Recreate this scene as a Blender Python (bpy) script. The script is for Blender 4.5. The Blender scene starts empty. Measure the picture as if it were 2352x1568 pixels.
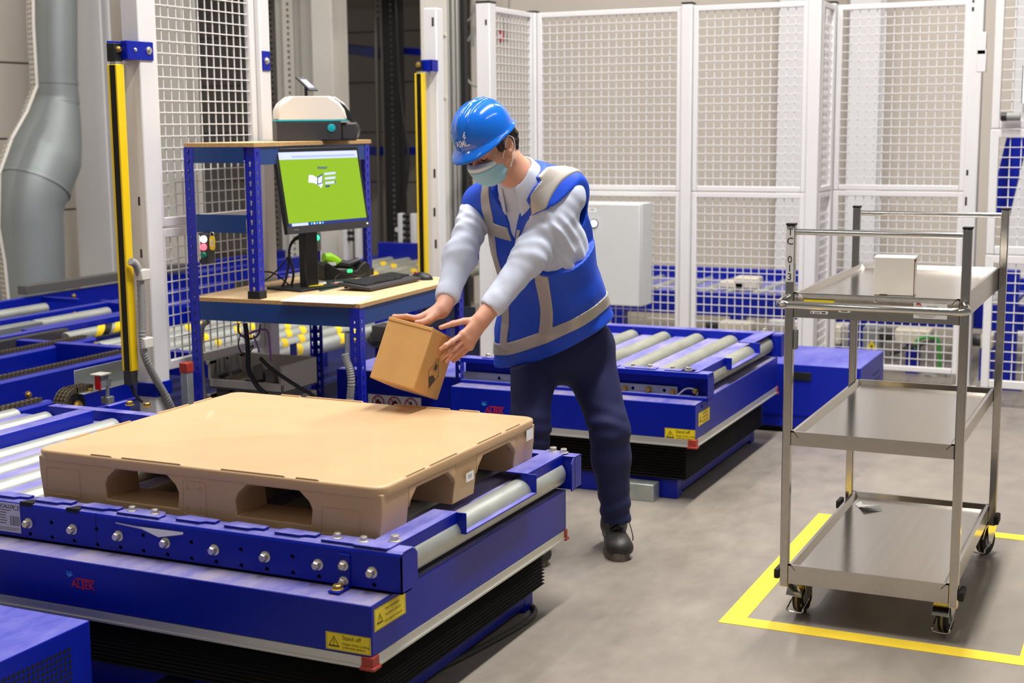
import bpy, bmesh, math, random
import numpy as np
from mathutils import Vector, Matrix, Quaternion
from mathutils.geometry import tessellate_polygon
random.seed(7)
SC = bpy.context.scene
COL = SC.collection
PI = math.pi
R = math.radians

# ------------------------------------------------------------------ camera
YAW, PITCH, ROLL, CAMH, FPX = R(-25.0487), R(8.6413), R(.4935), 1.6, 3267.0
_f = Vector((math.sin(YAW)*math.cos(PITCH), math.cos(YAW)*math.cos(PITCH), -math.sin(PITCH)))
_r = Vector((math.cos(YAW), -math.sin(YAW), 0)); _d = _f.cross(_r)
CR = _r*math.cos(ROLL) + _d*math.sin(ROLL); CD = -_r*math.sin(ROLL) + _d*math.cos(ROLL); CF = _f
HR = Vector((math.cos(YAW), -math.sin(YAW), 0)); HF = Vector((math.sin(YAW), math.cos(YAW), 0)); HZ = Vector((0, 0, 1))
cd = bpy.data.cameras.new('camera'); cam = bpy.data.objects.new('camera', cd); COL.objects.link(cam)
cam.matrix_world = Matrix((( CR.x, -CD.x, -CF.x, 0), (CR.y, -CD.y, -CF.y, 0), (CR.z, -CD.z, -CF.z, CAMH), (0, 0, 0, 1)))
cd.sensor_width = 36; cd.lens = FPX/2352*36; cd.clip_start = .05; cd.clip_end = 200
cd.dof.use_dof = True; cd.dof.focus_distance = 4.75; cd.dof.aperture_fstop = 3.5
SC.camera = cam

# ------------------------------------------------------------------ light
SC.view_settings.view_transform = 'Standard'; SC.view_settings.look = 'None'
SC.view_settings.exposure = -0.1; SC.view_settings.gamma = 1.0; SC.view_settings.use_curve_mapping = False
w = bpy.data.worlds.new('hall_light'); SC.world = w; w.use_nodes = True
bg = w.node_tree.nodes['Background']; bg.inputs[0].default_value = (.96, .96, 1.0, 1); bg.inputs[1].default_value = .18
def area(name, loc, sx, sy, power, rot=(0, 0, 0), col=(1, .975, .94)):
    l = bpy.data.lights.new(name, 'AREA'); l.shape = 'RECTANGLE'; l.size = sx; l.size_y = sy; l.energy = power; l.color = col
    o = bpy.data.objects.new(name, l); COL.objects.link(o); o.location = loc; o.rotation_euler = rot
    return o
for i, (lx, ly, ln, pw) in enumerate(((-.9, 4.9, 4.6, 590), (-3.5, 4.6, 4.6, 185), (2.6, 4.0, 5.0, 70), (-1.2, 9.9, 2.6, 85), (-4.3, 9.3, 2.2, 85), (-6.6, 4.6, 4.0, 120), (-2.6, -2.4, 4.0, 50))):
    area('hall_lamp', (lx, ly, 6.2), .22, ln, pw)

# ------------------------------------------------------------------ pixel survey (photo 2352 x 1568) -> metres
def ray(px, py): return CR*((px-1176)/FPX) + CD*((py-784)/FPX) + CF
def az(px, py, z):
    d = ray(px, py); t = (z-CAMH)/d.z; return Vector((0, 0, CAMH)) + d*t
def ay(px, py, y):
    d = ray(px, py); return Vector((0, 0, CAMH)) + d*(y/d.y)
def ax(px, py, x):
    d = ray(px, py); return Vector((0, 0, CAMH)) + d*(x/d.x)
def ag(px, py, g):
    d = ray(px, py); return Vector((0, 0, CAMH)) + d*(g/(d.x*HF.x+d.y*HF.y))
def apl(px, py, p, n):
    d = ray(px, py); o = Vector((0, 0, CAMH)); return o + d*((p-o).dot(n)/d.dot(n))

# ------------------------------------------------------------------ materials
def lin(h):
    h = h.lstrip('#'); c = [int(h[i:i+2], 16)/255 for i in (0, 2, 4)]
    return tuple(x/12.92 if x <= .04045 else ((x+.055)/1.055)**2.4 for x in c) + (1,)
MATS = {}
def M(name, hexc, rough=.5, metal=0., coat=0., var=None, bump=None, dust=None, emit=None, aniso=0, spec=.5):
    """var=(scale, amount[, stretch xyz]) tone variation; bump=(scale,strength); dust=(hex, amount, scale) dirt lying on upward faces"""
    if name in MATS: return MATS[name]
    m = bpy.data.materials.new(name); m.use_nodes = True; nt = m.node_tree; N = nt.nodes; L = nt.links
    b = N['Principled BSDF']; c = lin(hexc)
    b.inputs['Base Color'].default_value = c; b.inputs['Roughness'].default_value = rough; b.inputs['Metallic'].default_value = metal
    b.inputs['Coat Weight'].default_value = coat; b.inputs['Specular IOR Level'].default_value = spec
    src = None
    tc = N.new('ShaderNodeTexCoord')
    def noise(scale, stretch=None, det=5, rough_=.6):
        n = N.new('ShaderNodeTexNoise'); n.inputs['Scale'].default_value = scale; n.inputs['Detail'].default_value = det; n.inputs['Roughness'].default_value = rough_
        if stretch:
            mp = N.new('ShaderNodeMapping'); mp.inputs['Scale'].default_value = stretch; L.new(tc.outputs['Object'], mp.inputs[0]); L.new(mp.outputs[0], n.inputs[0])
        else: L.new(tc.outputs['Object'], n.inputs[0])
        return n
    if var:
        n = noise(var[0], var[2] if len(var) > 2 else None)
        mr = N.new('ShaderNodeMapRange'); mr.inputs[1].default_value = .25; mr.inputs[2].default_value = .75
        mr.inputs[3].default_value = 1-var[1]; mr.inputs[4].default_value = 1+var[1]; L.new(n.outputs[0], mr.inputs[0])
        mx = N.new('ShaderNodeMix'); mx.data_type = 'RGBA'; mx.blend_type = 'MULTIPLY'; mx.inputs[0].default_value = 1
        mx.inputs[6].default_value = c; L.new(mr.outputs[0], mx.inputs[7]); src = mx.outputs[2]
    if dust:
        g = N.new('ShaderNodeNewGeometry'); sp = N.new('ShaderNodeSeparateXYZ'); L.new(g.outputs['True Normal'], sp.inputs[0])
        up = N.new('ShaderNodeMapRange'); up.inputs[1].default_value = .6; up.inputs[2].default_value = .95; L.new(sp.outputs[2], up.inputs[0])
        n = noise(dust[2], (1, .35, 1), 8, .72)
        mr = N.new('ShaderNodeMapRange'); mr.inputs[1].default_value = .36; mr.inputs[2].default_value = .62
        mr.inputs[3].default_value = dust[1]*.35; mr.inputs[4].default_value = dust[1]; L.new(n.outputs[0], mr.inputs[0])
        mu = N.new('ShaderNodeMath'); mu.operation = 'MULTIPLY'; L.new(up.outputs[0], mu.inputs[0]); L.new(mr.outputs[0], mu.inputs[1])
        mx = N.new('ShaderNodeMix'); mx.data_type = 'RGBA'; L.new(mu.outputs[0], mx.inputs[0])
        if src: L.new(src, mx.inputs[6])
        else: mx.inputs[6].default_value = c
        mx.inputs[7].default_value = lin(dust[0]); src = mx.outputs[2]
        rr = N.new('ShaderNodeMapRange'); rr.inputs[3].default_value = rough; rr.inputs[4].default_value = .8
        L.new(mu.outputs[0], rr.inputs[0]); L.new(rr.outputs[0], b.inputs['Roughness'])
    if src: L.new(src, b.inputs['Base Color'])
    if bump:
        n = noise(bump[0], bump[2] if len(bump) > 2 else None); bp = N.new('ShaderNodeBump'); bp.inputs['Strength'].default_value = bump[1]; bp.inputs['Distance'].default_value = .01
        L.new(n.outputs[0], bp.inputs['Height']); L.new(bp.outputs[0], b.inputs['Normal'])
    if emit:
        b.inputs['Emission Color'].default_value = lin(emit[0]); b.inputs['Emission Strength'].default_value = emit[1]
    if aniso: b.inputs['Anisotropic'].default_value = aniso
    MATS[name] = m; return m
BLUE = M('blue_powder_coat', '021a98', .34, spec=.3, var=(3, .10))
BLUED = M('blue_powder_coat_dusty', '031ca0', .36, spec=.3, dust=('9d98c6', .7, 7))
BLUEDD = M('blue_ledge_thick_dust', '0a22a0', .4, dust=('8f8698', .9, 6))
DUSTP = M('blue_cover_plate_dusty', '0a22a0', .4, dust=('a7a0c4', .85, 8))
NAVY = M('blue_beam_coat', '0c3a78', .38, var=(4, .08))
RACKB = M('blue_post_coat', '0818a4', .34, coat=.1)
WHITE = M('white_powder_coat', 'dedcdc', .42, var=(2, .03))
OFFW = M('offwhite_coat', 'd9d4ca', .5, var=(3, .06))
GALV = M('galvanised_steel', 'b4bab8', .42, .75, var=(14, .16, (1, .2, 1)))
ROLLER = M('zinc_roller', 'b9bdb8', .42, .6, var=(16, .24, (1, .18, 1)))
ROLLD = M('dusty_zinc_roller', 'a5a698', .5, .45, var=(12, .3, (1, .25, 1)))
STEEL = M('brushed_stainless', 'c2bcb4', .17, 1.0, var=(60, .05, (1, .02, 1)), bump=(220, .012, (1, .03, 1)))
CHROME = M('polished_steel_tube', 'd6d4d0', .12, 1.0)
BOLT = M('zinc_bolt', 'd8d2c0', .34, .85)
BLACK = M('black_plastic', '17181a', .45)
DARKG = M('charcoal_plastic', '323032', .5)
RUBBER = M('black_rubber', '161513', .75, var=(20, .2))
BELLOW = M('bellows_fabric', '191715', .62)
ALU = M('aluminium_strip', 'c9c8c2', .4, .6)
REDP = M('red_plastic', 'a33428', .5)
TAN = M('tan_plastic', 'cba77d', .42, var=(5, .05), coat=.08, bump=(9, .05))
CHIP = M('chipboard', 'd4b68c', .62, var=(90, .16))
CHIPE = M('chipboard_edge', 'bd9560', .8, var=(160, .35), bump=(200, .3))
YEL = M('safety_yellow', 'f2cb06', .42)
YELT = M('yellow_floor_tape', 'f6d338', .5, var=(6, .08))
STICK = M('yellow_sticker', 'efd51e', .45)
PAPER = M('white_paper', 'f1f0ee', .7)
INK = M('black_ink', '101010', .6)
REDI = M('red_ink', 'c01a22', .5)
BLUI = M('lightblue_ink', '1d9ad8', .5)
GREYC = M('grey_cable', '8f8f8c', .55)
BRASS = M('brass', 'b89a50', .35, .8)
LIME = M('lime_plastic', '9be000', .4)
TEAL = M('teal_plastic', '12a3ae', .4)

# ------------------------------------------------------------------ mesh builder
class MB:
    def __init__(s, mat=None): s.v = []; s.f = []; s.mi = []; s.mats = []; s.cur = 0; s.T = None; s.sm = []; s.smooth = True; s.mat(mat or BLUE)
    def mat(s, m):
        if m not in s.mats: s.mats.append(m)
        s.cur = s.mats.index(m); return s
    def add(s, vs, fs, smooth=False):
        o = len(s.v)
        for p in vs:
            p = Vector(p); s.v.append(s.T @ p if s.T else p)
        for f in fs: s.f.append([i+o for i in f]); s.mi.append(s.cur); s.sm.append(smooth)
        return s
    def box(s, a, b):
        x0, y0, z0 = a; x1, y1, z1 = b
        return s.add([(x0, y0, z0), (x1, y0, z0), (x1, y1, z0), (x0, y1, z0), (x0, y0, z1), (x1, y0, z1), (x1, y1, z1), (x0, y1, z1)],
                     [(0, 3, 2, 1), (4, 5, 6, 7), (0, 1, 5, 4), (1, 2, 6, 5), (2, 3, 7, 6), (3, 0, 4, 7)])
    def obox(s, c, u, v, n, hu, hv, hn):
        c = Vector(c); vs = []
        for k in (-1, 1):
            for i, j in ((-1, -1), (1, -1), (1, 1), (-1, 1)): vs.append(c + u*(i*hu) + v*(j*hv) + n*(k*hn))
        return s.add(vs, [(0, 3, 2, 1), (4, 5, 6, 7), (0, 1, 5, 4), (1, 2, 6, 5), (2, 3, 7, 6), (3, 0, 4, 7)])
    def beam(s, p, q, w, h, up=(0, 0, 1)):   # bar from p to q, p/q on the top centre line
        p = Vector(p); q = Vector(q); d = (q-p); l = d.length; d.normalize(); up = Vector(up); sd = d.cross(up).normalized(); up = sd.cross(d)
        return s.obox((p+q)/2 - up*h/2, sd, d, up, w/2, l/2, h/2)
    def plate(s, o, u, v, n, poly, t, holes=()):
        """polygon in frame (o,u,v) extruded by t along n, with holes"""
        o = Vector(o); u = Vector(u); v = Vector(v); n = Vector(n); loops = [list(poly)] + [list(h) for h in holes]
        flat = [p for l in loops for p in l]
        tris = tessellate_polygon([[Vector((a, b, 0)) for a, b in l] for l in loops])
        k = len(flat); vs = [o + u*a + v*b for a, b in flat] + [o + u*a + v*b + n*t for a, b in flat]
        fs = []
        want = 1 if u.cross(v).dot(n) > 0 else -1
        for a, b, c in tris:
            A, B, C = flat[a], flat[b], flat[c]
            ar = (B[0]-A[0])*(C[1]-A[1]) - (B[1]-A[1])*(C[0]-A[0])
            if ar*want*t < 0: a, c = c, a
            fs.append((c, b, a)); fs.append((a+k, b+k, c+k))
        i0 = 0
        for li, l in enumerate(loops):
            m = len(l); area_ = sum(l[i][0]*l[(i+1) % m][1] - l[(i+1) % m][0]*l[i][1] for i in range(m))
            flip = ((area_ > 0) != (li == 0)) != (want*t < 0)
            for i in range(m):
                a, b = i0+i, i0+(i+1) % m
                fs.append((a, b, b+k, a+k) if not flip else (a, a+k, b+k, b))
            i0 += m
        return s.add(vs, fs)
    def tube(s, pts, r, n=10, closed=False, flat=1.0, up=None):
        pts = [Vector(p) for p in pts]; m = len(pts); rs = r if isinstance(r, (list, tuple)) else [r]*m
        tang = []
        for i in range(m):
            a = pts[(i-1) % m] if (closed or i > 0) else pts[i]; b = pts[(i+1) % m] if (closed or i < m-1) else pts[i]
            tang.append((b-a).normalized())
        x = Vector(up) if up else (Vector((0, 0, 1)) if abs(tang[0].z) < .9 else Vector((1, 0, 0)))
        vs = []
        for i in range(m):
            t = tang[i]; x = (x - t*x.dot(t))
            if x.length < 1e-6: x = t.orthogonal()
            x.normalize(); y = t.cross(x)
            for k in range(n):
                a = 2*PI*k/n; vs.append(pts[i] + x*(math.cos(a)*rs[i]*flat) + y*(math.sin(a)*rs[i]))
        fs = []
        for i in range(m if closed else m-1):
            for k in range(n):
                a = i*n+k; b = i*n+(k+1) % n; c = ((i+1) % m)*n+(k+1) % n; d = ((i+1) % m)*n+k
                fs.append((a, b, c, d))
        s.add(vs, fs, True)
        if not closed:
            o = len(s.v)-m*n
            s.f.append([o+k for k in reversed(range(n))]); s.mi.append(s.cur); s.sm.append(False)
            s.f.append([o+(m-1)*n+k for k in range(n)]); s.mi.append(s.cur); s.sm.append(False)
        return s
    def cyl(s, p, q, r, n=20, r2=None): return s.tube([p, q], [r, r if r2 is None else r2], n)
    def lathe(s, o, ax_, prof, n=24, x=None):
        """prof = [(radius, height)...] about axis ax_ at o"""
        o = Vector(o); a = Vector(ax_).normalized(); x = Vector(x) if x else a.orthogonal(); x = (x-a*x.dot(a)).normalized(); y = a.cross(x)
        vs = []; fs = []; m = len(prof)
        for r_, h in prof:
            for k in range(n):
                t = 2*PI*k/n; vs.append(o + a*h + x*(math.cos(t)*r_) + y*(math.sin(t)*r_))
        for i in range(m-1):
            for k in range(n): fs.append((i*n+k, i*n+(k+1) % n, (i+1)*n+(k+1) % n, (i+1)*n+k))
        if prof[0][0] > 1e-5: fs.append([k for k in reversed(range(n))])
        if prof[-1][0] > 1e-5: fs.append([(m-1)*n+k for k in range(n)])
        return s.add(vs, fs, True)
    def hexbolt(s, p, nrm, r=.011, h=.012):
        p = Vector(p); nrm = Vector(nrm).normalized()
        s.lathe(p, nrm, [(r*1.35, 0), (r*1.35, .002), (r*1.2, .003)], 16)
        s.lathe(p+nrm*.003, nrm, [(r, 0), (r, h*.85), (r*.85, h)], 6); return s
    def text(s, txt, o, u, v, n, size, depth=.0006, align='CENTER', xs=1.0, bold=0.0):
        c = bpy.data.curves.new('lettering', 'FONT'); c.body = txt; c.size = size; c.align_x = align; c.align_y = 'CENTER'; c.resolution_u = 3; c.offset = bold
        ob = bpy.data.objects.new('lettering', c); me = bpy.data.meshes.new_from_object(ob)
        o = Vector(o); u = Vector(u); v = Vector(v); n = Vector(n)
        vs = [o + u*(p.co.x*xs) + v*p.co.y + n*depth for p in me.vertices]
        fs = [list(p.vertices) for p in me.polygons]
        # face towards n
        want = u.cross(v).dot(n)
        out = []
        for f in fs:
            A, B, C = (me.vertices[f[i]].co for i in range(3))
            if ((B-A).cross(C-A).z > 0) != (want > 0): f = f[::-1]
            out.append(f)
        s.add(vs, out)
        bpy.data.objects.remove(ob); bpy.data.curves.remove(c); bpy.data.meshes.remove(me); return s
    def rect(s, o, u, v, n, w, h, depth=.0004):
        o = Vector(o)+Vector(n)*depth; u = Vector(u); v = Vector(v)
        vs = [o-u*w/2-v*h/2, o+u*w/2-v*h/2, o+u*w/2+v*h/2, o-u*w/2+v*h/2]
        return s.add(vs, [(0, 1, 2, 3) if u.cross(v).dot(n) > 0 else (3, 2, 1, 0)])
    def poly(s, o, u, v, n, pts, depth=.0004):
        o = Vector(o)+Vector(n)*depth; u = Vector(u); v = Vector(v); vs = [o+u*a+v*b for a, b in pts]
        ar = sum(pts[i][0]*pts[(i+1) % len(pts)][1]-pts[(i+1) % len(pts)][0]*pts[i][1] for i in range(len(pts)))
        idx = list(range(len(pts)))
        if (ar > 0) != (u.cross(v).dot(n) > 0): idx = idx[::-1]
        return s.add(vs, [idx])
    def ring(s, o, u, v, n, r0, r1, depth=.0005, k=28):
        o = Vector(o)+Vector(n)*depth; u = Vector(u); v = Vector(v); vs = []
        for r_ in (r0, r1):
            for i in range(k): t = 2*PI*i/k; vs.append(o+u*(r_*math.cos(t))+v*(r_*math.sin(t)))
        fl = u.cross(v).dot(n) > 0; fs = []
        for i in range(k):
            j = (i+1) % k; f = (i, j, k+j, k+i)
            fs.append(f[::-1] if fl == (r1 > r0) else f)
        return s.add(vs, fs)
    def build(s, name, parent=None, bevel=0, seg=2, angle=35):
        me = bpy.data.meshes.new(name); me.from_pydata([tuple(p) for p in s.v], [], s.f)
        for m in s.mats: me.materials.append(m)
        me.polygons.foreach_set('material_index', s.mi); me.polygons.foreach_set('use_smooth', s.sm)
        me.update()
        try: me.set_sharp_from_angle(angle=R(angle))
        except Exception: pass
        return link(name, me, parent, bevel, seg)
def link(name, me, parent=None, bevel=0, seg=2):
    o = bpy.data.objects.new(name, me); COL.objects.link(o)
    if parent is not None:
        o.parent = parent
        o.matrix_parent_inverse = Matrix.Translation(-base_loc(parent))
    if bevel:
        b = o.modifiers.new('edge', 'BEVEL'); b.width = bevel; b.segments = seg; b.limit_method = 'ANGLE'; b.angle_limit = R(40); b.use_clamp_overlap = True
        b.harden_normals = False
    return o
LOC = {}
def base_loc(o): return LOC.get(o.name, Vector((0, 0, 0)))
def tag(o, label=None, cat=None, group=None, kind=None):
    if label: o['label'] = label
    if cat: o['category'] = cat
    if group: o['group'] = group
    if kind: o['kind'] = kind
    return o
def thing(name, label, cat, loc=(0, 0, 0), group=None):
    o = bpy.data.objects.new(name, None); COL.objects.link(o); o.location = loc; o.empty_display_size = .1
    LOC[o.name] = Vector(loc); return tag(o, label, cat, group)
def structure(o): o['kind'] = 'structure'; return o
def dup(root, off):
    off = Vector(off); r = root.copy(); COL.objects.link(r); r.location = root.location + off
    for ch in root.children:
        c = ch.copy(); COL.objects.link(c); c.parent = r
        for g in ch.children:
            d = g.copy(); COL.objects.link(d); d.parent = c
    return r
X, Y, Z = Vector((1, 0, 0)), Vector((0, 1, 0)), Vector((0, 0, 1))
def circ(cx, cy, r, n=12): return [(cx+r*math.cos(2*PI*i/n), cy+r*math.sin(2*PI*i/n)) for i in range(n)]
def rrect(x0, y0, x1, y1, r, k=4):
    out = []
    for cx, cy, a0 in ((x1-r, y0+r, -90), (x1-r, y1-r, 0), (x0+r, y1-r, 90), (x0+r, y0+r, 180)):
        for i in range(k+1): a = R(a0+90*i/k); out.append((cx+r*math.cos(a), cy+r*math.sin(a)))
    return out
def smoothpath(pts, n=6):
    """Catmull-Rom through pts"""
    P = [Vector(p) for p in pts]; out = []
    for i in range(len(P)-1):
        a = P[i-1] if i else P[0]*2-P[1]; b = P[i]; c = P[i+1]; d = P[i+2] if i+2 < len(P) else P[-1]*2-P[-2]
        for k in range(n):
            t = k/n; out.append(.5*((2*b)+(c-a)*t+(2*a-5*b+4*c-d)*t*t+(3*b-a-3*c+d)*t**3))
    out.append(P[-1]); return out
# ------------------------------------------------------------------ floor, walls
def floor_mat():
    m = bpy.data.materials.new('polished_concrete'); m.use_nodes = True; N = m.node_tree.nodes; L = m.node_tree.links; b = N['Principled BSDF']
    tc = N.new('ShaderNodeTexCoord')
    def nz(s, st=(1, 1, 1), d=6):
        mp = N.new('ShaderNodeMapping'); mp.inputs['Scale'].default_value = st; L.new(tc.outputs['Object'], mp.inputs[0])
        n = N.new('ShaderNodeTexNoise'); n.inputs['Scale'].default_value = s; n.inputs['Detail'].default_value = d; n.inputs['Roughness'].default_value = .62; L.new(mp.outputs[0], n.inputs[0]); return n
    a = nz(1.3); c = nz(9, (1, .5, 1)); f = nz(140)
    cr = N.new('ShaderNodeValToRGB'); cr.color_ramp.elements[0].position = .32; cr.color_ramp.elements[0].color = lin('7d756b'); cr.color_ramp.elements[1].position = .7; cr.color_ramp.elements[1].color = lin('9b9287')
    mx = N.new('ShaderNodeMix'); mx.data_type = 'FLOAT'; mx.inputs[0].default_value = .42; L.new(a.outputs[0], mx.inputs[2]); L.new(c.outputs[0], mx.inputs[3])
    mx2 = N.new('ShaderNodeMix'); mx2.data_type = 'FLOAT'; mx2.inputs[0].default_value = .16; L.new(mx.outputs[0], mx2.inputs[2]); L.new(f.outputs[0], mx2.inputs[3])
    L.new(mx2.outputs[0], cr.inputs[0]); L.new(cr.outputs[0], b.inputs['Base Color'])
    rr = N.new('ShaderNodeMapRange'); rr.inputs[1].default_value = .3; rr.inputs[2].default_value = .7; rr.inputs[3].default_value = .27; rr.inputs[4].default_value = .48; L.new(c.outputs[0], rr.inputs[0]); L.new(rr.outputs[0], b.inputs['Roughness'])
    bp = N.new('ShaderNodeBump'); bp.inputs['Strength'].default_value = .04; L.new(c.outputs[0], bp.inputs['Height']); L.new(bp.outputs[0], b.inputs['Normal'])
    return m
FLOOR = floor_mat()
CREAM = M('cream_wall_panel', 'c9c0b4', .6, var=(1.5, .03))
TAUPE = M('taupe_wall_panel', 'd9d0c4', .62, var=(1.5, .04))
structure(MB(FLOOR).box((-13, -4, -.1), (5, 16, 0)).build('floor'))
structure(MB(CREAM).box((-5.75, 11.5, 0), (5, 11.7, 6.4)).build('wall_back'))
# cladding of the left wall and of the dim bay behind: horizontal panels with shadow gaps
mb = MB(CREAM)
for z0, z1 in ((0, .92), (.935, 1.52), (1.535, 2.12), (2.135, 2.72), (2.735, 3.32), (3.335, 4.9), (4.9, 6.4)): mb.box((-9.0, -4, z0), (-8.5, 10.9, z1))
mb.mat(M('panel_gap', '6d665d', .8)).box((-9.05, -4, 0), (-8.53, 10.9, 6.4))
structure(mb.build('wall_left'))
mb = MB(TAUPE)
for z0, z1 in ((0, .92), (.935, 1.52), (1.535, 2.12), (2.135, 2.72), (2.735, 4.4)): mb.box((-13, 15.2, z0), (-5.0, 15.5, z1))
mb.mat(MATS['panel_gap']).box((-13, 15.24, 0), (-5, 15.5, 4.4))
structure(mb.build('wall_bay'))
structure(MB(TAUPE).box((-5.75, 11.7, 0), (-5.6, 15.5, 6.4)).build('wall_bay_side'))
structure(MB(TAUPE).box((-13, 10.2, 3.0), (-5.6, 15.5, 3.2)).build('ceiling'))  # unseen slab added over the bay to keep the lamp light off it
structure(MB(M('hall_ceiling_white', 'd0cfcb', .8)).box((-13, -6, 6.7), (6, 16, 6.8)).build('ceiling'))
# steel columns
def column(px0, px1, y, name, label, mat, d=.24, top=6.3):
    p, q = ay(px0, 300, y), ay(px1, 300, y); mb = MB(mat); t = .02
    mb.box((p.x, y, 0), (q.x, y+t, top)).box((p.x, y+d-t, 0), (q.x, y+d, top)); c = (p.x+q.x)/2; mb.box((c-t/2, y+t, 0), (c+t/2, y+d-t, top))
    mb.box((p.x-.03, y-.03, 0), (q.x+.03, y+d+.03, .03))
    return tag(mb.build(name, bevel=.004), label, 'column', 'steel columns along the walls')
column(1785, 1866, 11.2, 'steel_column', 'white steel column on the back wall behind the fence panel left of the trolley', WHITE)
column(1945, 2016, 11.2, 'steel_column', 'pale steel column on the back wall behind the fence panel above the trolley', WHITE)
column(2325, 2390, 11.2, 'steel_column', 'white steel column on the back wall behind the fence gate at right', WHITE)
q = ax(165, 300, -8.1)
column(165, 243, 9.1, 'steel_column', 'broad white steel column beside the ventilation duct', WHITE, .12)
column(362, 428, 10.0, 'steel_column', 'pale steel column seen through the tall mesh panel behind the workbench', OFFW, .2, 2.95)
column(640, 722, 10.6, 'steel_column', 'grey steel column behind the label printer, left one', OFFW, .3, 2.95)
column(722, 768, 10.3, 'steel_column', 'slim grey steel column behind the label printer, right one', OFFW, .25, 2.95)
# dark perforated rack upright, its neighbours and the blue rack beams in the dim bay
DARKST = M('dark_galvanised_upright', '4b4a47', .5, .5)
def upright(px0, px1, y, name, label, mat, top=2.95, hole=True, grp='rack uprights in the dim bay'):
    p, q = ay(px0, 300, y), ay(px1, 300, y); wd = q.x-p.x; n = int(top/.05)
    mb = MB(mat); hs = [rrect(wd*.5-.012, .03+k*.05, wd*.5+.012, .055+k*.05, .006, 1) for k in range(n)] if hole else []
    mb.plate((p.x, y, 0), X, Z, Y, [(0, 0), (wd, 0), (wd, top), (0, top)], .003, hs)
    mb.box((p.x, y, 0), (p.x+.003, y+.09, top)).box((q.x-.003, y, 0), (q.x, y+.09, top))
    return tag(mb.build(name), label, 'rack upright', grp)
upright(864, 884, 11.1, 'rack_upright', 'grey perforated rack upright beside the black one in the dim bay', M('grey_upright', '8a847c', .5, .3))
upright(884, 920, 11.0, 'rack_upright', 'black perforated rack upright in the dim bay right of the label printer', M('black_upright', '2a2928', .5, .3))
upright(618, 640, 10.8, 'rack_upright', 'grey rack upright in the dim bay just right of the mesh panel', M('grey_upright', '8a847c', .5, .3))
upright(655, 682, 10.5, 'rack_upright', 'pale perforated rack upright behind the label printer', OFFW)
for k, (a, b, wd, lab) in enumerate((((762, 96), (885, 112), .09, 'upper blue rack beam left of the black upright'), ((918, 108), (975, 112), .06, 'upper blue rack beam right of the black upright'),
                     ((842, 336), (890, 337), .08, 'lower blue rack beam behind the screen, left of the black upright'), ((922, 338), (962, 337), .07, 'lower blue rack beam left of the far yellow light curtain'))):
    y0, y1 = (12.2, 11.12) if k == 0 else (11.3, 11.12)
    mb = MB(BLUE).beam(ay(*a, y0), ay(*b, y1), .05, wd); tag(mb.build('rack_beam', bevel=.004), lab, 'rack beam', 'blue rack beams in the dim bay')
# machine mast with aluminium profile right of the far light curtain
p, q = ay(970, 300, 9.0), ay(1030, 300, 9.0)
mb = MB(OFFW).box((p.x, 9.0, 0), (q.x, 9.1, 3.4))
r_ = ay(1052, 300, 9.0); mb.mat(ALU)
for k in range(4): mb.box((q.x+.003+k*(r_.x-q.x)/4, 9.0+(k % 2)*.02, 0), (q.x-.004+(k+1)*(r_.x-q.x)/4, 9.1, 3.4))
s0, s1 = ay(1060, 300, 9.05), ay(1070, 300, 9.05); mb.mat(BLACK).box((s0.x, 9.05, 0), (s1.x, 9.1, 3.4))
t = thing('machine_mast', 'pale upright mast with aluminium profile behind the far yellow light curtain', 'mast', (p.x, 9, 0)); mb.build('mast_profile', t, bevel=.003)
mb = MB(BOLT)
for py in (82, 226): mb.hexbolt(ay(1022, py, 9.0), -Y, .008)
mb.build('bolt', t)
for pts, lab in ((((915, 150), (925, 260), (938, 360), (930, 450), (915, 520)), 'black cable hanging in the dim bay behind the screen'),):
    q_ = ay(*pts[0], 10.88); tag(MB(BLACK).tube(smoothpath([Vector((q_.x-.02, 10.88, 3.0))]+[ay(a, b, 10.88) for a, b in pts]), .012).build('hanging_cable'), lab, 'cable')
for k, (pts, lab) in enumerate(((((1072, 50), (1082, 40), (1090, 10), (1098, -20)), 'grey cable curving up at the top of the far mast, left strand'), (((1075, 95), (1088, 60), (1084, -10)), 'grey cable hanging straight beside the far mast'), (((1072, 180), (1085, 195), (1106, 200)), 'grey cable sagging behind the fence post above the hard hat'), (((1110, 8), (1150, 18), (1170, -10)), 'grey cable loop above the short end panel of the fence'))):
    pp_ = [ay(a, b, 9.6) for a, b in pts]
    if pts[-1][1] < 0: pp_.append(Vector((pp_[-1].x+.05, 9.6, 6.7)))
    tag(MB(GREYC).tube(smoothpath(pp_), .008).build('cable'), lab, 'cable', 'grey cables above the fence corner')
# ventilation duct
DUCT = M('duct_sheet_metal', '8f9596', .5, .3, var=(1.2, .08))
t = thing('ventilation_duct', 'big grey sheet metal air duct bending down at the left edge', 'duct', (-7.9, 8.2, 0))
prof = ((70, 168, 0), (72, 168, 210), (85, 170, 235), (76, 175, 300), (45, 176, 345), (20, 172, 400), (8, 140, 440), (5, 132, 520), (12, 134, 600), (18, 138, 690))
pts = []; rad = []
for x0, x1, yy in ((88, 168, -160), (88, 168, 60), (90, 169, 190), (90, 172, 235), (62, 175, 300), (30, 172, 360), (8, 148, 425), (4, 132, 480), (8, 134, 560), (14, 138, 720)):
    a, b = ax(x0, yy, -7.9), ax(x1, yy, -7.9); c = (a+b)/2; pts.append(c); rad.append((a-b).length*.42)
mb = MB(DUCT); mb.tube(smoothpath(pts, 4), sum(([rad[i]+(rad[i+1]-rad[i])*k/4 for k in range(4)] for i in range(len(rad)-1)), [])+[rad[-1]], 28); mb.build('duct_pipe', t, angle=60)
mb = MB(DUCT)
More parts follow.
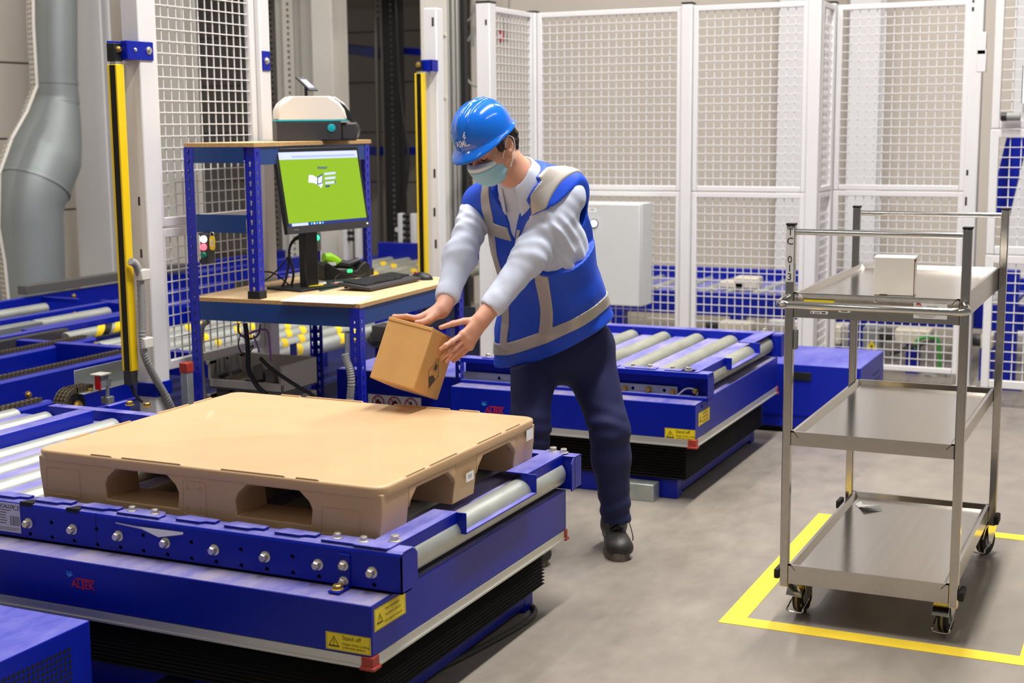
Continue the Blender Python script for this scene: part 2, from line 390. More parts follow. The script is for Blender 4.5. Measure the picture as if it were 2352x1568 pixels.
for k in (2, 3, 6): 
    d = (pts[k]-pts[k-1]).normalized(); mb.tube([pts[k]-d*.012, pts[k]+d*.012], rad[k]*1.03, 28)
mb.build('flange', t)
mb = MB(OFFW); c0 = [ax(x, y_, -7.75) for x, y_ in ((66, -100), (68, 60), (76, 200), (52, 262), (18, 322), (-10, 400), (-12, 520), (2, 600), (12, 700))]
for a, b in zip(c0[:-1], c0[1:]):
    mb.beam(a, b, .10, .02, up=(-.4, -.9, 0))
mb.mat(M('tray_hole', '5e5e58', .8))
for i in range(len(c0)-1):
    n = max(2, int((c0[i+1]-c0[i]).length/.035))
    for k in range(n):
        c = c0[i].lerp(c0[i+1], (k+.5)/n); d = (c0[i+1]-c0[i]).normalized(); sd = d.cross(Vector((-.4, -.9, 0))).normalized(); up_ = sd.cross(d)
        for s_ in (-.022, .022): mb.obox(c+sd*s_, sd, d, up_, .008, .009, .0015)
tag(mb.build('cable_tray'), 'perforated white cable tray running beside the air duct', 'cable tray')
# floor tape
mb = MB(YELT)
a = az(1650, 1415, 0); 
o0 = az(1645, 1428, 0); o1 = az(2325, 1527, 0); o2 = az(1884, 1184, 0)
ylo = o0.y; xl = -1.275; xr = -.355; wdt = .075; yhi = az(2300, 1236, 0).y
mb.box((xl, ylo, .0), (xr+wdt, ylo+wdt, .0015)).box((xl, ylo+wdt, .0), (xl+wdt, yhi, .0015)).box((xr, ylo+wdt, .0), (xr+wdt, yhi, .0015)).box((xl, yhi, .0), (xr+.5, yhi+wdt, .0015))
structure(tag(mb.build('trim_1'), 'yellow tape rectangle marking the trolley bay on the floor', 'floor marking'))
# ------------------------------------------------------------------ roller lift tables
YF, XE, ZT = 3.065, -1.75, .52      # front rail face, rail end, rail top of the near table
def warn_tri(mb, o, u, v, n, s, d=.0008):
    mb.mat(INK); k = s
    def tri(q): return [(-.5*q, -.433*q), (.5*q, -.433*q), (0, .433*q)]
    P = [Vector(o)+Vector(u)*a+Vector(v)*b+Vector(n)*d for a, b in tri(k)+tri(k*.74)]
    fs = [(i, (i+1) % 3, 3+(i+1) % 3, 3+i) for i in range(3)]
    if u.cross(v).dot(n) < 0: fs = [f[::-1] for f in fs]
    mb.add(P, fs); mb.rect(Vector(o)+Vector(v)*(.02*k), u, v, n, .06*k, .34*k, d); mb.rect(Vector(o)-Vector(v)*(.24*k), u, v, n, .07*k, .07*k, d)
def sticker(parent, o, u, v, n, w, h, lines, label, tri=(-.34, .7)):
    """yellow warning sticker: lines = [(text, x, y, size)] as fractions of the sticker"""
    mb = MB(STICK); mb.rect(o, u, v, n, w, h, .0008); mb.mat(INK)
    for a, b, ww, hh in ((0, .47, .95, .012), (0, -.47, .95, .012), (.475, 0, .006, .94), (-.475, 0, .006, .94)): mb.rect(o+u*(a*w)+v*(b*h), u, v, n, ww*w, hh*h, .0012)
    warn_tri(mb, o+u*(tri[0]*w), u, v, n, tri[1]*h, .0013)
    for tx, a, b, sz in lines: mb.text(tx, o+u*(a*w)+v*(b*h), u, v, n, sz*h, .0014, 'LEFT', .92)
    return tag(mb.build('warning_sticker', parent), label)
def altek(parent, o, u, v, n, s):
    """maker's badge: stacked blue sheets and red lettering"""
    mb = MB(M('badge_red', 'c2161c', .45))
    mb.text('AL', o+u*(-.30*s), u, v, n, .42*s, .0012, 'CENTER', .95, .0007); mb.text('EK', o+u*(.30*s), u, v, n, .42*s, .0012, 'CENTER', .95, .0007)
    mb.rect(o-v*(.0*s)+u*(.0*s), u, v, n, .075*s, .36*s, .0012); mb.rect(o+u*(.11*s)+v*(.21*s), u, v, n, .86*s, .055*s, .0012)
    for k, (h, dz) in enumerate((('2f9be0', 0), ('1f6fd0', .07), ('143cb8', .14))):
        mb.mat(M('badge_blue_%s' % 'abc'[k], h, .45)); c = o-u*(.6*s)+v*((.30+dz)*s)
        mb.poly(c, u, v, n, [(-.17*s, .06*s), (0, -.06*s), (.17*s, .06*s), (.08*s, .06*s), (0, .01*s), (-.08*s, .06*s)] if k else [(-.17*s, .04*s), (-.03*s, -.08*s), (.17*s, .02*s), (.04*s, .06*s), (-.02*s, .02*s), (-.08*s, .05*s)], .001+.0002*k)
    return tag(mb.build('maker_badge', parent), 'blue and red maker badge on the skirt')
def bellows(parent, x0, x1, y0, y1, z0, z1, n=8):
    mb = MB(BELLOW); rings = []
    for k in range(2*n+1):
        z = z0+(z1-z0)*k/(2*n); i = 0 if k % 2 else .011
        rings.append([(x0+i, y0+i, z), (x1-i, y0+i, z), (x1-i, y1-i, z), (x0+i, y1-i, z)])
    vs = [p for r in rings for p in r]; fs = []
    for k in range(2*n):
        for j in range(4): a = k*4+j; b = k*4+(j+1) % 4; fs.append((a, b, b+4, a+4))
    mb.add(vs, fs); return mb.build('bellows', parent)
def platform(parent, x0, x1, y0, y1, z0, zs, z1):
    """skirted platform: blue skirt zs..z1, aluminium bumper strip z0..zs, dusty top"""
    mb = MB(BLUE); t = .004
    mb.box((x0, y0, zs), (x1, y0+t, z1)).box((x0, y1-t, zs), (x1, y1, z1)).box((x1-t, y0+t, zs), (x1, y1-t, z1)).box((x0, y0+t, zs), (x0+t, y1-t, z1))
    p = mb.build('platform_skirt', parent, bevel=.003)
    MB(BLUEDD).box((x0+.002, y0+.002, z1-.003), (x1-.002, y1-.002, z1+.001)).build('platform_top', parent)
    mb = MB(ALU); e = .006
    mb.box((x0, y0-.002, z0+.006), (x1-.03, y0+.02, zs-.001)).box((x0, y0-e, z0), (x1-.03, y0+.02, z0+.006))
    mb.build('bumper_strip', parent)
    mb = MB(ALU); mb.box((x1-.02, y0+.03, z0+.006), (x1+.002, y1-.02, zs-.001)).box((x1-.02, y0+.03, z0), (x1+e, y1-.02, z0+.006)); mb.build('bumper_strip', parent)
    for yy in (y0-.004, y1-.018):
        mb = MB(REDP); mb.box((x1-.03, yy, z0-.001), (x1+.005, yy+.034 if yy < y1-.1 else yy+.02, zs)).box((x1-.034, yy-.004, z0-.005), (x1+.01, yy+.036 if yy < y1-.1 else yy+.022, z0+.004))
        tag(mb.build('corner_cap', parent, bevel=.002), 'red plastic corner cap')
def base_frame(parent, x0, x1, y0, y1, h=.085):
    mb = MB(BLUED)
    for a, b in (((x0, y0, .0), (x1, y0+.07, h)), ((x0, y1-.07, 0), (x1, y1, h))): mb.box(a, b)
    mb.box((x1-.008, y0+.07, .02), (x1, y1-.07, h)).box((x1-.07, y0+.07, h-.008), (x1-.008, y1-.07, h)).box((x0, y0+.07, .0), (x0+.07, y1-.07, h))
    return mb.build('base_frame', parent, bevel=.004)
def rail_holes(o, pts): return [circ(p.x-o[0], p.z-o[2], .0065, 10) for p in pts]
LA = thing('roller_lift_table', 'blue roller lift table in the foreground carrying the tan pallet', 'lift table', (-2.7, 3.6, 0), 'blue roller lift tables')
# --- front side rail
hp = [(69.7, 1226), (118, 1200), (120, 1234), (171, 1242), (221.6, 1214.5), (224, 1250), (277, 1257), (328.7, 1229), (330, 1265), (385, 1273), (439, 1245), (440, 1282), (497, 1290), (553, 1261.5), (554.6, 1298), (613, 1306.6), (671.6, 1277.6), (673, 1315), (733, 1324), (859, 1343)]
X0 = -4.0
def side_rail(yf, dirn, holes, x0=X0, x1=XE, z0=.409, z1=ZT):
    mb = MB(BLUED); n = Y*dirn
    o = (x0, yf, z0); hl = z1-z0
    mb.plate(o, X, Z, n, [(0, 0), (x1-x0, 0), (x1-x0, hl-.012), (0, hl-.012)], .004, rail_holes(o, holes))
    # rounded shoulder and top flange
    prof = [(0, hl-.012), (.003, hl-.005), (.012, hl), (.062, hl), (.062, hl-.005), (.013, hl-.005), (.006, hl-.009), (.004, hl-.012)]
    mb.plate((x0, yf, z0), n, Z, X, prof, x1-x0)
    mb.plate((x0, yf, z0), n, Z, X, [(0, 0), (.05, 0), (.05, .004), (0, .004)], x1-x0)
    # folded end plate
    mb.plate((x1-.004, yf, z0), n, Z, X, [(0, 0), (.085, .0), (.085, hl-.02), (.07, hl-.004), (0, hl-.004)], .004)
    if dirn < 0: mb.plate((x0, yf-.061, z0), X, Z, Y, [(0, 0), (x1-x0, 0), (x1-x0, hl-.005), (0, hl-.005)], .003)
    mb.mat(M('rail_inside', '07080e', .8)).plate((x0, yf+dirn*.02, z0+.004), X, Z, n, [(0, 0), (x1-x0-.01, 0), (x1-x0-.01, hl-.02), (0, hl-.02)], .002)
    return mb.build('side_rail', LA)
fr = side_rail(YF, 1, [ay(a, b, YF) for a, b in hp])
axles = []
for px, py in ((66, 1201), (168, 1215), (273, 1230), (381, 1246), (493, 1262), (610, 1278), (731, 1296), (855, 1314)):
    p = ay(px, py, YF); axles.append(p.x); mb = MB(BOLT); mb.hexbolt(p, -Y, .0115, .016); mb.build('axle_bolt', fr)
zb = sum(ay(a, b, YF).z for a, b in ((66, 1201), (855, 1314)))/2
# clamp plates lying on the flange (bent lugs, two of them bolted)
for px, py, bolted in ((50, 1131, 0), (149, 1143, 0), (253, 1157, 0), (344, 1172, 1), (470, 1186, 0), (580, 1201, 0), (697, 1216, 0), (816, 1235, 1)):
    c = az(px, py, ZT+.004); L_ = .075
    mb = MB(BLUED); y0, y1 = YF+.012, YF+.06
    if bolted:
        mb.plate((c.x-L_, y0-.004, ZT), X, Y, Z, [(0, 0), (2*L_, 0), (2*L_, .03), (2*L_-.02, .056), (.02, .056), (0, .03)], .006)
    else:
        mb.plate((c.x-.062, y0, ZT+.001), X, Y, Z, [(.008, 0), (.088, .0), (.1, .012), (.13, .014), (.13, .04), (.02, .046), (0, .02)], .007)
    cp = mb.build('clamp_plate', fr, bevel=.0015)
    if bolted:
        for s_ in (-1, 1): MB(BOLT).hexbolt((c.x+s_*.04, y0+.024, ZT+.006), Z, .0105, .011).build('plate_bolt', fr)
# open notches in the flange
for px, py in ((74, 1149), (178, 1164)):
    c = az(px, py, ZT); mb = MB(MATS['rail_inside']); mb.plate((c.x-.024, YF-.0006, ZT-.012), X, Y, Z, [(0, 0), (.045, 0), (.055, .034), (.018, .034)], .0128); mb.build('flange_notch', fr)
# seam in the rail
p = ay(221.6, 1232, YF); MB(M('rail_inside', '07080e', .8)).box((p.x-.0008, YF-.0004, .412), (p.x+.0008, YF, ZT-.006)).build('rail_seam', fr)
# torn strip of clear tape
mb = MB(M('torn_tape', 'c8c6d8', .35)); a = ay(265, 1199, YF-.001); b = ay(421, 1222, YF-.001)
mb.add([a, a.lerp(b, .35)+Vector((0, -.004, -.001)), b, b+Vector((0, -.002, -.006)), a.lerp(b, .66)+Vector((0, -.008, -.022)), a.lerp(b, .4)+Vector((0, -.003, -.008)), a+Vector((0, 0, -.003))], [(0, 6, 5, 1), (1, 5, 4), (1, 4, 3, 2)])
tag(mb.build('tape_scrap', fr), 'torn strip of clear tape stuck on the rail')
# L bracket fixing the rail to the platform
bk = MB(BLUE); p = ay(793, 1272, YF); q = ay(808, 1272, YF); wx = .034
bx = ay(793, 1300, YF).x; bk.plate((bx-.018, YF-.005, .411), X, Z, Y, rrect(0, 0, wx, ZT-.411-.022, .003, 2), .005).box((bx-.018, YF-.06, .408), (bx-.018+wx, YF, .413))
bo = bk.build('fixing_bracket', LA, bevel=.001)
for px, py in ((789.5, 1298), (790, 1335)): MB(BOLT).hexbolt(ay(px, py, YF-.005), -Y, .0105, .012).build('bolt', bo)
MB(BRASS).hexbolt((bx-.002, YF-.038, .413), Z, .0125, .01).build('bolt', bo)
# rating plate
a = ay(45, 1157, YF); b = ay(45, 1224, YF); hh = (a-b).length; wl = .1; c = Vector((a.x-wl/2, YF, (a.z+b.z)/2))
mb = MB(M('silver_label', 'c9c8d2', .4)); mb.rect(c, X, Z, -Y, wl, hh, .0008); mb.mat(M('label_navy', '151a50', .5))
mb.text('MECALUX', c+X*(-.008)+Z*(.36*hh), X, Z, -Y, .016, .0012, 'CENTER', 1, .0003); mb.text('CE', c+X*(.037)+Z*(.33*hh), X, Z, -Y, .02, .0012)
mb.mat(INK)
for k, wk in enumerate((.5, .35, .3, .28, .36, .3)): mb.rect(c+X*(-.02+(.0 if k else .01))+Z*(hh*(.24-.09*k)), X, Z, -Y, wl*wk, .002, .0012)
for k, wk in enumerate((.003, .0015, .002, .004, .0015, .003, .0015, .003, .002)): mb.rect(c+X*(.012+k*.0042)+Z*(-.1*hh), X, Z, -Y, wk*.7, hh*.33, .0012)
mb.rect(c+Z*(-.36*hh), X, Z, -Y, wl*.9, .0012, .0012); mb.rect(c+Z*(-.42*hh), X, Z, -Y, wl*.8, .0012, .0012)
tag(mb.build('rating_plate', fr), 'silver rating plate with barcode')
# --- back side rail
YB = 4.285
br = side_rail(YB, -1, [])
for x_, y_ in ((-1.8, YB-.035), (-1.95, YB-.03)): MB(BOLT).hexbolt((x_, y_, ZT+.004), Z, .0115, .012).build('axle_bolt', br)
# --- rollers between the rails and the dusty cover plates
pitch = .1485; ZR = .4585; RR = .0445
xs = [-1.822] + sorted(axles[:-1], reverse=True); pm = (xs[1]-xs[-1])/(len(xs)-2); xs += [xs[-1]-pm*(k+1) for k in range(7)]
for k, x_ in enumerate(xs):
    RR = .0445 if k == 0 else .040
    mb = MB(ROLLER); mb.lathe((x_, YF+.066, ZR), Y, [(.012, 0), (RR*.86, .0), (RR, .004), (RR, YB-YF-.136), (RR*.86, YB-YF-.132), (.012, YB-YF-.132)], 28); mb.build('roller', LA)
    if k: 
        xm = (xs[k-1]+x_)/2; MB(DUSTP).box((xm-(xs[k-1]-x_)/2+.045, YF+.066, ZR+.02), (xm+(xs[k-1]-x_)/2-.045, YB-.066, ZR+.022)).build('cover_plate', LA)
# --- stop plate at the open end: high, stepped down, high again
mb = MB(BLUED); xa, xb = -1.868, -1.792
ya, yb = 3.46, 3.94; zl = .462
mb.box((xa, YF+.012, ZT), (xb, ya, ZT+.005)).box((xa, yb, ZT), (xb, YB-.012, ZT+.005))
mb.box((xb-.004, YF+.03, ZT-.03), (xb, ya, ZT)).box((xb-.004, yb, ZT-.03), (xb, YB-.03, ZT))
mb.box((xb-.022, ya-.004, zl), (xb+.03, ya, ZT+.004)).box((xb-.022, yb, zl), (xb+.03, yb+.004, ZT+.004)).box((xb-.018, ya, zl), (xb+.03, yb, zl+.005))
sp = mb.build('stop_plate', LA, bevel=.0015)
fx = az(907, 1241, ZT+.006)
MB(BLUED).plate((xa-.04, YF+.004, ZT), X, Y, Z, [(.012, 0), (.112, 0), (.116, .06), (.0, .03)], .0055).build('stop_plate_foot', LA, bevel=.001)
for p in ((fx.x, fx.y, ZT+.0055), (xa+.03, YB-.035, ZT+.005)): MB(BOLT).hexbolt(p, Z, .0125, .013).build('stop_bolt', LA)
# --- platform, bellows, base
PX0, PX1, PY0, PY1 = -3.78, -1.785, 2.965, 4.232
platform(LA, PX0, PX1, PY0, PY1, .24, .270, .404)
MB(M('belt_black', '211e1c', .7)).box((PX0+.3, PY0+.16, .405), (PX1-.02, PY1-.06, .414)).build('rubber_mat', LA)
bellows(LA, PX0+.06, PX1-.055, PY0+.06, PY1-.05, .085, .262, 15)
base_frame(LA, PX0+.05, PX1-.1, PY0+.09, PY1-.05)
a = ay(395, 1532, PY0+.06); MB(M('dark_steel', '4a5058', .4, .8)).box((a.x-.04, PY0+.02, .0), (a.x+.055, PY0+.09, .075)).build('stop_block', LA, bevel=.003)
c = ay(186, 1339, PY0); altek(LA, Vector((c.x+.008, PY0, c.z-.004)), X, Z, -Y, .078)
a, b, c2, d2 = ay(749, 1449, PY0), ay(749, 1489, PY0), ay(852, 1466, PY0), ay(852, 1503, PY0)
o = (a+b+c2+d2)/4; sticker(LA, Vector((o.x, PY0, o.z)), X, Z, -Y, c2.x-a.x, (a-b).length, (('Stand off', -.13, .26, .36), ('Danger of foot crushing', -.13, -.08, .19), ('underneath platform', -.13, -.28, .19)), 'yellow Stand off warning sticker on the front skirt', (-.32, .72))
a, b, c2, d2 = ax(859, 1391, PX1), ax(859, 1447, PX1), ax(931, 1366, PX1), ax(931, 1412, PX1)
o = (a+b+c2+d2)/4; sticker(LA, Vector((PX1, o.y, o.z)), Y, Z, X, c2.y-a.y, ((a-b).length+(c2-d2).length)/2, (('Never enter beneath', -.16, .27, .155), ('the platform, unless the', -.16, .0, .155), ('safety supports are inserted', -.19, -.27, .15)), 'yellow warning sticker about entering beneath the platform, on the side skirt', (-.33, .55))

# ------------------------------------------------------------------ tan plastic pallet
PT, PB = .66, .506; px0, px1, py0, py1 = -3.045, -1.852, 3.15, 4.152
pl = thing('plastic_pallet', 'tan plastic pallet lying on the foreground roller lift table', 'pallet', ((px0+px1)/2, (py0+py1)/2, PB))
mb = MB(TAN)
def ringloft(levels, k=6):
    vs = []; n = None
    for z, ins, r_ in levels:
        pts = rrect(px0+ins, py0+ins, px1-ins, py1-ins, r_, k); n = len(pts); vs += [(a, b, z) for a, b in pts]
    fs = []
    for i in range(len(levels)-1):
        for j in range(n): fs.append((i*n+j, i*n+(j+1) % n, (i+1)*n+(j+1) % n, (i+1)*n+j))
    fs.append(list(range(n-1, -1, -1))); fs.append([(len(levels)-1)*n+j for j in range(n)]); return vs, fs
vs, fs = ringloft([(PT-.032, .012, .03), (PT-.031, .004, .036), (PT-.008, 0, .04), (PT-.002, .002, .04), (PT, .007, .036), (PT, .012, .032), (PT-.0012, .016, .03)])
mb.add(vs, fs, True)
deck = mb.build('deck', pl, angle=50)
# three skids with legs, chamfered windows between them
def xs_at(px, y): return ay(px, 1120, y).x
l1, m0, m1, r0 = -2.79, -2.525, -2.33, -2.078
for j, (ya_, yb_) in enumerate(((py0+.008, py0+.155), ((py0+py1)/2-.07, (py0+py1)/2+.07), (py1-.155, py1-.008))):
    mb = MB(TAN); H = PT-.022-PB; wdn = px1-px0-.012
    def win(a, b): return [(a+.004, .024), (b-.004, .024), (b, .07), (b-.01, H-.04), (b-.04, H-.014), (a+.04, H-.014), (a+.01, H-.04), (a, .07)]
    ox = px0+.006
    outer = [(.012, 0), (wdn-.012, 0), (wdn-.002, H*.6), (wdn, H), (0, H), (.002, H*.6)]
    mb.plate((ox, ya_, PB), X, Z, Y, outer, yb_-ya_, [win(l1-ox, m0-ox), win(m1-ox, r0-ox)])
    mb.build('skid', pl, bevel=.003, seg=2)
# side fascia gussets (chamfers between skids under the deck edge)
mb = MB(TAN)
for xx, sgn in ((px1-.006, -1), (px0+.006, 1)):
    for y0_, y1_ in ((py0+.155, (py0+py1)/2-.07), ((py0+py1)/2+.07, py1-.155)):
        L_ = y1_-y0_; H = .05
        mb.plate((xx, y0_, PT-.032-H), Y, Z, X*sgn, [(0, H), (0, -.01), (.008, .008), (.045, H-.012), (L_-.045, H-.012), (L_-.008, .008), (L_, -.01), (L_, H)], .02)
mb.build('fascia_gusset', pl, bevel=.003)
# raised rim tabs along the deck edges
for ax0, ax1, yy, hz in ((206, 256, py0, 0), (276, 414, py0, 0), (503, 652, py0, 0), (675, 730, py0, 0)):
    a, b = ay(ax0, 1060, yy).x, ay(ax1, 1080, yy).x; MB(TAN).plate((a, yy+.003, PT-.001), X, Z, Y, [(0, 0), (b-a, 0), (b-a-.004, .0045), (.004, .0045)], .007).build('rim_tab', pl, bevel=.001)
for ax0, ax1 in ((645, 692), (703, 835), (904, 1035), (1054, 1103)):
    a, b = az(ax0, 915, PT).x, az(ax1, 935, PT).x; a = ay(ax0, 908+.075*(ax0-650), py1-.006).x; b = ay(ax1, 908+.075*(ax1-650), py1-.006).x
    MB(TAN).plate((a, py1-.011, PT-.001), X, Z, Y, [(0, 0), (b-a, 0), (b-a-.004, .0055), (.004, .0055)], .007).build('rim_tab', pl, bevel=.001)
def ty(px, py, xx): return ax(px, py, xx).y
for (a0, b0), (a1, b1) in (((933, 1092), (976, 1070)), ((987, 1067), (1050, 1037)), ((1096, 1016), (1152, 990)), ((1161, 986), (1194, 971))):
    ya_, yb_ = ty(a0, b0, px1-.004), ty(a1, b1, px1-.004); MB(TAN).plate((px1-.003, ya_, PT-.001), Y, Z, -X, [(0, 0), (yb_-ya_, 0), (yb_-ya_-.004, .0045), (.004, .0045)], .007).build('rim_tab', pl, bevel=.001)
for (a0, b0), (a1, b1) in (((155, 1006), (206, 989)), ((223, 984), (302, 961)), ((363, 944), (435, 921)), ((446, 918), (488, 906))):
    ya_, yb_ = ty(a0, b0, px0+.01), ty(a1, b1, px0+.01); MB(TAN).plate((px0+.004, ya_, PT-.001), Y, Z, X, [(0, 0), (yb_-ya_, 0), (yb_-ya_-.004, .0055), (.004, .0055)], .007).build('rim_tab', pl, bevel=.001)
# embossed outlines and recycling marks on the front legs
mb = MB(TAN); yo = py0+.0075
def outline(x0_, x1_, z0_, z1_):
    MB(TAN).tube([(a, yo, b) for a, b in rrect(x0_, z0_, x1_, z1_, .006, 3)], .0009, 5, True).build('embossed_outline', pl)
outline(px0+.032, px0+.16, PB+.02, PB+.1); outline(m0+.015, m0+.095, PB+.012, PB+.108); outline(r0+.03, r0+.15, PB+.008, PB+.082)
for cx, cz in ((m0+.032, PB+.09), (m0+.076, PB+.09), (m0+.032, PB+.03), (m0+.076, PB+.03)):
    mb.tube([(cx+.007*math.cos(R(90+120*k)), yo, cz+.007*math.sin(R(90+120*k))) for k in range(3)], .0008, 4, True); mb.tube([(cx-.006, yo, cz-.009), (cx+.006, yo, cz-.009)], .0007, 4)
mb.tube([(m0+.05, yo, PB+.09), (m0+.058, yo, PB+.09)], .001, 4)
mb.build('embossed_mark', pl)
# paper labels on the side
mb = MB(PAPER); o = ax(1214.5, 997, px1-.004); mb.rect((px1-.0045, o.y, o.z), Y, Z, X, .052, .036, .004); tag(mb.build('paper_label', pl), 'blank white paper label on the rear leg')
mb = MB(PAPER); o = ax(1077, 1093, px1-.004); mb.rect((px1-.0045, o.y, o.z), Y, Z, X, .05, .028, .004); mb.mat(INK).text('013', (px1-.0045, o.y, o.z), Y, Z, X, .017, .0044, 'CENTER', .9)
tag(mb.build('paper_label', pl), 'white paper label printed with three black digits, on the middle leg')
# ------------------------------------------------------------------ second lift table behind the worker
by0 = 5.63; bx1 = -1.785; zs0, zs1, zt1 = .25, .283, .432
BX0 = -2.94
by1 = 6.985
LB = thing('roller_lift_table', 'blue roller lift table behind the worker, empty rollers', 'lift table', (-2.6, 6.3, 0), 'blue roller lift tables')
platform(LB, BX0, bx1, by0, by1, zs0, zs1, zt1)
bellows(LB, BX0+.06, bx1-.055, by0+.06, by1-.05, .085, zs1-.01, 14)
base_frame(LB, BX0+.05, bx1-.1, by0+.07, by1-.05)
a = ay(1478, 1100, by0+.05); MB(GALV).box((a.x-.07, by0-.02, 0), (a.x+.07, by0+.06, .075)).build('stop_block', LB, bevel=.003)
p = ay(1640, 860, by0+.1); zT = p.z; YB0 = by0+.1; YB1 = by1+.06; XB = -1.76; zB = zT-.115
# open front channel: top flange, recessed web with galvanised strip, lower lip
mb = MB(BLUED); mb.box((BX0, YB0, zT-.022), (XB, YB0+.07, zT)).box((BX0, YB0+.05, zB), (XB, YB0+.055, zT-.02)).box((BX0, YB0, zB-.004), (XB, YB0+.07, zB+.012))
mb.plate((XB-.004, YB0-.005, zB-.02), Y, Z, X, [(0, 0), (.09, 0), (.09, .1), (.08, .13), (0, .13)], .004)
rb = mb.build('side_rail', LB, bevel=.003)
gy = YB0+.035
g0, g1 = ay(1080, 862, gy), ay(1556, 905, gy); mb = MB(GALV)
holes = []
zz = (g0.z+g1.z)/2; Lg = g1.x-BX0
mb.plate((BX0, gy, zz-.025), X, Z, Y, [(0, 0), (Lg, 0), (Lg, .05), (0, .05)], .004, [circ(Lg-.06-k*.072, .03, .008, 10) for k in range(12)]).box((BX0, YB0+.004, zz-.029), (g1.x-.01, gy+.004, zz-.025))
gs = mb.build('chain_guard_strip', rb)
for k in range(7): MB(BRASS).hexbolt((g1.x-.02-k*.11, gy, zz+.004*(k % 2)), -Y, .011, .014).build('bolt', gs)
mb = MB(M('clear_cable', 'b8b8b2', .3)); q = [ay(a, b, gy-.01) for a, b in ((1556, 908), (1575, 893), (1592, 893), (1602, 902), (1594, 912), (1570, 914))]; mb.tube(smoothpath(q), .004, 8); mb.build('sensor_cable', rb)
for a, b in ((1599, 897), (1556, 912)): MB(BRASS).lathe(ay(a, b, gy), -Y, [(.012, -.01), (.012, .02), (.008, .026)], 12).build('sensor', rb)
# wavy lower lip
mb = MB(BLUE); pr = []; x_a = BX0
n = 40; W_ = XB-.02-BX0
top = [(W_*k/n, .016+.007*math.cos(k*PI/3)) for k in range(n+1)]
mb.plate((BX0, YB0-.012, zB-.03), X, Z, Y, [(0, 0), (W_, 0)] + top[::-1], .003); mb.build('lower_lip', rb)
# bolted clamp plates on top of the rail
for px0_, px1_, yy in ((1420, 1500, 852), (1512, 1590, 858), (1330, 1412, 846), (1100, 1150, 825)):
    a, b = az(px0_, yy, zT), az(px1_, yy, zT); cp = MB(BLUED).box((a.x, YB0+.01, zT), (b.x, YB0+.058, zT+.005)).build('clamp_plate', rb, bevel=.001)
    for f in (.22, .78): MB(BOLT).hexbolt((a.x+(b.x-a.x)*f, YB0+.035, zT+.005), Z, .0105, .012).build('plate_bolt', cp)
rb2 = MB(BLUED); rb2.box((BX0, YB1-.07, zT-.006), (XB, YB1, zT)).box((BX0, YB1-.075, zB), (XB, YB1-.07, zT-.006)).box((BX0, YB1-.004, zB), (XB, YB1, zT)).box((XB-.004, YB1-.09, zB), (XB, YB1, zT))
rbb = rb2.build('side_rail', LB, bevel=.002)
for k in range(6): x_ = XB-.09-k*.18; MB(BLUED).plate((x_-.155, YB1-.072, zT-.001), X, Z, -Y, [(0, 0), (.17, 0), (.162, -.05), (.01, -.05)], .005).build('guide_flap', rbb)
zr = zT-.058; RB = .043
for k in range(6):
    x_ = -1.845-k*.178; MB(ROLLD).lathe((x_, YB0+.06, zr), Y, [(.012, 0), (RB*.86, 0), (RB, .005), (RB, YB1-YB0-.15), (RB*.86, YB1-YB0-.145), (.012, YB1-YB0-.145)], 24).build('roller', LB)
    if k: MB(DUSTP).box((x_+.055, YB0+.06, zr+.012), (x_+.123, YB1-.075, zr+.018)).build('cover_plate', LB)
mb = MB(BLUED); xa, xb = -1.89, -1.81; ya, yb = YB0+.42, YB1-.42
mb.box((xa, YB0+.01, zT), (xb, ya, zT+.005)).box((xa, yb, zT), (xb, YB1-.01, zT+.005)).box((xb-.02, ya-.004, zT-.05), (xb+.03, ya, zT+.004)).box((xb-.02, yb, zT-.05), (xb+.03, yb+.004, zT+.004)).box((xb-.018, ya, zT-.05), (xb+.03, yb, zT-.045)).box((xb-.004, YB0+.03, zT-.03), (xb, ya, zT))
mb.build('stop_plate', LB, bevel=.0015)
for p in ((xa+.03, YB0+.035, zT+.005), (xa+.03, YB1-.035, zT+.005)): MB(BOLT).hexbolt(p, Z, .0125, .012).build('stop_bolt', LB)
a = ay(1133, 943, by0); altek(LB, Vector((a.x+.006, by0, a.z)), X, Z, -Y, .085)
a, b = ay(1527, 983, by0), ay(1597, 991, by0); o = (ay(1527, 995, by0)+ay(1597, 1002, by0))/2
sticker(LB, Vector((o.x, by0, o.z)), X, Z, -Y, b.x-a.x, .052, (('Stand off', -.13, .26, .36), ('Danger of foot crushing', -.13, -.08, .19), ('underneath platform', -.13, -.28, .19)), 'yellow Stand off warning sticker on the front skirt', (-.32, .72))
a, b = ax(1604, 960, bx1), ax(1630, 948, bx1); o = ax(1617, 956, bx1)
sticker(LB, Vector((bx1, o.y, o.z)), Y, Z, X, b.y-a.y, .058, (('Never enter beneath', -.16, .27, .155), ('the platform, unless the', -.16, .0, .155), ('safety supports are inserted', -.19, -.27, .15)), 'yellow warning sticker about entering beneath the platform, on the side skirt', (-.33, .55))

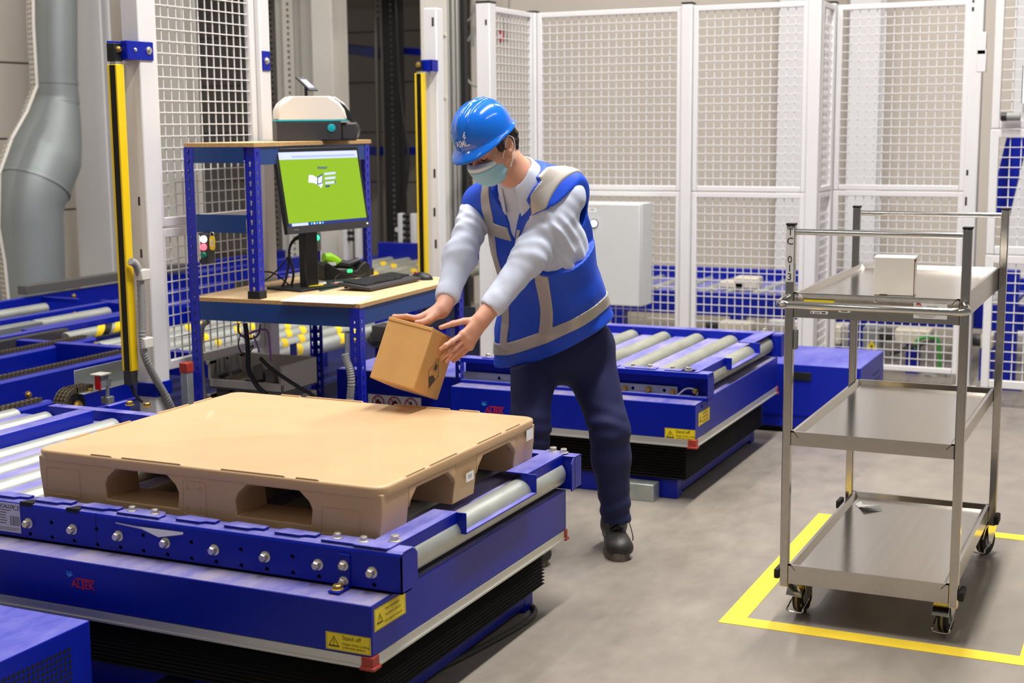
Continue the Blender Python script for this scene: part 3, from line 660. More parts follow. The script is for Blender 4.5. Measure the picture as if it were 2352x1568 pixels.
# hydraulic power units: one by each lift table
def vents(mb, o, u, v, n, nx, nz, pu, pv, s):
    for i in range(nx):
        for j in range(nz): mb.rect(Vector(o)+u*(i*pu)+v*(j*pv), u, v, n, s, s, .0006)
PUR = M('blue_cabinet_paint', '0a20a2', .38, spec=.35, dust=('9a96d2', .5, 4))  # top dust is strengthened to paint in the pale grazing reflection too
p = ay(206, 1424, 2.85); x1, zt = p.x, p.z
t = thing('hydraulic_power_unit', 'blue metal power unit box with a vent grille in the bottom left corner', 'power unit', (x1-.25, 2.5, 0))
MB(PUR).box((x1-.6, 2.1, .02), (x1, 2.85, zt)).build('cabinet', t, bevel=.004)
mb = MB(M('vent_dark', '050608', .8)); 
e = ax(165, 1512, x1); vents(mb, (x1, e.y-.009, zt-.053), -Y, -Z, X, 16, 9, .0165, .0165, .011); mb.build('vent_grille', t)
MB(RUBBER).box((x1-.58, 2.13, 0), (x1-.02, 2.83, .02)).build('plinth', t)
p = ay(1977, 846, 7.2); x1, zt = p.x, p.z
t = thing('hydraulic_power_unit', 'blue metal power unit box with a recessed handle seen behind the trolley', 'power unit', (x1-.35, 7.5, 0))
MB(PUR).box((x1-.66, 7.2, .03), (x1, 7.83, zt)).build('cabinet', t, bevel=.004)
a, b = ay(1822, 853, 7.2), ay(1863, 874, 7.2); mb = MB(BLACK).box((a.x, 7.193, b.z), (b.x, 7.2, a.z)); mb.mat(M('vent_dark', '050608', .8)).box((a.x+.012, 7.1925, b.z+.012), (b.x-.012, 7.194, a.z-.008)); tag(mb.build('recessed_handle', t, bevel=.002), 'black recessed handle')
mb = MB(M('vent_dark', '050608', .8))
for k in range(4): mb.rect((x1, 7.62, zt-.09-.035*k), Y, Z, X, .2, .006, .0006)
mb.build('vent_slots', t)
MB(BLUE).box((x1-.6601, 7.196, zt-.27), (x1+.0001, 7.2, zt-.262)).build('door_seam', t)
MB(RUBBER).box((x1-.64, 7.23, 0), (x1-.02, 7.8, .03)).build('plinth', t)

# cable lying on the floor round the corner of the near lift table
tag(MB(M('dark_floor_cable', '3a3936', .6)).tube(smoothpath([az(a, b, .009) for a, b in ((1195, 1392), (1218, 1390), (1229, 1402), (1218, 1420), (1180, 1445), (1120, 1478), (1040, 1520), (960, 1556))]), .009, 8).build('floor_cable'), 'dark cable lying on the floor along the near lift table', 'cable')
# ------------------------------------------------------------------ chain and roller conveyors on the left
CHAIN = M('oiled_chain', '6b6152', .45, .6)
BLUEL = M('blue_rail_coat', '031a98', .34, spec=.35, dust=('7e78b8', .35, 5))
def hline(px, py, z, px2): # X of a bar running along Y, and its Y span
    a, b = az(px, py, z), az(px2, py-(px2-px)*.2, z); return a
def chain(parent, x, y0, y1, z, pitch_=.026):
    mb = MB(CHAIN); n = int((y1-y0)/pitch_)
    for k in range(n):
        y_ = y0+k*pitch_; 
        for s_ in (-.012, .012): mb.box((x+s_-.002, y_, z-.008), (x+s_+.002, y_+pitch_*.8, z+.009))
        mb.cyl((x-.011, y_+pitch_*.4, z), (x+.011, y_+pitch_*.4, z), .008, 8)
    return mb.build('drive_chain', parent)
def chain_rail(x, y0, y1, z, label, h=.12, w=.06, bolts=(), sprocket=None, holes=6):
    t = thing('chain_conveyor_rail', label, 'conveyor', (x, (y0+y1)/2, 0), 'blue chain conveyor rails at left')
    mb = MB(BLUEL); prof = [(-w/2, -h), (w/2, -h), (w/2, -.024), (w/2-.012, -.012), (-w/2+.012, -.012), (-w/2, -.024)]
    mb.plate((x, y0, z), X, Z, Y, prof, y1-y0); mb.box((x-w/2-.03, y0, z-h-.01), (x+w/2+.03, y1, z-h)); mb.build('rail', t, bevel=.002)
    mb = MB(M('vent_dark', '050608', .8)); 
    for k in range(holes): mb.poly((x+w/2, y0+.25+.06*k+(.03 if k > 2 else 0), z-h*.72), Y, Z, X, circ(0, 0, .009, 10), .0006)
    mb.build('punched_hole', t)
    mb = MB(BLUEL)
    for yy in (y0+.15, y1-.2): MB(BLUEL).box((x-w/2, yy-.03, .18 if x < -4.25 else 0), (x+w/2, yy+.03, z-h)).build('leg', t)
    chain(t, x, y0+.03, y1-.03, z)
    for yy, zz in bolts: MB(BRASS).hexbolt((x+w/2, yy, z+zz), X, .013, .012).build('bolt', t)
    return t
zc = .5
def span(x, pxa, pya, pxb, pyb): return ax(pxa, pya, x).y, ax(pxb, pyb, x).y
xE = (az(0, 868, zc).x+az(282, 804, zc).x)/2
chain_rail(xE, ax(-40, 878, xE).y, ax(292, 802, xE).y, zc, 'long blue chain conveyor rail whose chain runs behind the near yellow light curtain', .24, .06, ((ax(205, 815, xE).y, -.1), (ax(50, 862, xE).y, -.1)))
xD = (az(0, 808, zc).x+az(215, 770, zc).x)/2
t = chain_rail(xD, ax(-40, 816, xD).y, ax(212, 770, xD).y, zc, 'blue chain conveyor rail with a punched side ending below the hazard striped rollers', .2, .06, ((ax(209, 782, xD).y, -.05),))
xF = (az(0, 937, zc).x+az(107, 914, zc).x)/2
t = chain_rail(xF, ax(-40, 944, xF).y, ax(112, 914, xF).y, zc, 'short blue chain conveyor rail ending at the curled drive chain', .14, .05, ((ax(111, 935, xF).y, -.06),), holes=2)
# curled chain over its sprocket
yS = ax(140, 915, xF+.02).y; t2 = thing('chain_sprocket', 'dark drive chain curling over a sprocket beside the galvanised tray', 'sprocket', (xF, yS, .45))
mb = MB(CHAIN)
for k in range(11):
    a = R(90+k*14); c = Vector((xF+.03, yS+.05+.07*math.cos(a), .445+.07*math.sin(a))); d = Vector((0, -math.sin(a), math.cos(a))); up_ = Vector((0, math.cos(a), math.sin(a)))
    for s_ in (-.028, -.01, .01, .028): mb.obox(c+X*s_, X, d, up_, .003, .009, .011)
    mb.cyl(c-X*.03, c+X*.03, .006, 8)
for k in range(5):
    for s_ in (-.028, -.01, .01, .028): mb.obox((xF+.03+s_, yS+.06+.021*k, .515), X, Y, Z, .003, .009, .011)
    mb.cyl((xF, yS+.06+.021*k, .515), (xF+.06, yS+.06+.021*k, .515), .006, 8)
mb.build('drive_chain', t2); MB(BLACK).cyl((xF+.005, yS+.05, .445), (xF+.055, yS+.05, .445), .058, 20).build('sprocket_wheel', t2)
MB(BRASS).hexbolt((xF+.062, yS+.05, .445), X, .02, .012).build('bolt', t2)
# flat dusty side channels between lift and chains
def bar(name, label, a, b, w_, h, mat=BLUED, cat='conveyor rail', grp=None, bev=.003):
    return tag(MB(mat).beam(a, b, w_, h).build(name, bevel=bev), label, cat, grp)
xs_ = (az(0, 990, zc).x+az(200, 940, zc).x)/2
zq = .535; xs_ = (az(0, 990, zq).x+az(200, 943, zq).x)/2
a, b = Vector((xs_, ax(-60, 1004, xs_).y, zq)), Vector((xs_, ax(198, 943, xs_).y, zq))
bar('side_channel', 'dusty blue side channel beside the foreground rollers at left', a, b, .07, .12)
a = az(213, 945, .52); b = az(375, 935, .52)
cc = tag(MB(BLUED).box((a.x, 4.30, .4), (-3.78, 4.42, .525)).build('cross_channel', bevel=.004), 'dusty blue cross channel at the foot of the near white fence post', 'conveyor rail')
MB(BLUED).box((-3.95, 4.32, 0), (-3.87, 4.4, .4)).build('leg', cc)
for px, py in ((291, 932), (331, 936)):
    p = az(px, py, .525); MB(BRASS).hexbolt((p.x, 4.34, .525), Z, .014, .014).build('channel_bolt', cc)
# far blue rails and loose rollers of the accumulation conveyor
rails = (((0, 693), (276, 647), .09, 'far blue conveyor rail below the grey cable duct'), ((0, 729), (278, 692), .08, 'blue conveyor rail between the two bare silver rollers'), ((86, 750), (280, 717), .07, 'blue conveyor rail behind the hazard striped rollers'))
for (a, b, h, lab) in rails:
    x_ = (az(*a, zc).x+az(*b, zc).x)/2; y0, y1 = ax(a[0]-30, a[1]+5, x_).y, ax(*b, x_).y+1.2
    t = tag(MB(BLUEL).beam((x_, y0, zc), (x_, y1, zc), .05, h+.03).build('conveyor_rail', bevel=.003), lab, 'conveyor rail', 'far blue conveyor rails at left')
    for yy in (y0+.4, y1-.3): MB(BLUEL).box((x_-.025, yy-.03, .18 if 3.3 < yy < 8.9 else 0), (x_+.025, yy+.03, zc-h-.03)).build('leg', t)
    mb = MB(BRASS)
    yb_ = y0+.6*(y1-1.2-y0); mb.hexbolt((x_+.025, yb_, zc-.04), X, .013, .01); mb.build('bolt', t)
def roller(a, b, r_, label, z=zc, mat=ROLLER, grp='loose rollers at left', stripes=False):
    p, q = az(*a, z), az(*b, z); x_ = (p.x+q.x)/2; y0, y1 = ax(*a, x_).y, ax(*b, x_).y
    mb = MB(mat); mb.lathe((x_, y0, z-r_), Y, [(.01, 0), (r_*.85, 0), (r_, .005), (r_, y1-y0-.005), (r_*.85, y1-y0), (.01, y1-y0)], 24)
    o = tag(mb.build('conveyor_roller'), label, 'roller', grp)
    if stripes:
        for s_, wd in stripes:
            mb = MB(YEL); n = 16; vs = []; y_ = y0+(y1-y0)*s_; rr = r_+.0012
            for k in range(n+1):
                an = R(-20+220*k/n); sh = .10*k/n*1.4
                for w2 in (0, wd): vs.append((x_+rr*math.cos(an), y_+sh+w2, z-r_+rr*math.sin(an)))
            mb.add(vs, [(2*k, 2*k+1, 2*k+3, 2*k+2) for k in range(n)], True); mb.build('hazard_stripe', o)
            mb = MB(BLACK); vs = [(v[0]*1, v[1]+wd, v[2]) for v in vs]
            mb.add(vs, [(2*k, 2*k+1, 2*k+3, 2*k+2) for k in range(n)], True); mb.build('hazard_stripe', o)
    return o
roller((-40, 719), (104, 695), .035, 'bare silver roller below the far blue rail')
roller((79, 737), (247, 702), .035, 'bare silver roller below the middle blue rail')
roller((148, 752), (300, 722), .036, 'rear silver roller with yellow and black hazard stripes behind the near light curtain', stripes=((.12, .06), (.32, .06), (.78, .06)))
roller((150, 764), (300, 733), .036, 'front silver roller with yellow and black hazard stripes behind the near light curtain', stripes=((.35, .06), (.62, .06)))
roller((253, 791), (420, 755), .042, 'fat silver roller behind the near light curtain pole', zc-.01)
x_ = az(0, 760, zc).x
p0, p1 = az(-20, 770, zc-.02), az(84, 745, zc-.02)
tag(MB(GALV).beam((p1.x, p0.y-.1, zc), (p1.x, p1.y, zc), .1, .06).build('galvanised_beam', bevel=.003), 'galvanised beam at the left edge below the middle blue rail', 'beam')
p0, p1 = az(-20, 786, zc), az(149, 757, zc)
tag(MB(M('dark_rubber_bar', '3b383c', .5)).beam((p1.x, ax(-20, 786, p1.x).y, zc+.01), (p1.x, ax(149, 757, p1.x).y, zc+.01), .06, .09).build('buffer_bar', bevel=.004), 'dark grey buffer bar beside the hazard striped rollers', 'bar')
p0, p1 = az(50, 656, .58), az(276, 625, .58)
tag(MB(M('grey_duct_pvc', '5a5856', .5)).beam(ax(50, 656, p0.x), ax(420, 604, p0.x), .08, .06).build('cable_duct', bevel=.004), 'grey plastic cable duct along the far conveyor rail', 'cable duct')
for i, (pa, pb) in enumerate((((88, 680), (180, 686)), ((232, 689), (310, 694)))):
    tag(MB(BLUEL).beam(az(*pa, zc-.01), az(*pb, zc-.01), .03, .03).build('cross_bar'), 'slanted blue cross bar between the far rails, %s' % ('left one' if i == 0 else 'right one, behind the light curtain'), 'cross bar', 'cross bars between the far rails')
tag(MB(M('blue_sheet_dark', '0a1450', .5)).box((-7.4, 3.2, .16), (-4.3, 8.95, .18)).box((-7.3, 3.3, 0), (-7.2, 8.9, .16)).box((-4.4, 3.3, 0), (-4.35, 8.9, .16)).build('conveyor_pan'), 'dark blue sheet pan below the chain conveyors at left', 'pan')
# galvanised tray with photo sensor
t = thing('galvanised_tray', 'galvanised angle tray in front of the near fence post', 'tray', az(250, 900, .45))
xt = az(190, 900, .5).x; y0, y1 = ax(178, 900, xt).y, ax(330, 870, xt).y
mb = MB(GALV); zz = .50
mb.box((xt-.06, y0+.05, zz), (xt-.056, y1+.1, zz+.085)); mb.box((xt-.06, y0, zz-.004), (xt+.035, y1+.1, zz))
mb.build('tray', t, bevel=.002)
for k in (.15, .8): MB(BRASS).hexbolt((xt+.01, y0+(y1-y0)*k, zz), Z, .012, .008).build('bolt', t)
s = thing('photo_sensor', 'small grey and red photo sensor on a rod in front of the galvanised tray', 'sensor', az(235, 905, .5))
c = ax(233, 877, xt+.06); mb = MB(M('sensor_grey', '8b93a0', .4)).box((c.x-.016, c.y-.02, c.z-.022), (c.x+.016, c.y+.02, c.z+.03)); mb.build('sensor_body', s, bevel=.004)
MB(M('red_lens', 'c01818', .25)).box((c.x-.014, c.y-.027, c.z-.03), (c.x+.014, c.y-.018, c.z+.03)).build('red_lens', s, bevel=.002)
MB(OFFW).box((c.x-.03, c.y-.035, c.z+.032), (c.x+.03, c.y+.03, c.z+.038)).build('bracket_plate', s, bevel=.001)
c2 = ax(247, 910, xt+.07); c3 = ax(247, 860, xt+.07); MB(GALV).cyl(c2, c3, .008, 12).cyl(c3-Z*.05, c3-Z*.015, .013, 12).build('rod', s)
MB(BLACK).tube(smoothpath([ax(229, 892, xt+.06), ax(232, 905, xt+.07), ax(247, 915, xt+.07)]), .003, 8).build('sensor_cable', s)
MB(GALV).box((c2.x-.02, c2.y-.02, c2.z-.03), (c2.x+.02, c2.y+.02, c2.z)).build('clamp', s, bevel=.003)

# ------------------------------------------------------------------ conveyor through the far opening (behind the bench screen)
for k, (pa, pb) in enumerate((((700, 598), (1010, 614)), ((690, 613), (1000, 630)), ((680, 632), (1000, 650)))):
    z = .5; p, q = az(*pa, z), az(*pb, z)
yl0, yl1 = 7.3, 9.7
for k in range(7):
    x_ = -4.05-k*.17; o = MB(ROLLER).lathe((x_, 5.75, .46), Y, [(.01, 0), (.034, 0), (.04, .005), (.04, 1.32), (.034, 1.325), (.01, 1.325)], 20).build('conveyor_roller')
    tag(o, 'zinc roller with yellow stripes seen through the far opening beside the keyboard', 'roller', 'rollers in the far opening')
    for yy in (6.0+.12*(k % 3), 6.55+.1*(k % 2), 6.28+.13*((k+1) % 2)):
        mb = MB(YEL); n = 10; vs = []
        for j in range(n+1):
            an = R(-10+200*j/n)
            for w2 in (0, .05): vs.append((x_+.0412*math.cos(an), yy+.008*j+w2, .46+.0412*math.sin(an)))
        mb.add(vs, [(2*j, 2*j+1, 2*j+3, 2*j+2) for j in range(n)], True); mb.build('hazard_stripe', o)
for yy, lab in ((5.66, 'blue rail along the near side of the striped rollers in the far opening'), (7.14, 'blue rail along the far side of the striped rollers in the far opening')):
    o = tag(MB(BLUEL).box((-6.2, yy-.03, .38), (-3.86, yy+.03, .5)).build('conveyor_rail', bevel=.003), lab, 'conveyor rail', 'blue rails in the far opening')
    for x_ in (-5.9, -4.6): MB(BLUEL).box((x_-.03, yy-.025, .18), (x_+.03, yy+.025, .38)).build('leg', o)
for k in range(7):
    x_ = -4.72-k*.16; o = MB(ROLLD).lathe((x_, 8.42, .53), Y, [(.01, 0), (.034, 0), (.04, .005), (.04, 1.45), (.034, 1.455), (.01, 1.455)], 18).build('conveyor_roller')
    tag(o, 'dusty roller with yellow stripes just behind the keyboard, beyond the guide posts', 'roller', 'rollers beyond the guide posts')
    for yy in (8.7+.14*(k % 3), 9.25+.12*(k % 2)):
        mb = MB(YEL); n = 10; vs = []
        for j in range(n+1):
            an = R(-10+200*j/n)
            for w2 in (0, .08): vs.append((x_+.0412*math.cos(an), yy+.01*j+w2, .53+.0412*math.sin(an)))
        mb.add(vs, [(2*j, 2*j+1, 2*j+3, 2*j+2) for j in range(n)], True); mb.build('hazard_stripe', o)
for yy, lab in ((8.385, 'low blue rail at the near side of the rollers just behind the keyboard'), (9.91, 'low blue rail at the far side of the rollers just behind the keyboard')):
    o = tag(MB(BLUEL).box((-5.8, yy-.03, .46), (-4.6, yy+.03, .56 if yy < 9 else .68)).build('conveyor_rail', bevel=.003), lab, 'conveyor rail', 'blue rails in the far opening')
    for x_ in (-5.75, -4.66): MB(BLUEL).box((x_-.03, yy-.025, .18 if yy < 9 else 0), (x_+.03, yy+.025, .46)).build('leg', o)
for x_, lab in ((-5.6, 'first long blue rail behind the striped rollers'), (-6.1, 'second long blue rail behind the striped rollers'), (-6.7, 'third long blue rail behind the striped rollers'), (-7.2, 'rearmost long blue rail behind the striped rollers')):
    yb0 = 5.0 if x_ > -5.7 else 8.6
    o = tag(MB(BLUEL).box((x_-.03, yb0, .4), (x_+.03, 10.6, .52)).build('conveyor_rail', bevel=.003), lab, 'conveyor rail', 'blue rails in the far opening')
    for yy in (yb0+.2, 10.4): MB(BLUEL).box((x_-.03, yy-.03, .18 if yy < 8.9 else 0), (x_+.03, yy+.03, .4)).build('leg', o)
for px, lab in ((808, 'pair of white guide posts with black rollers below the screen'), (936, 'pair of white guide posts with black rollers left of the far light curtain')):
    c = ay(px, 540, 10.1); t = thing('guide_post_pair', lab, 'guide post', (c.x, 10.1, .0), 'white guide posts')
    top = ay(px, 490, 10.1).z; 
    for s_ in (-1, 1): MB(WHITE).box((c.x+s_*.058-.021, 10.08, .4), (c.x+s_*.058+.021, 10.14, top)).build('post', t, bevel=.006)
    for k in range(5): MB(BLACK).cyl((c.x-.037, 10.1, .68+k*.05), (c.x+.037, 10.1, .68+k*.05), .017, 12).build('guide_roller', t)
    MB(OFFW).box((c.x-.11, 10.09, .75), (c.x-.075, 10.12, .785)).build('bracket', t, bevel=.003)
    MB(BLUEL).box((c.x-.12, 10.06, .0), (c.x+.12, 10.16, .42)).build('foot', t)
# ------------------------------------------------------------------ conveyor and motors behind the right hand fence
a, b = ay(1465, 668, 9.5), ay(1786, 675, 9.5)
t = thing('rear_conveyor', 'blue roller conveyor behind the white mesh fence', 'conveyor', ((a.x+b.x)/2, 9.6, 0))
zt = (a.z+b.z)/2; x0, x1 = -4.1, -.2
MB(BLUEL).box((x0, 9.5, zt-.16), (x1, 9.56, zt)).build('side_rail', t, bevel=.003); MB(BLUEL).box((x0, 10.5, zt-.1), (x1, 10.56, zt+.07)).build('side_rail', t, bevel=.003)
for k in range(20): MB(ROLLER).lathe((x0+.1+k*.195, 9.56, zt-.03), Y, [(.035, 0), (.035, .94)], 16).build('roller', t)
for k in range(20): MB(BLUED).box((x0+.15+k*.195, 9.57, zt-.02), (x0+.25+k*.195, 10.49, zt-.012)).build('cover_plate', t)
for k in range(18): MB(BOLT).hexbolt((x0+.15+k*.21, 9.53, zt), Z, .018, .016).build('rail_bolt', t)
for x_ in (-3.6, -2.72, -1.9, -1.0): MB(BLUEL).box((x_-.05, 9.5, 0), (x_+.05, 9.58, zt-.16)).build('leg', t, bevel=.003)
CREAMP = M('cream_motor', 'd8d0bb', .45)
for pa, pb, lab in (((1652, 645), (1712, 665), 'left cream cover lying on the conveyor behind the fence'), ((1684, 636), (1740, 650), 'right cream cover lying on the conveyor behind the fence')):
    p, q = ay(*pa, 9.75), ay(*pb, 9.75); mb = MB(CREAMP).box((p.x, 9.75, zt+.005), (q.x, 9.9, max(zt+.05, p.z))); tag(mb.build('plastic_cover', bevel=.012, seg=3), lab, 'cover', 'cream covers behind the fence')
def motor(pa, pb, y, label, fins=True):
    p, q = ay(*pa, y), ay(*pb, y); cx = (p.x+q.x)/2; y -= .06; t = thing('gear_motor', label, 'motor', (cx, y, 0), 'motors behind the fence')
    h = p.z-q.z; z_ = (p.z+q.z)/2; mb = MB(CREAMP).box((p.x, y, q.z), (q.x, y+.13, p.z)); mb.build('housing', t, bevel=.015, seg=3)
    mb = MB(DARKG); mb.cyl((p.x-.1, y+.065, z_), (p.x+.002, y+.065, z_), min(.065, h*.42), 20); mb.build('fan_cover', t); MB(BLUEL).box((cx-.04, y+.02, 0), (cx+.04, y+.1, q.z)).build('support', t)
motor((1655, 735), (1730, 762), 9.35, 'cream motor under the conveyor behind the fence, left of the trolley')
motor((2058, 752), (2140, 790), 9.3, 'cream motor behind the fence, seen through the middle of the trolley')
motor((1905, 745), (1935, 790), 9.3, 'cream motor behind the fence beside the trolley left rear post')
motor((2255, 764), (2282, 800), 9.2, 'cream motor behind the gate mesh at right')
p, q = ay(1982, 752, 9.35), ay(2026, 800, 9.35); t = thing('junction_box', 'grey junction box with a yellow warning triangle behind the fence', 'box', (p.x, 9.35, 0))
MB(M('box_grey', '8a8d8c', .5)).box((p.x, 9.35, q.z-.1), (q.x, 9.5, p.z)).build('box', t, bevel=.004); mb = MB(STICK); c = ay(2002, 796, 9.349)
mb.poly((c.x, 9.349, c.z), X, Z, -Y, [(-.05, -.045), (.05, -.045), (0, .045)]); mb.mat(INK).rect((c.x, 9.349, c.z-.01), X, Z, -Y, .012, .04, .001); mb.build('warning_triangle', t); MB(BLUEL).box((p.x+.03, 9.4, 0), (q.x-.03, 9.46, q.z-.1)).build('post', t)
for pts, m_, r_, lab in ((((2100, 800), (2110, 780), (2140, 774), (2155, 785), (2158, 850)), M('green_cable', '3f9a3a', .5), .012, 'green cable arching behind the fence above the trolley'), (((2045, 812), (2090, 798), (2130, 786), (2150, 784)), BLACK, .014, 'black cable running to the green cable behind the fence'),
                    (((2100, 870), (2130, 860), (2165, 872), (2178, 864), (2160, 850)), GREYC, .012, 'grey cable loop on the floor under the fence rail'), (((1990, 868), (2060, 872), (2110, 874), (2180, 876)), BLACK, .02, 'black hose on the floor under the fence rail')):
    tag(MB(m_).tube(smoothpath([ay(a, b, 9.2) for a, b in pts]), r_, 8).build('cable'), lab, 'cable', 'cables behind the fence')
p, q = ay(2352, 320, 9.0), ay(2310, 490, 9.0)
tag(MB(BLUEL).beam(ay(2362, 318, 9.0), ay(2318, 500, 9.0), .05, .12, up=(1, 0, 0)).build('slanted_post', bevel=.003), 'slanted blue post behind the gate mesh at the right edge', 'post')
p = ay(2318, 780, 8.95); tag(MB(BLUEL).box((p.x-.045, 8.9, 0), (p.x+.045, 8.98, .72)).box((p.x-.09, 8.87, 0), (p.x+.09, 9.01, .012)).build('floor_stanchion', bevel=.003), 'blue conveyor leg behind the gate at the right edge', 'leg')
# ------------------------------------------------------------------ white mesh guarding
def frame(mb, o, u, n, w_, z0, z1, t=.03, d=.03):
    o = Vector(o); c = lambda a, z: o+u*a+Z*z
    for a0, a1, b0, b1 in ((0, t, z0, z1), (w_-t, w_, z0, z1), (t, w_-t, z0, z0+t), (t, w_-t, z1-t, z1)):
        mb.obox(o+u*((a0+a1)/2)+Z*((b0+b1)/2), u, Z, n, (a1-a0)/2, (b1-b0)/2, d/2)
def wires(mb, o, u, n, w_, z0, z1, px=.05, pz=.05, r_=.0024):
    o = Vector(o); nx = max(1, round(w_/px)); nz = max(1, round((z1-z0)/pz))
    for k in range(1, nx): p = o+u*(w_*k/nx); mb.obox(p+Z*((z0+z1)/2)-n*.003, u, n, Z, r_, r_, (z1-z0)/2)
    for k in range(1, nz): p = o+u*(w_/2)+Z*(z0+(z1-z0)*k/nz)+n*.002; mb.obox(p, u, n, Z, w_/2, r_, r_)
def panel(p, q, levels, label, px=.05, t=.032, pz=.05, r_=.0024, grp='white mesh fence panels'):
    """mesh panel from p to q (plan points); levels = z breaks, one framed mesh per level"""
    p = Vector((p[0], p[1], 0)); q = Vector((q[0], q[1], 0)); u = (q-p).normalized(); n = u.cross(Z); w_ = (q-p).length
    th = thing('mesh_fence_panel', label, 'fence panel', (p+q)/2, grp)
    for z0, z1 in zip(levels[:-1], levels[1:]):
        f = MB(WHITE); frame(f, p, u, n, w_, z0+.003, z1-.003, t); fo = f.build('panel_frame', th, bevel=.004)
        m = MB(WHITE); wires(m, p+u*t, u, n, w_-2*t, z0+t, z1-t, px, pz, r_); m.build('wire_mesh', fo)
    return th
def post(x, y, label, w_=.07, d=.07, top=2.3, cap=True, slots=(), name='fence_post', grp='white fence posts', base=0.0):
    th = thing(name, label, 'fence post', (x, y, 0), grp)
    MB(WHITE).box((x-w_/2, y-d/2, base), (x+w_/2, y+d/2, top)).build('post_profile', th, bevel=.006)
    if cap: MB(BLACK).box((x-w_/2-.001, y-d/2-.001, top), (x+w_/2+.001, y+d/2+.001, top+.01)).build('post_cap', th)
    if base == 0: MB(WHITE).box((x-w_/2-.03, y-d/2-.03, 0), (x+w_/2+.03, y+d/2+.03, .008)).build('foot_plate', th)
    for sl in slots:
        a, b = ay(sl[0], sl[1], y-d/2), ay(sl[0], sl[2], y-d/2); MB(BLACK).box((a.x-.006, y-d/2-.0008, b.z), (a.x+.006, y-d/2, a.z)).build('post_slot', th)
    return th
YP, YQ = 8.45, 8.85
FT, FM, FB = 2.305, 1.187, .10
x1a, x1b = ay(1217, 300, YP).x, ay(1236, 300, YP).x
x2a, x2b = ay(1567, 300, YP).x, ay(1591, 300, YP).x
x3a, x3b = ay(1855, 300, YP).x, ay(1883, 300, YP).x
x5a, x5b = ay(2221, 300, YQ).x, ay(2252, 300, YQ).x
xj = ay(1905, 300, YQ).x
xs0 = (x1a+x1b)/2; yn = ax(1118, 200, xs0).y
post(xs0, yn, 'white fence post left of the short end panel, right above the hard hat', .09, .09, FT+.01, slots=((1116, 45, 58),))
panel((xs0, yn+.047), (xs0, YP-.037), (FB, FM, FT), 'short end panel of white mesh turned edge on, left of the long fence', .05)
post((x1a+x1b)/2, YP, 'slim white corner post where the short end panel meets the long fence', x1b-x1a, .07, FT)
panel((x1b+.002, YP), (x2a-.002, YP), (FB, FM, FT), 'white mesh panel right behind the worker, grey control cabinet in front of it')
post((x2a+x2b)/2, YP, 'white fence post right of the grey control cabinet', x2b-x2a, .07, FT+.01)
panel((x2b+.002, YP), (x3a-.002, YP), (FB, FM, FT), 'white mesh panel left of the fence corner, a white column behind its right side')
post((x3a+x3b)/2, YP, 'white post at the outer corner where the long fence steps back', x3b-x3a, .07, FT+.01)
panel(((x3b+xj)/2, YP+.04), ((x3b+xj)/2, YQ-.04), (FB, FM, FT), 'narrow edge on mesh panel joining the two stretches of fence', .05)
post(xj, YQ, 'white post at the inner corner where the long fence steps back', .06, .07, FT+.01)
panel((xj+.035, YQ), (x5a-.002, YQ), (FB-.02, FM, FT), 'white mesh panel behind the trolley, left of the gate post')
post((x5a+x5b)/2, YQ-.02, 'tall slotted white gate post behind the trolley', x5b-x5a, .09, 2.6, slots=((2236, 0, 6), (2235, 16, 26), (2222, 390, 403), (2219, 452, 472)))
# gate leaf, nearer and slightly ajar
yg = 8.3; g0 = ay(2264, 600, yg); g1 = ay(2400, 600, yg); gz0 = ay(2300, 892, yg).z; gzm = ay(2310, 296, yg).z; gz2 = ay(2310, 585, yg).z
gt = panel((g0.x, yg), (g0.x+.85, yg-.03), (gz0, gz2, gzm, 2.75), 'white mesh gate leaf at the right edge', .057, .045, .0545, .0026)
for py in (100, 140, 640): MB(WHITE).obox(ay(2255, py, yg), X, Y, Z, .025, .02, .06 if py < 640 else .05).build('gate_hinge', gt, bevel=.003)
p = ay(2322, 268, 8.25); MB(GREYC).cyl((p.x-.02, 8.24, p.z), (p.x+.05, 8.24, p.z), .022, 16).mat(BLACK).cyl((p.x-.05, 8.24, p.z), (p.x-.02, 8.24, p.z), .024, 16).build('gate_knob', gt)
c0 = ay(2349, 150, 8.24); c1 = ay(2349, 237, 8.24)
tag(MB(PAPER).box((c0.x, 8.245, c1.z), (c0.x+.2, 8.247, c0.z)).mat(BLACK).box((c0.x, 8.244, c1.z), (c0.x+.004, 8.246, c0.z)).build('notice_board'), 'white notice in a dark edge at the right edge on the gate', 'notice')
# red notice behind the end panel
p = ay(1143, 68, 11.49); q = ay(1157, 96, 11.49); mb = MB(M('notice_red', 'b02a30', .5)).box((p.x, 11.49, q.z), (q.x, 11.5, p.z)); mb.mat(PAPER).rect(((p.x+q.x)/2-.01, 11.49, (p.z+q.z)/2), X, Z, -Y, .03, .02, .001)
tag(mb.build('red_notice'), 'small red notice behind the short end panel of the fence', 'notice')
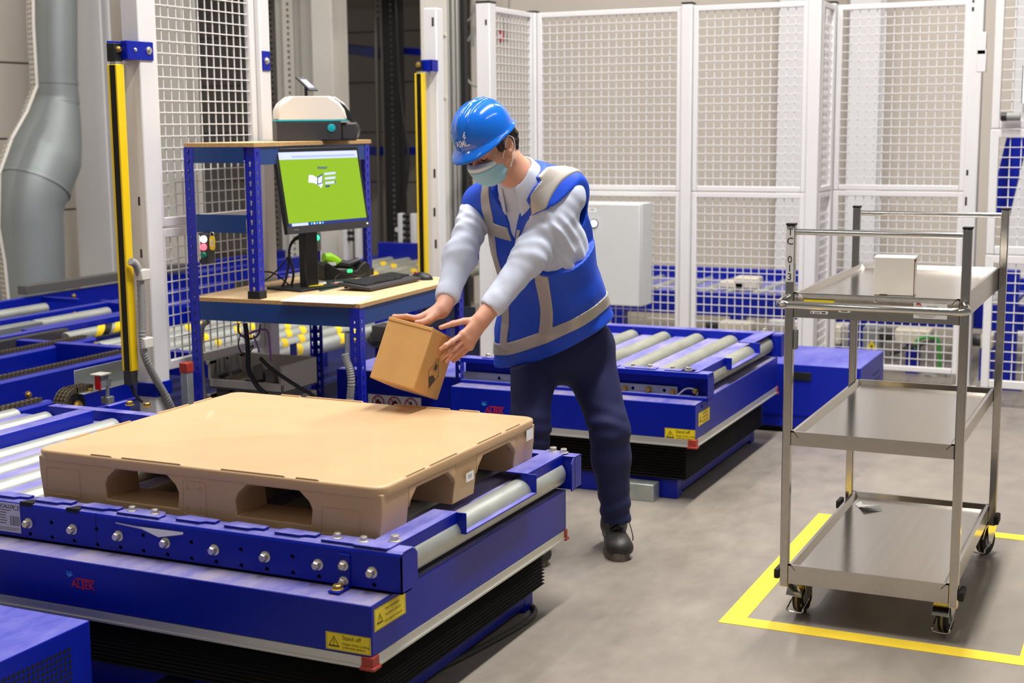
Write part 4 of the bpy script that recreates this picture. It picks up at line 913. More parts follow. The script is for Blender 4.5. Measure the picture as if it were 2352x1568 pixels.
# grey control cabinet in front of the fence
yc = YP-.26; a, b = ay(1352, 466, yc), ay(1470, 706, yc); t = thing('control_cabinet', 'light grey control cabinet with a lit button in front of the mesh fence', 'cabinet', ((a.x+b.x)/2, yc, b.z))
CAB = M('cabinet_grey', 'cfd0ce', .45)
x0c = a.x-.12; x1c = b.x
MB(CAB).box((x0c, yc+.03, b.z), (x1c, YP-.04, a.z)).build('cabinet_body', t, bevel=.006); MB(CAB).box((x0c+.004, yc, b.z+.004), (x1c-.004, yc+.03, a.z-.004)).build('cabinet_door', t, bevel=.006)
MB(WHITE).box((x0c+.1, YP-.05, .05), (x0c+.16, YP-.03, b.z+.1)).build('mounting_bracket', t)
p = ay(1365, 513, yc); MB(M('lit_white', 'f4f6ff', .3, emit=('f0f2ff', 3.5))).lathe(p, -Y, [(.02, 0), (.02, .012), (.012, .02), (0, .022)], 18).build('lit_button', t)
MB(BLACK).lathe(p, -Y, [(.026, 0), (.026, .006), (.021, .006)], 18).build('button_ring', t)
p = ay(1361, 482, yc); MB(PAPER).rect(p, X, Z, -Y, .05, .03, .001).mat(INK).text('MET', p, X, Z, -Y, .018, .0015).build('door_label', t)
MB(OFFW).rect(ay(1364, 473, yc), X, Z, -Y, .09, .01, .0012).build('door_strip', t)

# ------------------------------------------------------------------ light curtain posts and the side fence panel along the bench
XL = -3.93
def LP(px, py): return ax(px, py, XL)
n0, n1 = LP(292, 400), LP(343, 400)
y0 = ax(318, 100, XL).y
th = thing('fence_post', 'near white fence post carrying the near yellow light curtain', 'fence post', (XL, y0, .5), 'white fence posts')
MB(WHITE).box((XL-.045, y0-.05, 0), (XL+.045, y0+.05, 2.7)).build('post_profile', th, bevel=.006)
mb = MB(BLACK)
for px, py in ((320, 462), (325, 582)): p = ax(px, py, XL+.045); mb.box((XL+.045, p.y-.008, p.z-.018), (XL+.0458, p.y+.004, p.z+.018))
mb.build('post_slot', th)
MB(BLUE).box((XL-.05, y0-.055, ax(340, 910, XL).z), (XL+.052, y0+.055, ax(340, 878, XL).z)).build('clamp_band', th, bevel=.003)
yf0, yf1 = y0+.06, ax(598, 300, XL).y
mz = (ax(400, 520, XL).z); bz = ax(500, 822, XL).z
panel((XL, yf0), (XL, yf1-.04), (bz, mz, 2.75), 'tall white mesh panel behind the workbench, turned along the conveyor', .052, .04)
post(XL, yf1+.005, 'white fence post behind the workbench at the far end of the tall mesh panel', .08, .08, 2.75)
th2 = [o for o in COL.objects if o.name.startswith('fence_post') and o.parent is None][-1]
for px in (610,):
    p = ax(px, 140, XL+.04); MB(BLUE).box((XL+.04, p.y-.03, p.z-.045), (XL+.046, p.y+.03, p.z+.045)).build('blue_bracket', th2, bevel=.002); MB(BOLT).hexbolt((XL+.046, p.y, p.z), X, .012, .008).build('bolt', th2)
p = ax(680, 815, XL+.04); MB(BLUE).box((XL+.04, p.y-.05, p.z-.06), (XL+.046, p.y+.0, p.z+.06)).build('blue_bracket', th2)
# near light curtain
def curtain(x, y, z0, z1, label, w_=.045, d=.05):
    t = thing('light_curtain', label, 'light curtain', (x, y, z0), 'yellow light curtains')
    # body with a black window strip on the face towards the other curtain
    MB(YEL).box((x-.025, y-.022, z0), (x+.025, y+.022, z1)).build('housing', t, bevel=.003)
    MB(M('curtain_window', '0d0d0e', .2)).box((x-.012, y-.0228, z0+.002), (x+.016, y-.0215, z1-.002)).build('window_strip', t)
    MB(GALV).box((x-.015, y-.015, z1), (x+.015, y+.015, z1+.012)).build('end_cap', t)
    MB(DARKG).box((x-.022, y-.02, z0-.06), (x+.022, y+.02, z0)).build('connector', t, bevel=.003)
    MB(BLACK).tube(smoothpath([(x, y, z0-.06), (x+.005, y+.01, z0-.1), (x+.02, y+.04, z0-.14)]), .006, 8).build('lead', t)
    return t
c0, c1 = ax(290, 850, XL), ax(266, 148, XL); yc_ = y0-.155
zt_, zb_ = ay(266, 148, yc_).z, ay(290, 850, yc_).z
px_t = ay(266, 300, yc_).x
t = curtain(XL+.005, yc_, zb_, zt_, 'near yellow light curtain with a black window strip, in front of the near white post')
ztop = zt_+.04
MB(BLUE).box((XL-.03, yc_-.005, ztop-.02), (XL-.022, y0-.05, ztop+.055)).box((XL-.03, y0-.06, ztop-.02), (XL+.05, y0-.052, ztop+.055)).build('mounting_bracket', t, bevel=.002)
MB(BLUE).box((XL+.02, yc_+.02, ztop-.02), (XL+.052, y0-.05, ztop+.055)).box((XL+.0455, y0-.06, ztop-.02), (XL+.0515, y0+.03, ztop+.055)).build('mounting_bracket', t, bevel=.002)
MB(BLACK).box((XL-.02, yc_-.02, zt_+.012), (XL+.02, yc_+.03, ztop+.045)).build('swivel', t, bevel=.003); MB(BRASS).hexbolt((XL+.02, yc_+.005, ztop+.02), X, .01, .008).build('bolt', t)
MB(BOLT).hexbolt((XL+.052, y0, ztop+.02), X, .012, .006).build('bolt', t); MB(BOLT).hexbolt((XL+.052, yc_+.07, ztop+.02), X, .006, .004).build('bolt', t)
mb = MB(REDI); p = ay(301, 800, yc_-.022)
mb.rect((XL+.0251, yc_, zb_+.2), Y, Z, X, .004, .16, .0004); mb.mat(INK).rect((XL+.0251, yc_, zb_+.02), Y, Z, X, .014, .018, .0005); mb.build('housing_print', t)
# corrugated hose with clamps on the near post
pts = [ax(a, b, XL+.06) for a, b in ((300, 600), (312, 608), (322, 640), (326, 720), (327, 780), (332, 815), (352, 860), (378, 905), (398, 945))]
path = smoothpath(pts, 14); mb = MB(GREYC); mb.tube(path, [.017 if k % 2 else .0145 for k in range(len(path))], 12); t = mb.build('corrugated_hose'); tag(t, 'grey corrugated hose strapped to the near white fence post', 'hose')
for px, py in ((319, 630), (326, 786)): p = ax(px, py, XL+.045); MB(OFFW).box((XL+.044, p.y-.028, p.z-.022), (XL+.085, p.y+.028, p.z+.022)).build('hose_clip', t, bevel=.004)
# far light curtain and its post
yq = ax(999, 300, XL).y; zt2 = ax(999, 20, XL).z
post(XL, yq, 'far white fence post carrying the far yellow light curtain, left of the hard hat', .085, .085, zt2, False)
th2 = [o for o in COL.objects if o.name.startswith('fence_post') and o.parent is None][-1]
mb = MB(DARKG)
for px, py in ((994, 50), (998, 398), (998, 487), (1001, 560)): p = ay(px, py, yq-.043); mb.box((p.x-.007, yq-.0435, p.z-.025), (p.x+.007, yq-.0425, p.z+.025))
mb.build('post_slot', th2)
yc2 = yq-.13; z1_, z0_ = ay(968, 168, yc2).z, ay(982, 645, yc2).z
t = curtain(XL-.02, yc2, z0_-.1, z1_, 'far yellow light curtain with a black window strip, left of the hard hat')
MB(BLUE).box((XL-.03, yc2+.01, z1_+.01), (XL+.05, yc2+.018, z1_+.075)).box((XL+.043, yc2+.01, z1_+.01), (XL+.05, yq-.04, z1_+.075)).box((XL-.02, yc2+.03, z1_+.01), (XL+.0, yq-.04, z1_+.07)).build('mounting_bracket', t, bevel=.002)
MB(BLACK).box((XL-.04, yc2-.02, z1_+.012), (XL-.005, yc2+.01, z1_+.07)).build('swivel', t, bevel=.003); MB(BRASS).hexbolt((XL-.02, yc2-.02, z1_+.045), -Y, .012, .008).build('bolt', t)
# ------------------------------------------------------------------ blue boltless workbench with upper shelf
BA = R(3.2); BO = Vector((-3.017, 4.978, 0)); BU = Vector((math.cos(BA), math.sin(BA), 0)); BV = Vector((-math.sin(BA), math.cos(BA), 0))
BW, BL, BM, ZD, ZU = .821, 1.06, -.481, .881, 1.537
def BP(a, b, z=0): return BO + BU*a + BV*b + Z*z
wb = thing('workbench', 'blue boltless workbench with chipboard top and raised shelf holding the screen', 'workbench', BP(-BW/2, BL/2, 0))
def keyholes(w_, h, pitch_=.0405, start=.03):
    hs = []
    k = 0
    while start+k*pitch_+.03 < h:
        z_ = start+k*pitch_; c = w_*.5
        hs.append([(c-.0035, z_), (c+.0035, z_), (c+.0035, z_+.011)] + [(c+.0065*math.cos(R(a)), z_+.016+.0065*math.sin(R(a))) for a in (-45, 0, 45, 90, 135, 180, 225)] + [(c-.0035, z_+.011)]); k += 1
    return hs
def bench_post(a, b, da, db, z0, z1, foot=False):
    """angle post at corner (a,b); flanges run towards da (along bench width) and db (along bench length)"""
    mb = MB(RACKB); w_ = .047; h = z1-z0
    mb.plate(BP(a, b, z0), BU*da, Z, BV*db, [(0, 0), (w_, 0), (w_, h), (0, h)], .002, keyholes(w_, h))
    mb.plate(BP(a, b, z0), BV*db, Z, BU*da, [(0, 0), (w_, 0), (w_, h), (0, h)], .002, keyholes(w_, h))
    o = mb.build('post', wb)
    f = MB(RUBBER); f.plate(BP(a, b, z0-.001), BU*da, BV*db, Z, [(-.006, -.006), (w_+.006, -.006), (w_+.006, .012), (.012, .012), (.012, w_+.006), (-.006, w_+.006)], .035 if foot else .02); f.build('post_foot', o, bevel=.002)
    return o
def bench_beam(a0, b0, a1, b1, z0, z1, inset, mat=NAVY):
    p, q = BP(a0, b0), BP(a1, b1); d = (q-p).normalized(); n = d.cross(Z); L_ = (q-p).length; mb = MB(mat)
    if n.dot(inset) < 0: n = -n
    h = z1-z0; prof = [(0, 0), (.018, 0), (.018, .002), (.002, .004), (.002, h-.012), (.014, h-.012), (.014, h), (0, h)]
    mb.plate(p+Z*z0, n, Z, d, prof, L_); return mb.build('beam', wb)
TB = .018
# posts
bench_post(-BW, 0, 1, 1, 0, ZU-TB); bench_post(0, 0, -1, 1, 0, ZD-TB); bench_post(0, BL, -1, -1, 0, ZD-TB); bench_post(-BW, BL, 1, -1, 0, ZU-TB)
bench_post(BM, .012, -1, 1, ZD, ZU-TB, True); bench_post(BM, BL-.01, -1, -1, ZD, ZU-TB, True)
# boards
def board(a0, b0, a1, b1, z1, name):
    mb = MB(CHIP); mb.obox(BP((a0+a1)/2, (b0+b1)/2, z1-TB/2), BU, BV, Z, abs(a1-a0)/2, abs(b1-b0)/2, TB/2)
    mb.mat(CHIPE)
    for p, q in ((BP(a0, b0), BP(a1, b0)), (BP(a1, b0), BP(a1, b1))):
        d = (q-p).normalized(); n = d.cross(Z); L_ = (q-p).length; mb.obox((p+q)/2+Z*(z1-TB/2)+n*.0004, d, Z, n, L_/2, TB/2-.0004, .0008)
    return mb.build(name, wb, bevel=.0008)
board(-BW+.003, .003, .004, BL, ZD, 'bench_top'); board(-BW+.003, .003, BM+.004, BL, ZU, 'upper_shelf')
e = .002
bench_beam(-BW+.048, e, -.046, e, ZD-TB-.08, ZD-TB, BV); bench_beam(-e, .046, -e, BL-.046, ZD-TB-.075, ZD-TB, -BU); bench_beam(-BW+e, .046, -BW+e, BL-.046, ZD-TB-.075, ZD-TB, BU)
bench_beam(-BW+.048, e, BM-.046, e, ZU-TB-.066, ZU-TB, BV); bench_beam(BM-e, .06, BM-e, BL-.056, ZU-TB-.075, ZU-TB, -BU); bench_beam(-BW+e, .046, -BW+e, BL-.046, ZU-TB-.066, ZU-TB, BU)
zm1, zm0 = ay(500, 493, BP(-.6, 0).y).z, ay(500, 534, BP(-.6, 0).y).z
bench_beam(-BW+.048, e, BM-.046, e, zm0, zm1, BV)
ZL = .19
bench_beam(-e, .046, -e, BL-.046, ZL-.09, ZL, -BU); bench_beam(-BW+.046, BL-e, -.046, BL-e, ZL-.075, ZL, -BV); bench_beam(-BW+e, .046, -BW+e, BL-.046, ZL-.075, ZL, BU); bench_beam(-BW+.048, e, -.046, e, ZL-.09, ZL, BV)
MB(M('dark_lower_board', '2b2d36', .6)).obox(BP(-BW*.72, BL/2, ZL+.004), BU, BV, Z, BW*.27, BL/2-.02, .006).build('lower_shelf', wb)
# blue side panel behind the bench with a prohibition sign
yS_ = 6.1; zt_ = (ay(740, 846, yS_).z+ay(1000, 862, yS_).z)/2
sp_ = thing('conveyor_side_panel', 'blue conveyor side panel behind the workbench legs with a white prohibition sign', 'panel', (-3.3, yS_, 0))
MB(BLUED).box((-3.84, yS_, .05), (-2.97, yS_+.02, zt_)).box((-3.84, yS_, zt_-.004), (-2.97, yS_+.5, zt_)).build('panel_sheet', sp_, bevel=.002); MB(BLUEL).box((-3.8, yS_+.02, 0), (-3.74, yS_+.08, zt_-.01)).box((-3.06, yS_+.02, 0), (-3.0, yS_+.08, zt_-.01)).build('panel_frame', sp_)
p, q = ay(846, 904, yS_), ay(968, 940, yS_); so = Vector(((p.x+q.x)/2, yS_-.001, ay(907, 928, yS_).z)); wS = q.x-p.x
sg = MB(PAPER); sg.rect(so, X, Z, -Y, wS, .085, .0008)
for k in (-1, 0, 1):
    c = so+X*(k*wS*.31)+Z*.003; sg.mat(REDI).ring(c, X, Z, -Y, .030, .037, .0014); sg.mat(INK)
    if k == -1: sg.rect(c, X, Z, -Y, .034, .012, .0014).rect(c+Z*.01, X, Z, -Y, .012, .012, .0014)
    if k == 0: sg.poly(c, X, Z, -Y, [(-.02, -.012), (.016, -.016), (.02, .004), (.004, .018), (-.012, .01)], .0014)
    if k == 1: sg.rect(c-Z*.006, X, Z, -Y, .03, .01, .0014).rect(c+Z*.006, X, Z, -Y, .01, .022, .0014)
    s45 = .7071; sg.mat(REDI).rect(c, (X-Z)*s45, (X+Z)*s45, -Y, .06, .006, .0018)
tag(sg.build('prohibition_sign', sp_), 'white sign with three red crossed out circles')

# ------------------------------------------------------------------ things on the bench
mB = az(700, 661, ZD); ph = R(78); mh = Vector((math.cos(ph), math.sin(ph), 0)); mn = Vector((math.sin(ph), -math.cos(ph), 0))
mt = thing('computer_monitor', 'black computer screen showing a bright green page on the workbench', 'monitor', mB)
mb = MB(BLACK); mb.plate(mB+Z*.0, mh, mn, Z, [(-.14, -.1), (.13, -.1), (.13, .09), (.1, .115), (-.14, .115)], .012); mb.build('monitor_base', mt, bevel=.003)
cS = apl(743, 434, mB+mn*.12, mn)
nav = Vector((mn.x*.985, mn.y*.985, .17)).normalized(); up_ = nav.cross(mh); up_ = up_ if up_.z > 0 else -up_
SW, SH = .496, .348
MB(BLACK).obox(mB+Z*.16+mn*.03, mh, mn, Z, .042, .02, .155).build('stand_column', mt, bevel=.006)
MB(DARKG).obox(cS-nav*.03-up_*.05, mh, up_, nav, .12, .09, .022).build('rear_housing', mt, bevel=.01)
MB(BLACK).obox(cS-nav*.008, mh, up_, nav, SW/2+.012, SH/2+.012, .011).build('screen_housing', mt, bevel=.004)
MB(DARKG).obox(cS-up_*(SH/2-.004)+nav*.0035, mh, up_, nav, SW/2+.012, .016, .0015).build('lower_bezel', mt)
GS = M('screen_green', '5a7a10', .3, emit=('9cc428', .62)); LBL = M('screen_pale_blue', 'a9b2e8', .3, emit=('a9b2ee', .7)); NV = M('screen_navy', '1c3a6e', .3, emit=('24477e', .5)); WH_ = M('screen_white', 'c2c6ea', .3, emit=('c4c8ee', .8))
sc_ = MB(GS); c0 = cS+nav*.0035+up_*.006; SHv = SH-.026
sc_.rect(c0, mh, up_, nav, SW-.006, SHv, .0002)
sc_.mat(LBL).rect(c0+up_*(SHv/2-.016), mh, up_, nav, SW-.006, .032, .0006)
sc_.mat(M('screen_bar', '8f9ad8', .3, emit=('98a4e2', .6))).rect(c0+up_*(SHv/2-.02)+mh*.03, mh, up_, nav, SW*.8, .008, .001)
sc_.mat(M('taskbar', '1d2a6a', .3, emit=('2a3a86', .4))).rect(c0-up_*(SHv/2-.007), mh, up_, nav, SW-.006, .014, .0006)
sc_.mat(LBL).rect(c0-up_*(SHv/2-.007)-mh*(SW*.36), mh, up_, nav, SW*.2, .012, .001)
for k in range(5): sc_.mat(M('task_icon', '39a5e8', .3, emit=('49b0f0', .7)) if k % 2 == 0 else WH_).rect(c0-up_*(SHv/2-.007)-mh*(SW*(.22-.035*k)), mh, up_, nav, .01, .008, .001)
def scr(px, py): p = apl(px, py, c0, nav)-c0; return p.dot(mh), p.dot(up_)
def quad(pts, m_, d): sc_.mat(m_).poly(c0, mh, up_, nav, [scr(*p) for p in pts], d)
a, b = scr(740, 384.5); sc_.mat(NV).text('Inneur', c0+mh*a+up_*b, mh, up_, nav, .021, .001, 'CENTER', 1.15, .0004)
quad(((709, 402), (717, 402), (728, 408), (728, 423), (720, 420), (708, 419)), WH_, .001)
quad(((728, 407), (740, 398.5), (741, 420.5), (728.5, 424)), NV, .0012); quad(((730, 409), (739, 403), (739, 419), (730.5, 421.5)), WH_, .0016)
quad(((729, 425), (742, 421), (740, 427), (736.5, 432), (734, 427)), WH_, .001)
for k, yy in enumerate((398, 408.5, 419)): quad(((744.5+k, yy-1), (770, yy-3.5), (770, yy+1.5), (745+k, yy+4)), LBL, .001)
quad(((768, 415.6), (770.5, 415.4), (770.5, 420), (768, 420.2)), NV, .0015); quad(((747, 426), (757, 425), (757, 429), (747.5, 430)), NV, .001)
quad(((738, 439), (742, 438.8), (742, 440.6), (738, 441)), M('screen_dim', '6f9a20', .3, emit=('7f9f40', .6)), .001)
sc_.build('screen', mt)
p = c0+mh*(SW/2-.006)-up_*(SH/2+.0); MB(M('power_led', 'cfe0ff', .3, emit=('cfe0ff', 4))).obox(p+nav*.003, mh, up_, nav, .003, .0025, .001).build('power_led', mt)
MB(M('bezel_print', '5a5a5e', .5)).obox(c0-mh*(SW/2-.04)-up_*(SH/2+.002)+nav*.0025, mh, up_, nav, .016, .003, .0004).build('bezel_print', mt)
# keyboard
kA, kB, kC, kD = (az(*q, ZD+.01) for q in ((772, 655), (846, 675), (969, 647), (903, 630)))
kl = ((kC-kB)+(kD-kA)).normalized(); kw = Z.cross(kl)*-1; kw = kw if kw.dot(kB-kA) > 0 else -kw
kc = (kA+kB+kC+kD)/4; KL = min(.47, ((kC-kB).length+(kD-kA).length)/2); KW = .17
kt = thing('keyboard', 'black computer keyboard at the front edge of the workbench', 'keyboard', Vector((kc.x, kc.y, ZD)))
tl = Vector((kw.x, kw.y, -.10)).normalized(); kn = kl.cross(tl); kn = kn if kn.z > 0 else -kn
kc = Vector((kc.x, kc.y, ZD+.02))
MB(DARKG).obox(kc, kl, tl, kn, KL/2, KW/2, .008).build('keyboard_case', kt, bevel=.004)
mb = MB(BLACK)
for r_ in range(6):
    x_ = -KL/2+.02
    for c_ in range(21):
        if r_ == 5 and 3 < c_ < 9: continue
        if c_ in (15, 18) and True: x_ += .006
        mb.obox(kc+kl*(x_+.009)+tl*(-KW/2+.026+r_*.0195)+kn*.0105, kl, tl, kn, .0082, .0082, .0035); x_ += .0205
    if r_ == 5: mb.obox(kc+kl*(-KL/2+.02+6.5*.0205)+tl*(-KW/2+.026+r_*.0195)+kn*.0105, kl, tl, kn, .052, .0082, .0035)
tag(mb.build('keys', kt, bevel=.001), None)['kind'] = 'stuff'
for s_ in (-1, 1): MB(BLACK).obox(kc+kl*(s_*KL*.4)-tl*(KW*.4)-Z*.013, kl, tl, Z, .012, .004, .007).build('keyboard_foot', kt)
# mouse
mp = az(968, 642, ZD); mo = thing('computer_mouse', 'black computer mouse at the far end of the keyboard', 'mouse', mp)
def blob(mb, c, u, v, n, ru, rv, rn, k=16, flatb=True):
    vs = []; fs = []; m_ = 9
    for i in range(m_):
        t = PI/2*i/(m_-1)
        for j in range(k): a = 2*PI*j/k; vs.append(Vector(c)+u*(ru*math.cos(a)*math.cos(t))+v*(rv*math.sin(a)*math.cos(t)*(1+.12*math.cos(a)))+n*(rn*math.sin(t)))
    for i in range(m_-1):
        for j in range(k): fs.append((i*k+j, i*k+(j+1) % k, (i+1)*k+(j+1) % k, (i+1)*k+j))
    fs.append(list(range(k-1, -1, -1))); mb.add(vs, fs, True); return mb
MB(BLACK).__class__; mb = MB(BLACK); blob(mb, mp, kl, kw, Z, .034, .058, .036); mb.build('mouse_body', mo)
MB(M('red_wheel', 'd02a2a', .4)).cyl(mp-kl*.006-kw*.03+Z*.028, mp+kl*.006-kw*.03+Z*.028, .008, 14).build('scroll_wheel', mo)
# printed sheet
q = [az(*p, ZD+.002) for p in ((644, 691), (690, 677), (857, 680), (813, 698))]
mb = MB(PAPER); mb.add([v-Z*.0015 for v in q]+[v for v in q], [(0, 1, 2, 3), (7, 6, 5, 4), (0, 4, 5, 1), (1, 5, 6, 2), (2, 6, 7, 3), (3, 7, 4, 0)])
e1 = (q[3]-q[0]).normalized(); e2 = (q[1]-q[0]).normalized(); n_ = Z
mb.mat(M('print_dark', '3c5a58', .6)); c = az(748, 690, ZD+.002); mb.rect(c, e1, e2, n_, .08, .01, .0006); mb.mat(M('print_grey', '9a9aa0', .6))
for px, py in ((712, 682), (684, 688), (806, 692)): mb.rect(az(px, py, ZD+.002), e1, e2, n_, .025, .006, .0006)
tag(mb.build('paper_sheet'), 'white printed paper sheet lying at the near corner of the workbench', 'paper')
# scanner in its charging cradle
sb = az(800, 640, ZD); so_ = thing('scanner_cradle', 'black charging cradle with a green light on the bench behind the keyboard', 'cradle', sb)
su = (az(848, 632, ZD)-az(752, 640, ZD)).normalized(); sv = Z.cross(su); LS = (az(855, 632, ZD)-az(748, 640, ZD)).length
mb = MB(BLACK); prof = [(-LS/2, 0), (LS/2, 0), (LS/2, .06), (LS*.40, .078), (LS*.28, .06), (LS*.2, .036), (-LS*.1, .04), (-LS*.25, .055), (-LS*.45, .088), (-LS/2, .07)]
mb.plate(sb-sv*.0, su, Z, sv, prof, .085); mb.build('cradle_body', so_, bevel=.006, seg=3)
c = apl(803, 622, sb, sv); MB(M('green_led', '18e060', .4, emit=('30ff70', 2.5))).obox(c-sv*.002, su, Z, sv, .013, .007, .003).build('status_light', so_, bevel=.002)
gs_ = thing('barcode_scanner', 'lime green and black barcode scanner sitting in the charging cradle', 'scanner', sb+Z*.06)
mb = MB(LIME); top = sb+sv*.045
mb.tube([top-su*(LS*.42)+Z*.105, top-su*(LS*.3)+Z*.098, top-su*(LS*.16)+Z*.082, top-su*(LS*.02)+Z*.072], [.022, .03, .026, .012], 10); mb.build('scanner_head', gs_)
MB(BLACK).tube([top-su*(LS*.2)+Z*.075, top+su*(LS*.1)+Z*.062, top+su*(LS*.34)+Z*.078], [.024, .02, .017], 10).build('scanner_grip', gs_)
MB(PAPER).obox(top-su*(LS*.3)+Z*.075-sv*.022, su, Z, sv, .022, .008, .006).build('scanner_label', gs_)
# small flat things by the screen foot
def flat(name, label, cat, pts, m_, h=.003, grp=None, z=ZD):
    q = [az(*p, z+h) for p in pts]; k = len(q); mb = MB(m_); mb.add([v-Z*h for v in q]+q, [tuple(range(k))[::-1], tuple(range(k, 2*k))]+[(i, (i+1) % k, (i+1) % k+k, i+k) for i in range(k)])
    return tag(mb.build(name), label, cat, grp)
flat('green_mat', 'dark green mat on the bench between screen foot and keyboard', 'mat', ((716, 646), (816, 639), (822, 650), (735, 668)), M('mat_green', '163a30', .6), .003)
flat('card', 'yellow card at the foot of the screen', 'card', ((704, 650), (742, 649), (744, 654), (710, 657)), STICK, .002, z=ZD+.012)
flat('card', 'white card lying against the yellow card by the screen foot', 'card', ((714, 648), (748, 645), (750, 651), (726, 651)), PAPER, .002, z=ZD+.015)
flat('card', 'white card half under the left end of the keyboard', 'card', ((758, 650), (772, 647), (800, 646), (778, 652)), PAPER, .002, z=ZD+.003)
a, b = az(748, 657, ZD+.006), az(774, 652, ZD+.006); tag(MB(M('red_pen', 'd8202c', .4)).cyl(a, b, .006, 10).build('red_pen'), 'red pen at the left end of the keyboard', 'pen')
# cable tangle behind the screen
def dp(px, py, a): return apl(px, py, BP(a, 0), BU)
cab = [((702, 545), (676, 552), (664, 575), (668, 600), (674, 630), (668, 662)), ((694, 535), (668, 560), (662, 610), (655, 645), (640, 668)), ((668, 580), (650, 605), (625, 632), (606, 645), (590, 652)), ((600, 624), (622, 625), (640, 634), (665, 655)), ((712, 596), (728, 606), (745, 615))]
for k, c_ in enumerate(cab):
    tag(MB(BLACK).tube(smoothpath([apl(px, py, mB-mn*(.04+.01*k) if k < 4 else mB+mn*.02, mn) for px, py in c_]), .0055 if k < 2 else .0035, 8).build('cable'), ('thick black cable hanging from the back of the screen', 'second black cable looping down behind the screen stand', 'thin black cable running left from the screen stand', 'thin black cable lying on the bench left of the screen', 'black cable from the screen stand to the cradle')[k], 'cable', 'black cables on the bench')
tag(MB(BLACK).tube(smoothpath([az(765, 650, ZD+.005), az(775, 633, ZD+.03), az(800, 630, ZD+.03), az(825, 634, ZD+.02), az(840, 628, ZD+.03)]), .003, 8).build('cable'), 'thin black cable arching in front of the charging cradle', 'cable', 'black cables on the bench')
# push button box and key tag hanging under the side beam
bxp = ay(466, 572, BP(-.72, -.02).y); t = thing('push_button_box', 'black push button box with white, red and green buttons under the shelf side beam', 'switch box', bxp)
zt_, zb_ = ay(466, 535, bxp.y).z, ay(466, 606, bxp.y).z
MB(DARKG).box((bxp.x-.022, bxp.y, zb_), (bxp.x+.025, bxp.y+.05, zt_)).build('box', t, bevel=.004)
for py, m_, lab in ((549, M('lit_white_button', 'ffffff', .3, emit=('e8f0ff', 5)), 'lit white button'), (567, M('lit_red_button', 'ff3040', .3, emit=('ff5060', 3.2)), 'lit red button'), (585, M('green_button', '0d7a62', .35), 'green button')):
    p = ay(469, py, bxp.y); b_ = MB(m_).lathe((p.x, bxp.y, p.z), -Y, [(.0145, 0), (.0145, .008), (.011, .012), (0, .013)], 18).build('button', t); tag(b_, lab)
MB(PAPER).box((bxp.x-.018, bxp.y-.001, zb_+.02), (bxp.x-.012, bxp.y, zt_-.01)).build('label_strip', t)
kp = ay(487, 558, bxp.y); t = thing('key_tag', 'yellow key tag hanging beside the push button box', 'key tag', kp)
mb = MB(YEL); mb.plate((kp.x-.013, kp.y, kp.z-.03), X, Z, Y, rrect(0, 0, .026, .06, .012, 4), .004); mb.build('tag_plate', t, bevel=.001)
mb = MB(PAPER).rect((kp.x, kp.y, kp.z), X, Z, -Y, .011, .028, .0008); mb.mat(M('print_grey', '9a9aa0', .6)).rect((kp.x, kp.y, kp.z), X, Z, -Y, .004, .02, .0012); mb.build('tag_label', t)
MB(BOLT).tube([(kp.x+.01*math.cos(R(a)), kp.y+.002, kp.z+.036+.01*math.sin(R(a))) for a in range(0, 360, 30)], .0012, 6, True).build('key_ring', t)
# signal lamp on the rear post
lp = apl(729, 545, BP(-BW+.03, BL-.08), -HF); t = thing('signal_lamp', 'small lit green signal lamp on the rear bench post below the screen', 'signal lamp', lp)
MB(M('box_grey', '8a8d8c', .5)).obox(lp-Z*.02, HR, HF, Z, .016, .02, .045).build('lamp_box', t, bevel=.003); MB(M('green_lamp_lit', '19d27a', .4, emit=('2bff9a', 3.5))).lathe(lp-HF*.02, -HF, [(.013, 0), (.013, .006), (.008, .011), (0, .012)], 16).build('lamp', t)
# ------------------------------------------------------------------ label printer on the upper shelf
pp = R(40); pu = Vector((math.cos(pp), math.sin(pp), 0)); pv = Vector((-pu.y, pu.x, 0))
P0 = apl(626, 311, BP(BM-.12, .2), BU); P0 = az(0, 0, 0) if False else P0
# near left foot of the printer on the shelf top
def atz(px, py, z, near): 
    d = ray(px, py); 
    return near
y_pr = BP(BM-.14, .55).y
base = ay(626, 311, y_pr-.14); base = Vector((base.x, base.y, ZU)); rr_ = ay(792, 309, y_pr+.02)
Lp = .32; Wp = .20; Hp = .20
pc = BP(BM-.17, .60, ZU); 
dxy = ag(712, 300, (pc.x*HF.x+pc.y*HF.y)); pc = Vector((dxy.x, dxy.y, ZU))
pr = thing('label_printer', 'cream and charcoal label printer with a teal line on the upper shelf', 'printer', pc)
P_ = lambda a, b, z: pc+pu*a+pv*b+Z*z
def pbox(a0, a1, b0, b1, z0, z1, m_, name, bev=.004):
    mb = MB(m_); mb.obox(P_((a0+a1)/2, (b0+b1)/2, (z0+z1)/2), pu, pv, Z, (a1-a0)/2, (b1-b0)/2, (z1-z0)/2); return mb.build(name, pr, bevel=bev, seg=3)
pbox(-Lp/2, Lp/2-.03, -Wp/2, Wp/2, .0, .088, DARKG, 'lower_body', .006)
pbox(Lp/2-.03, Lp/2+.045, -Wp/2+.012, Wp/2-.0, 0, .082, DARKG, 'front_body', .01)
pbox(-Lp/2-.002, Lp/2+.0, -Wp/2-.002, Wp/2+.002, .088, .094, TEAL, 'teal_line', .001)
CRM = M('cream_printer_cover', 'e6dcd0', .4, coat=.2)
mb = MB(CRM)
prof = [(-Lp/2, .094), (Lp/2+.0, .094), (Lp/2-.012, .14), (Lp/2-.035, .172), (Lp/2-.075, Hp), (-Lp/2+.06, Hp), (-Lp/2+.02, .17), (-Lp/2+.004, .14)]
mb.plate(P_(0, -Wp/2, 0), pu, Z, pv, prof, Wp*.60); mb.build('cover', pr, bevel=.012, seg=4)
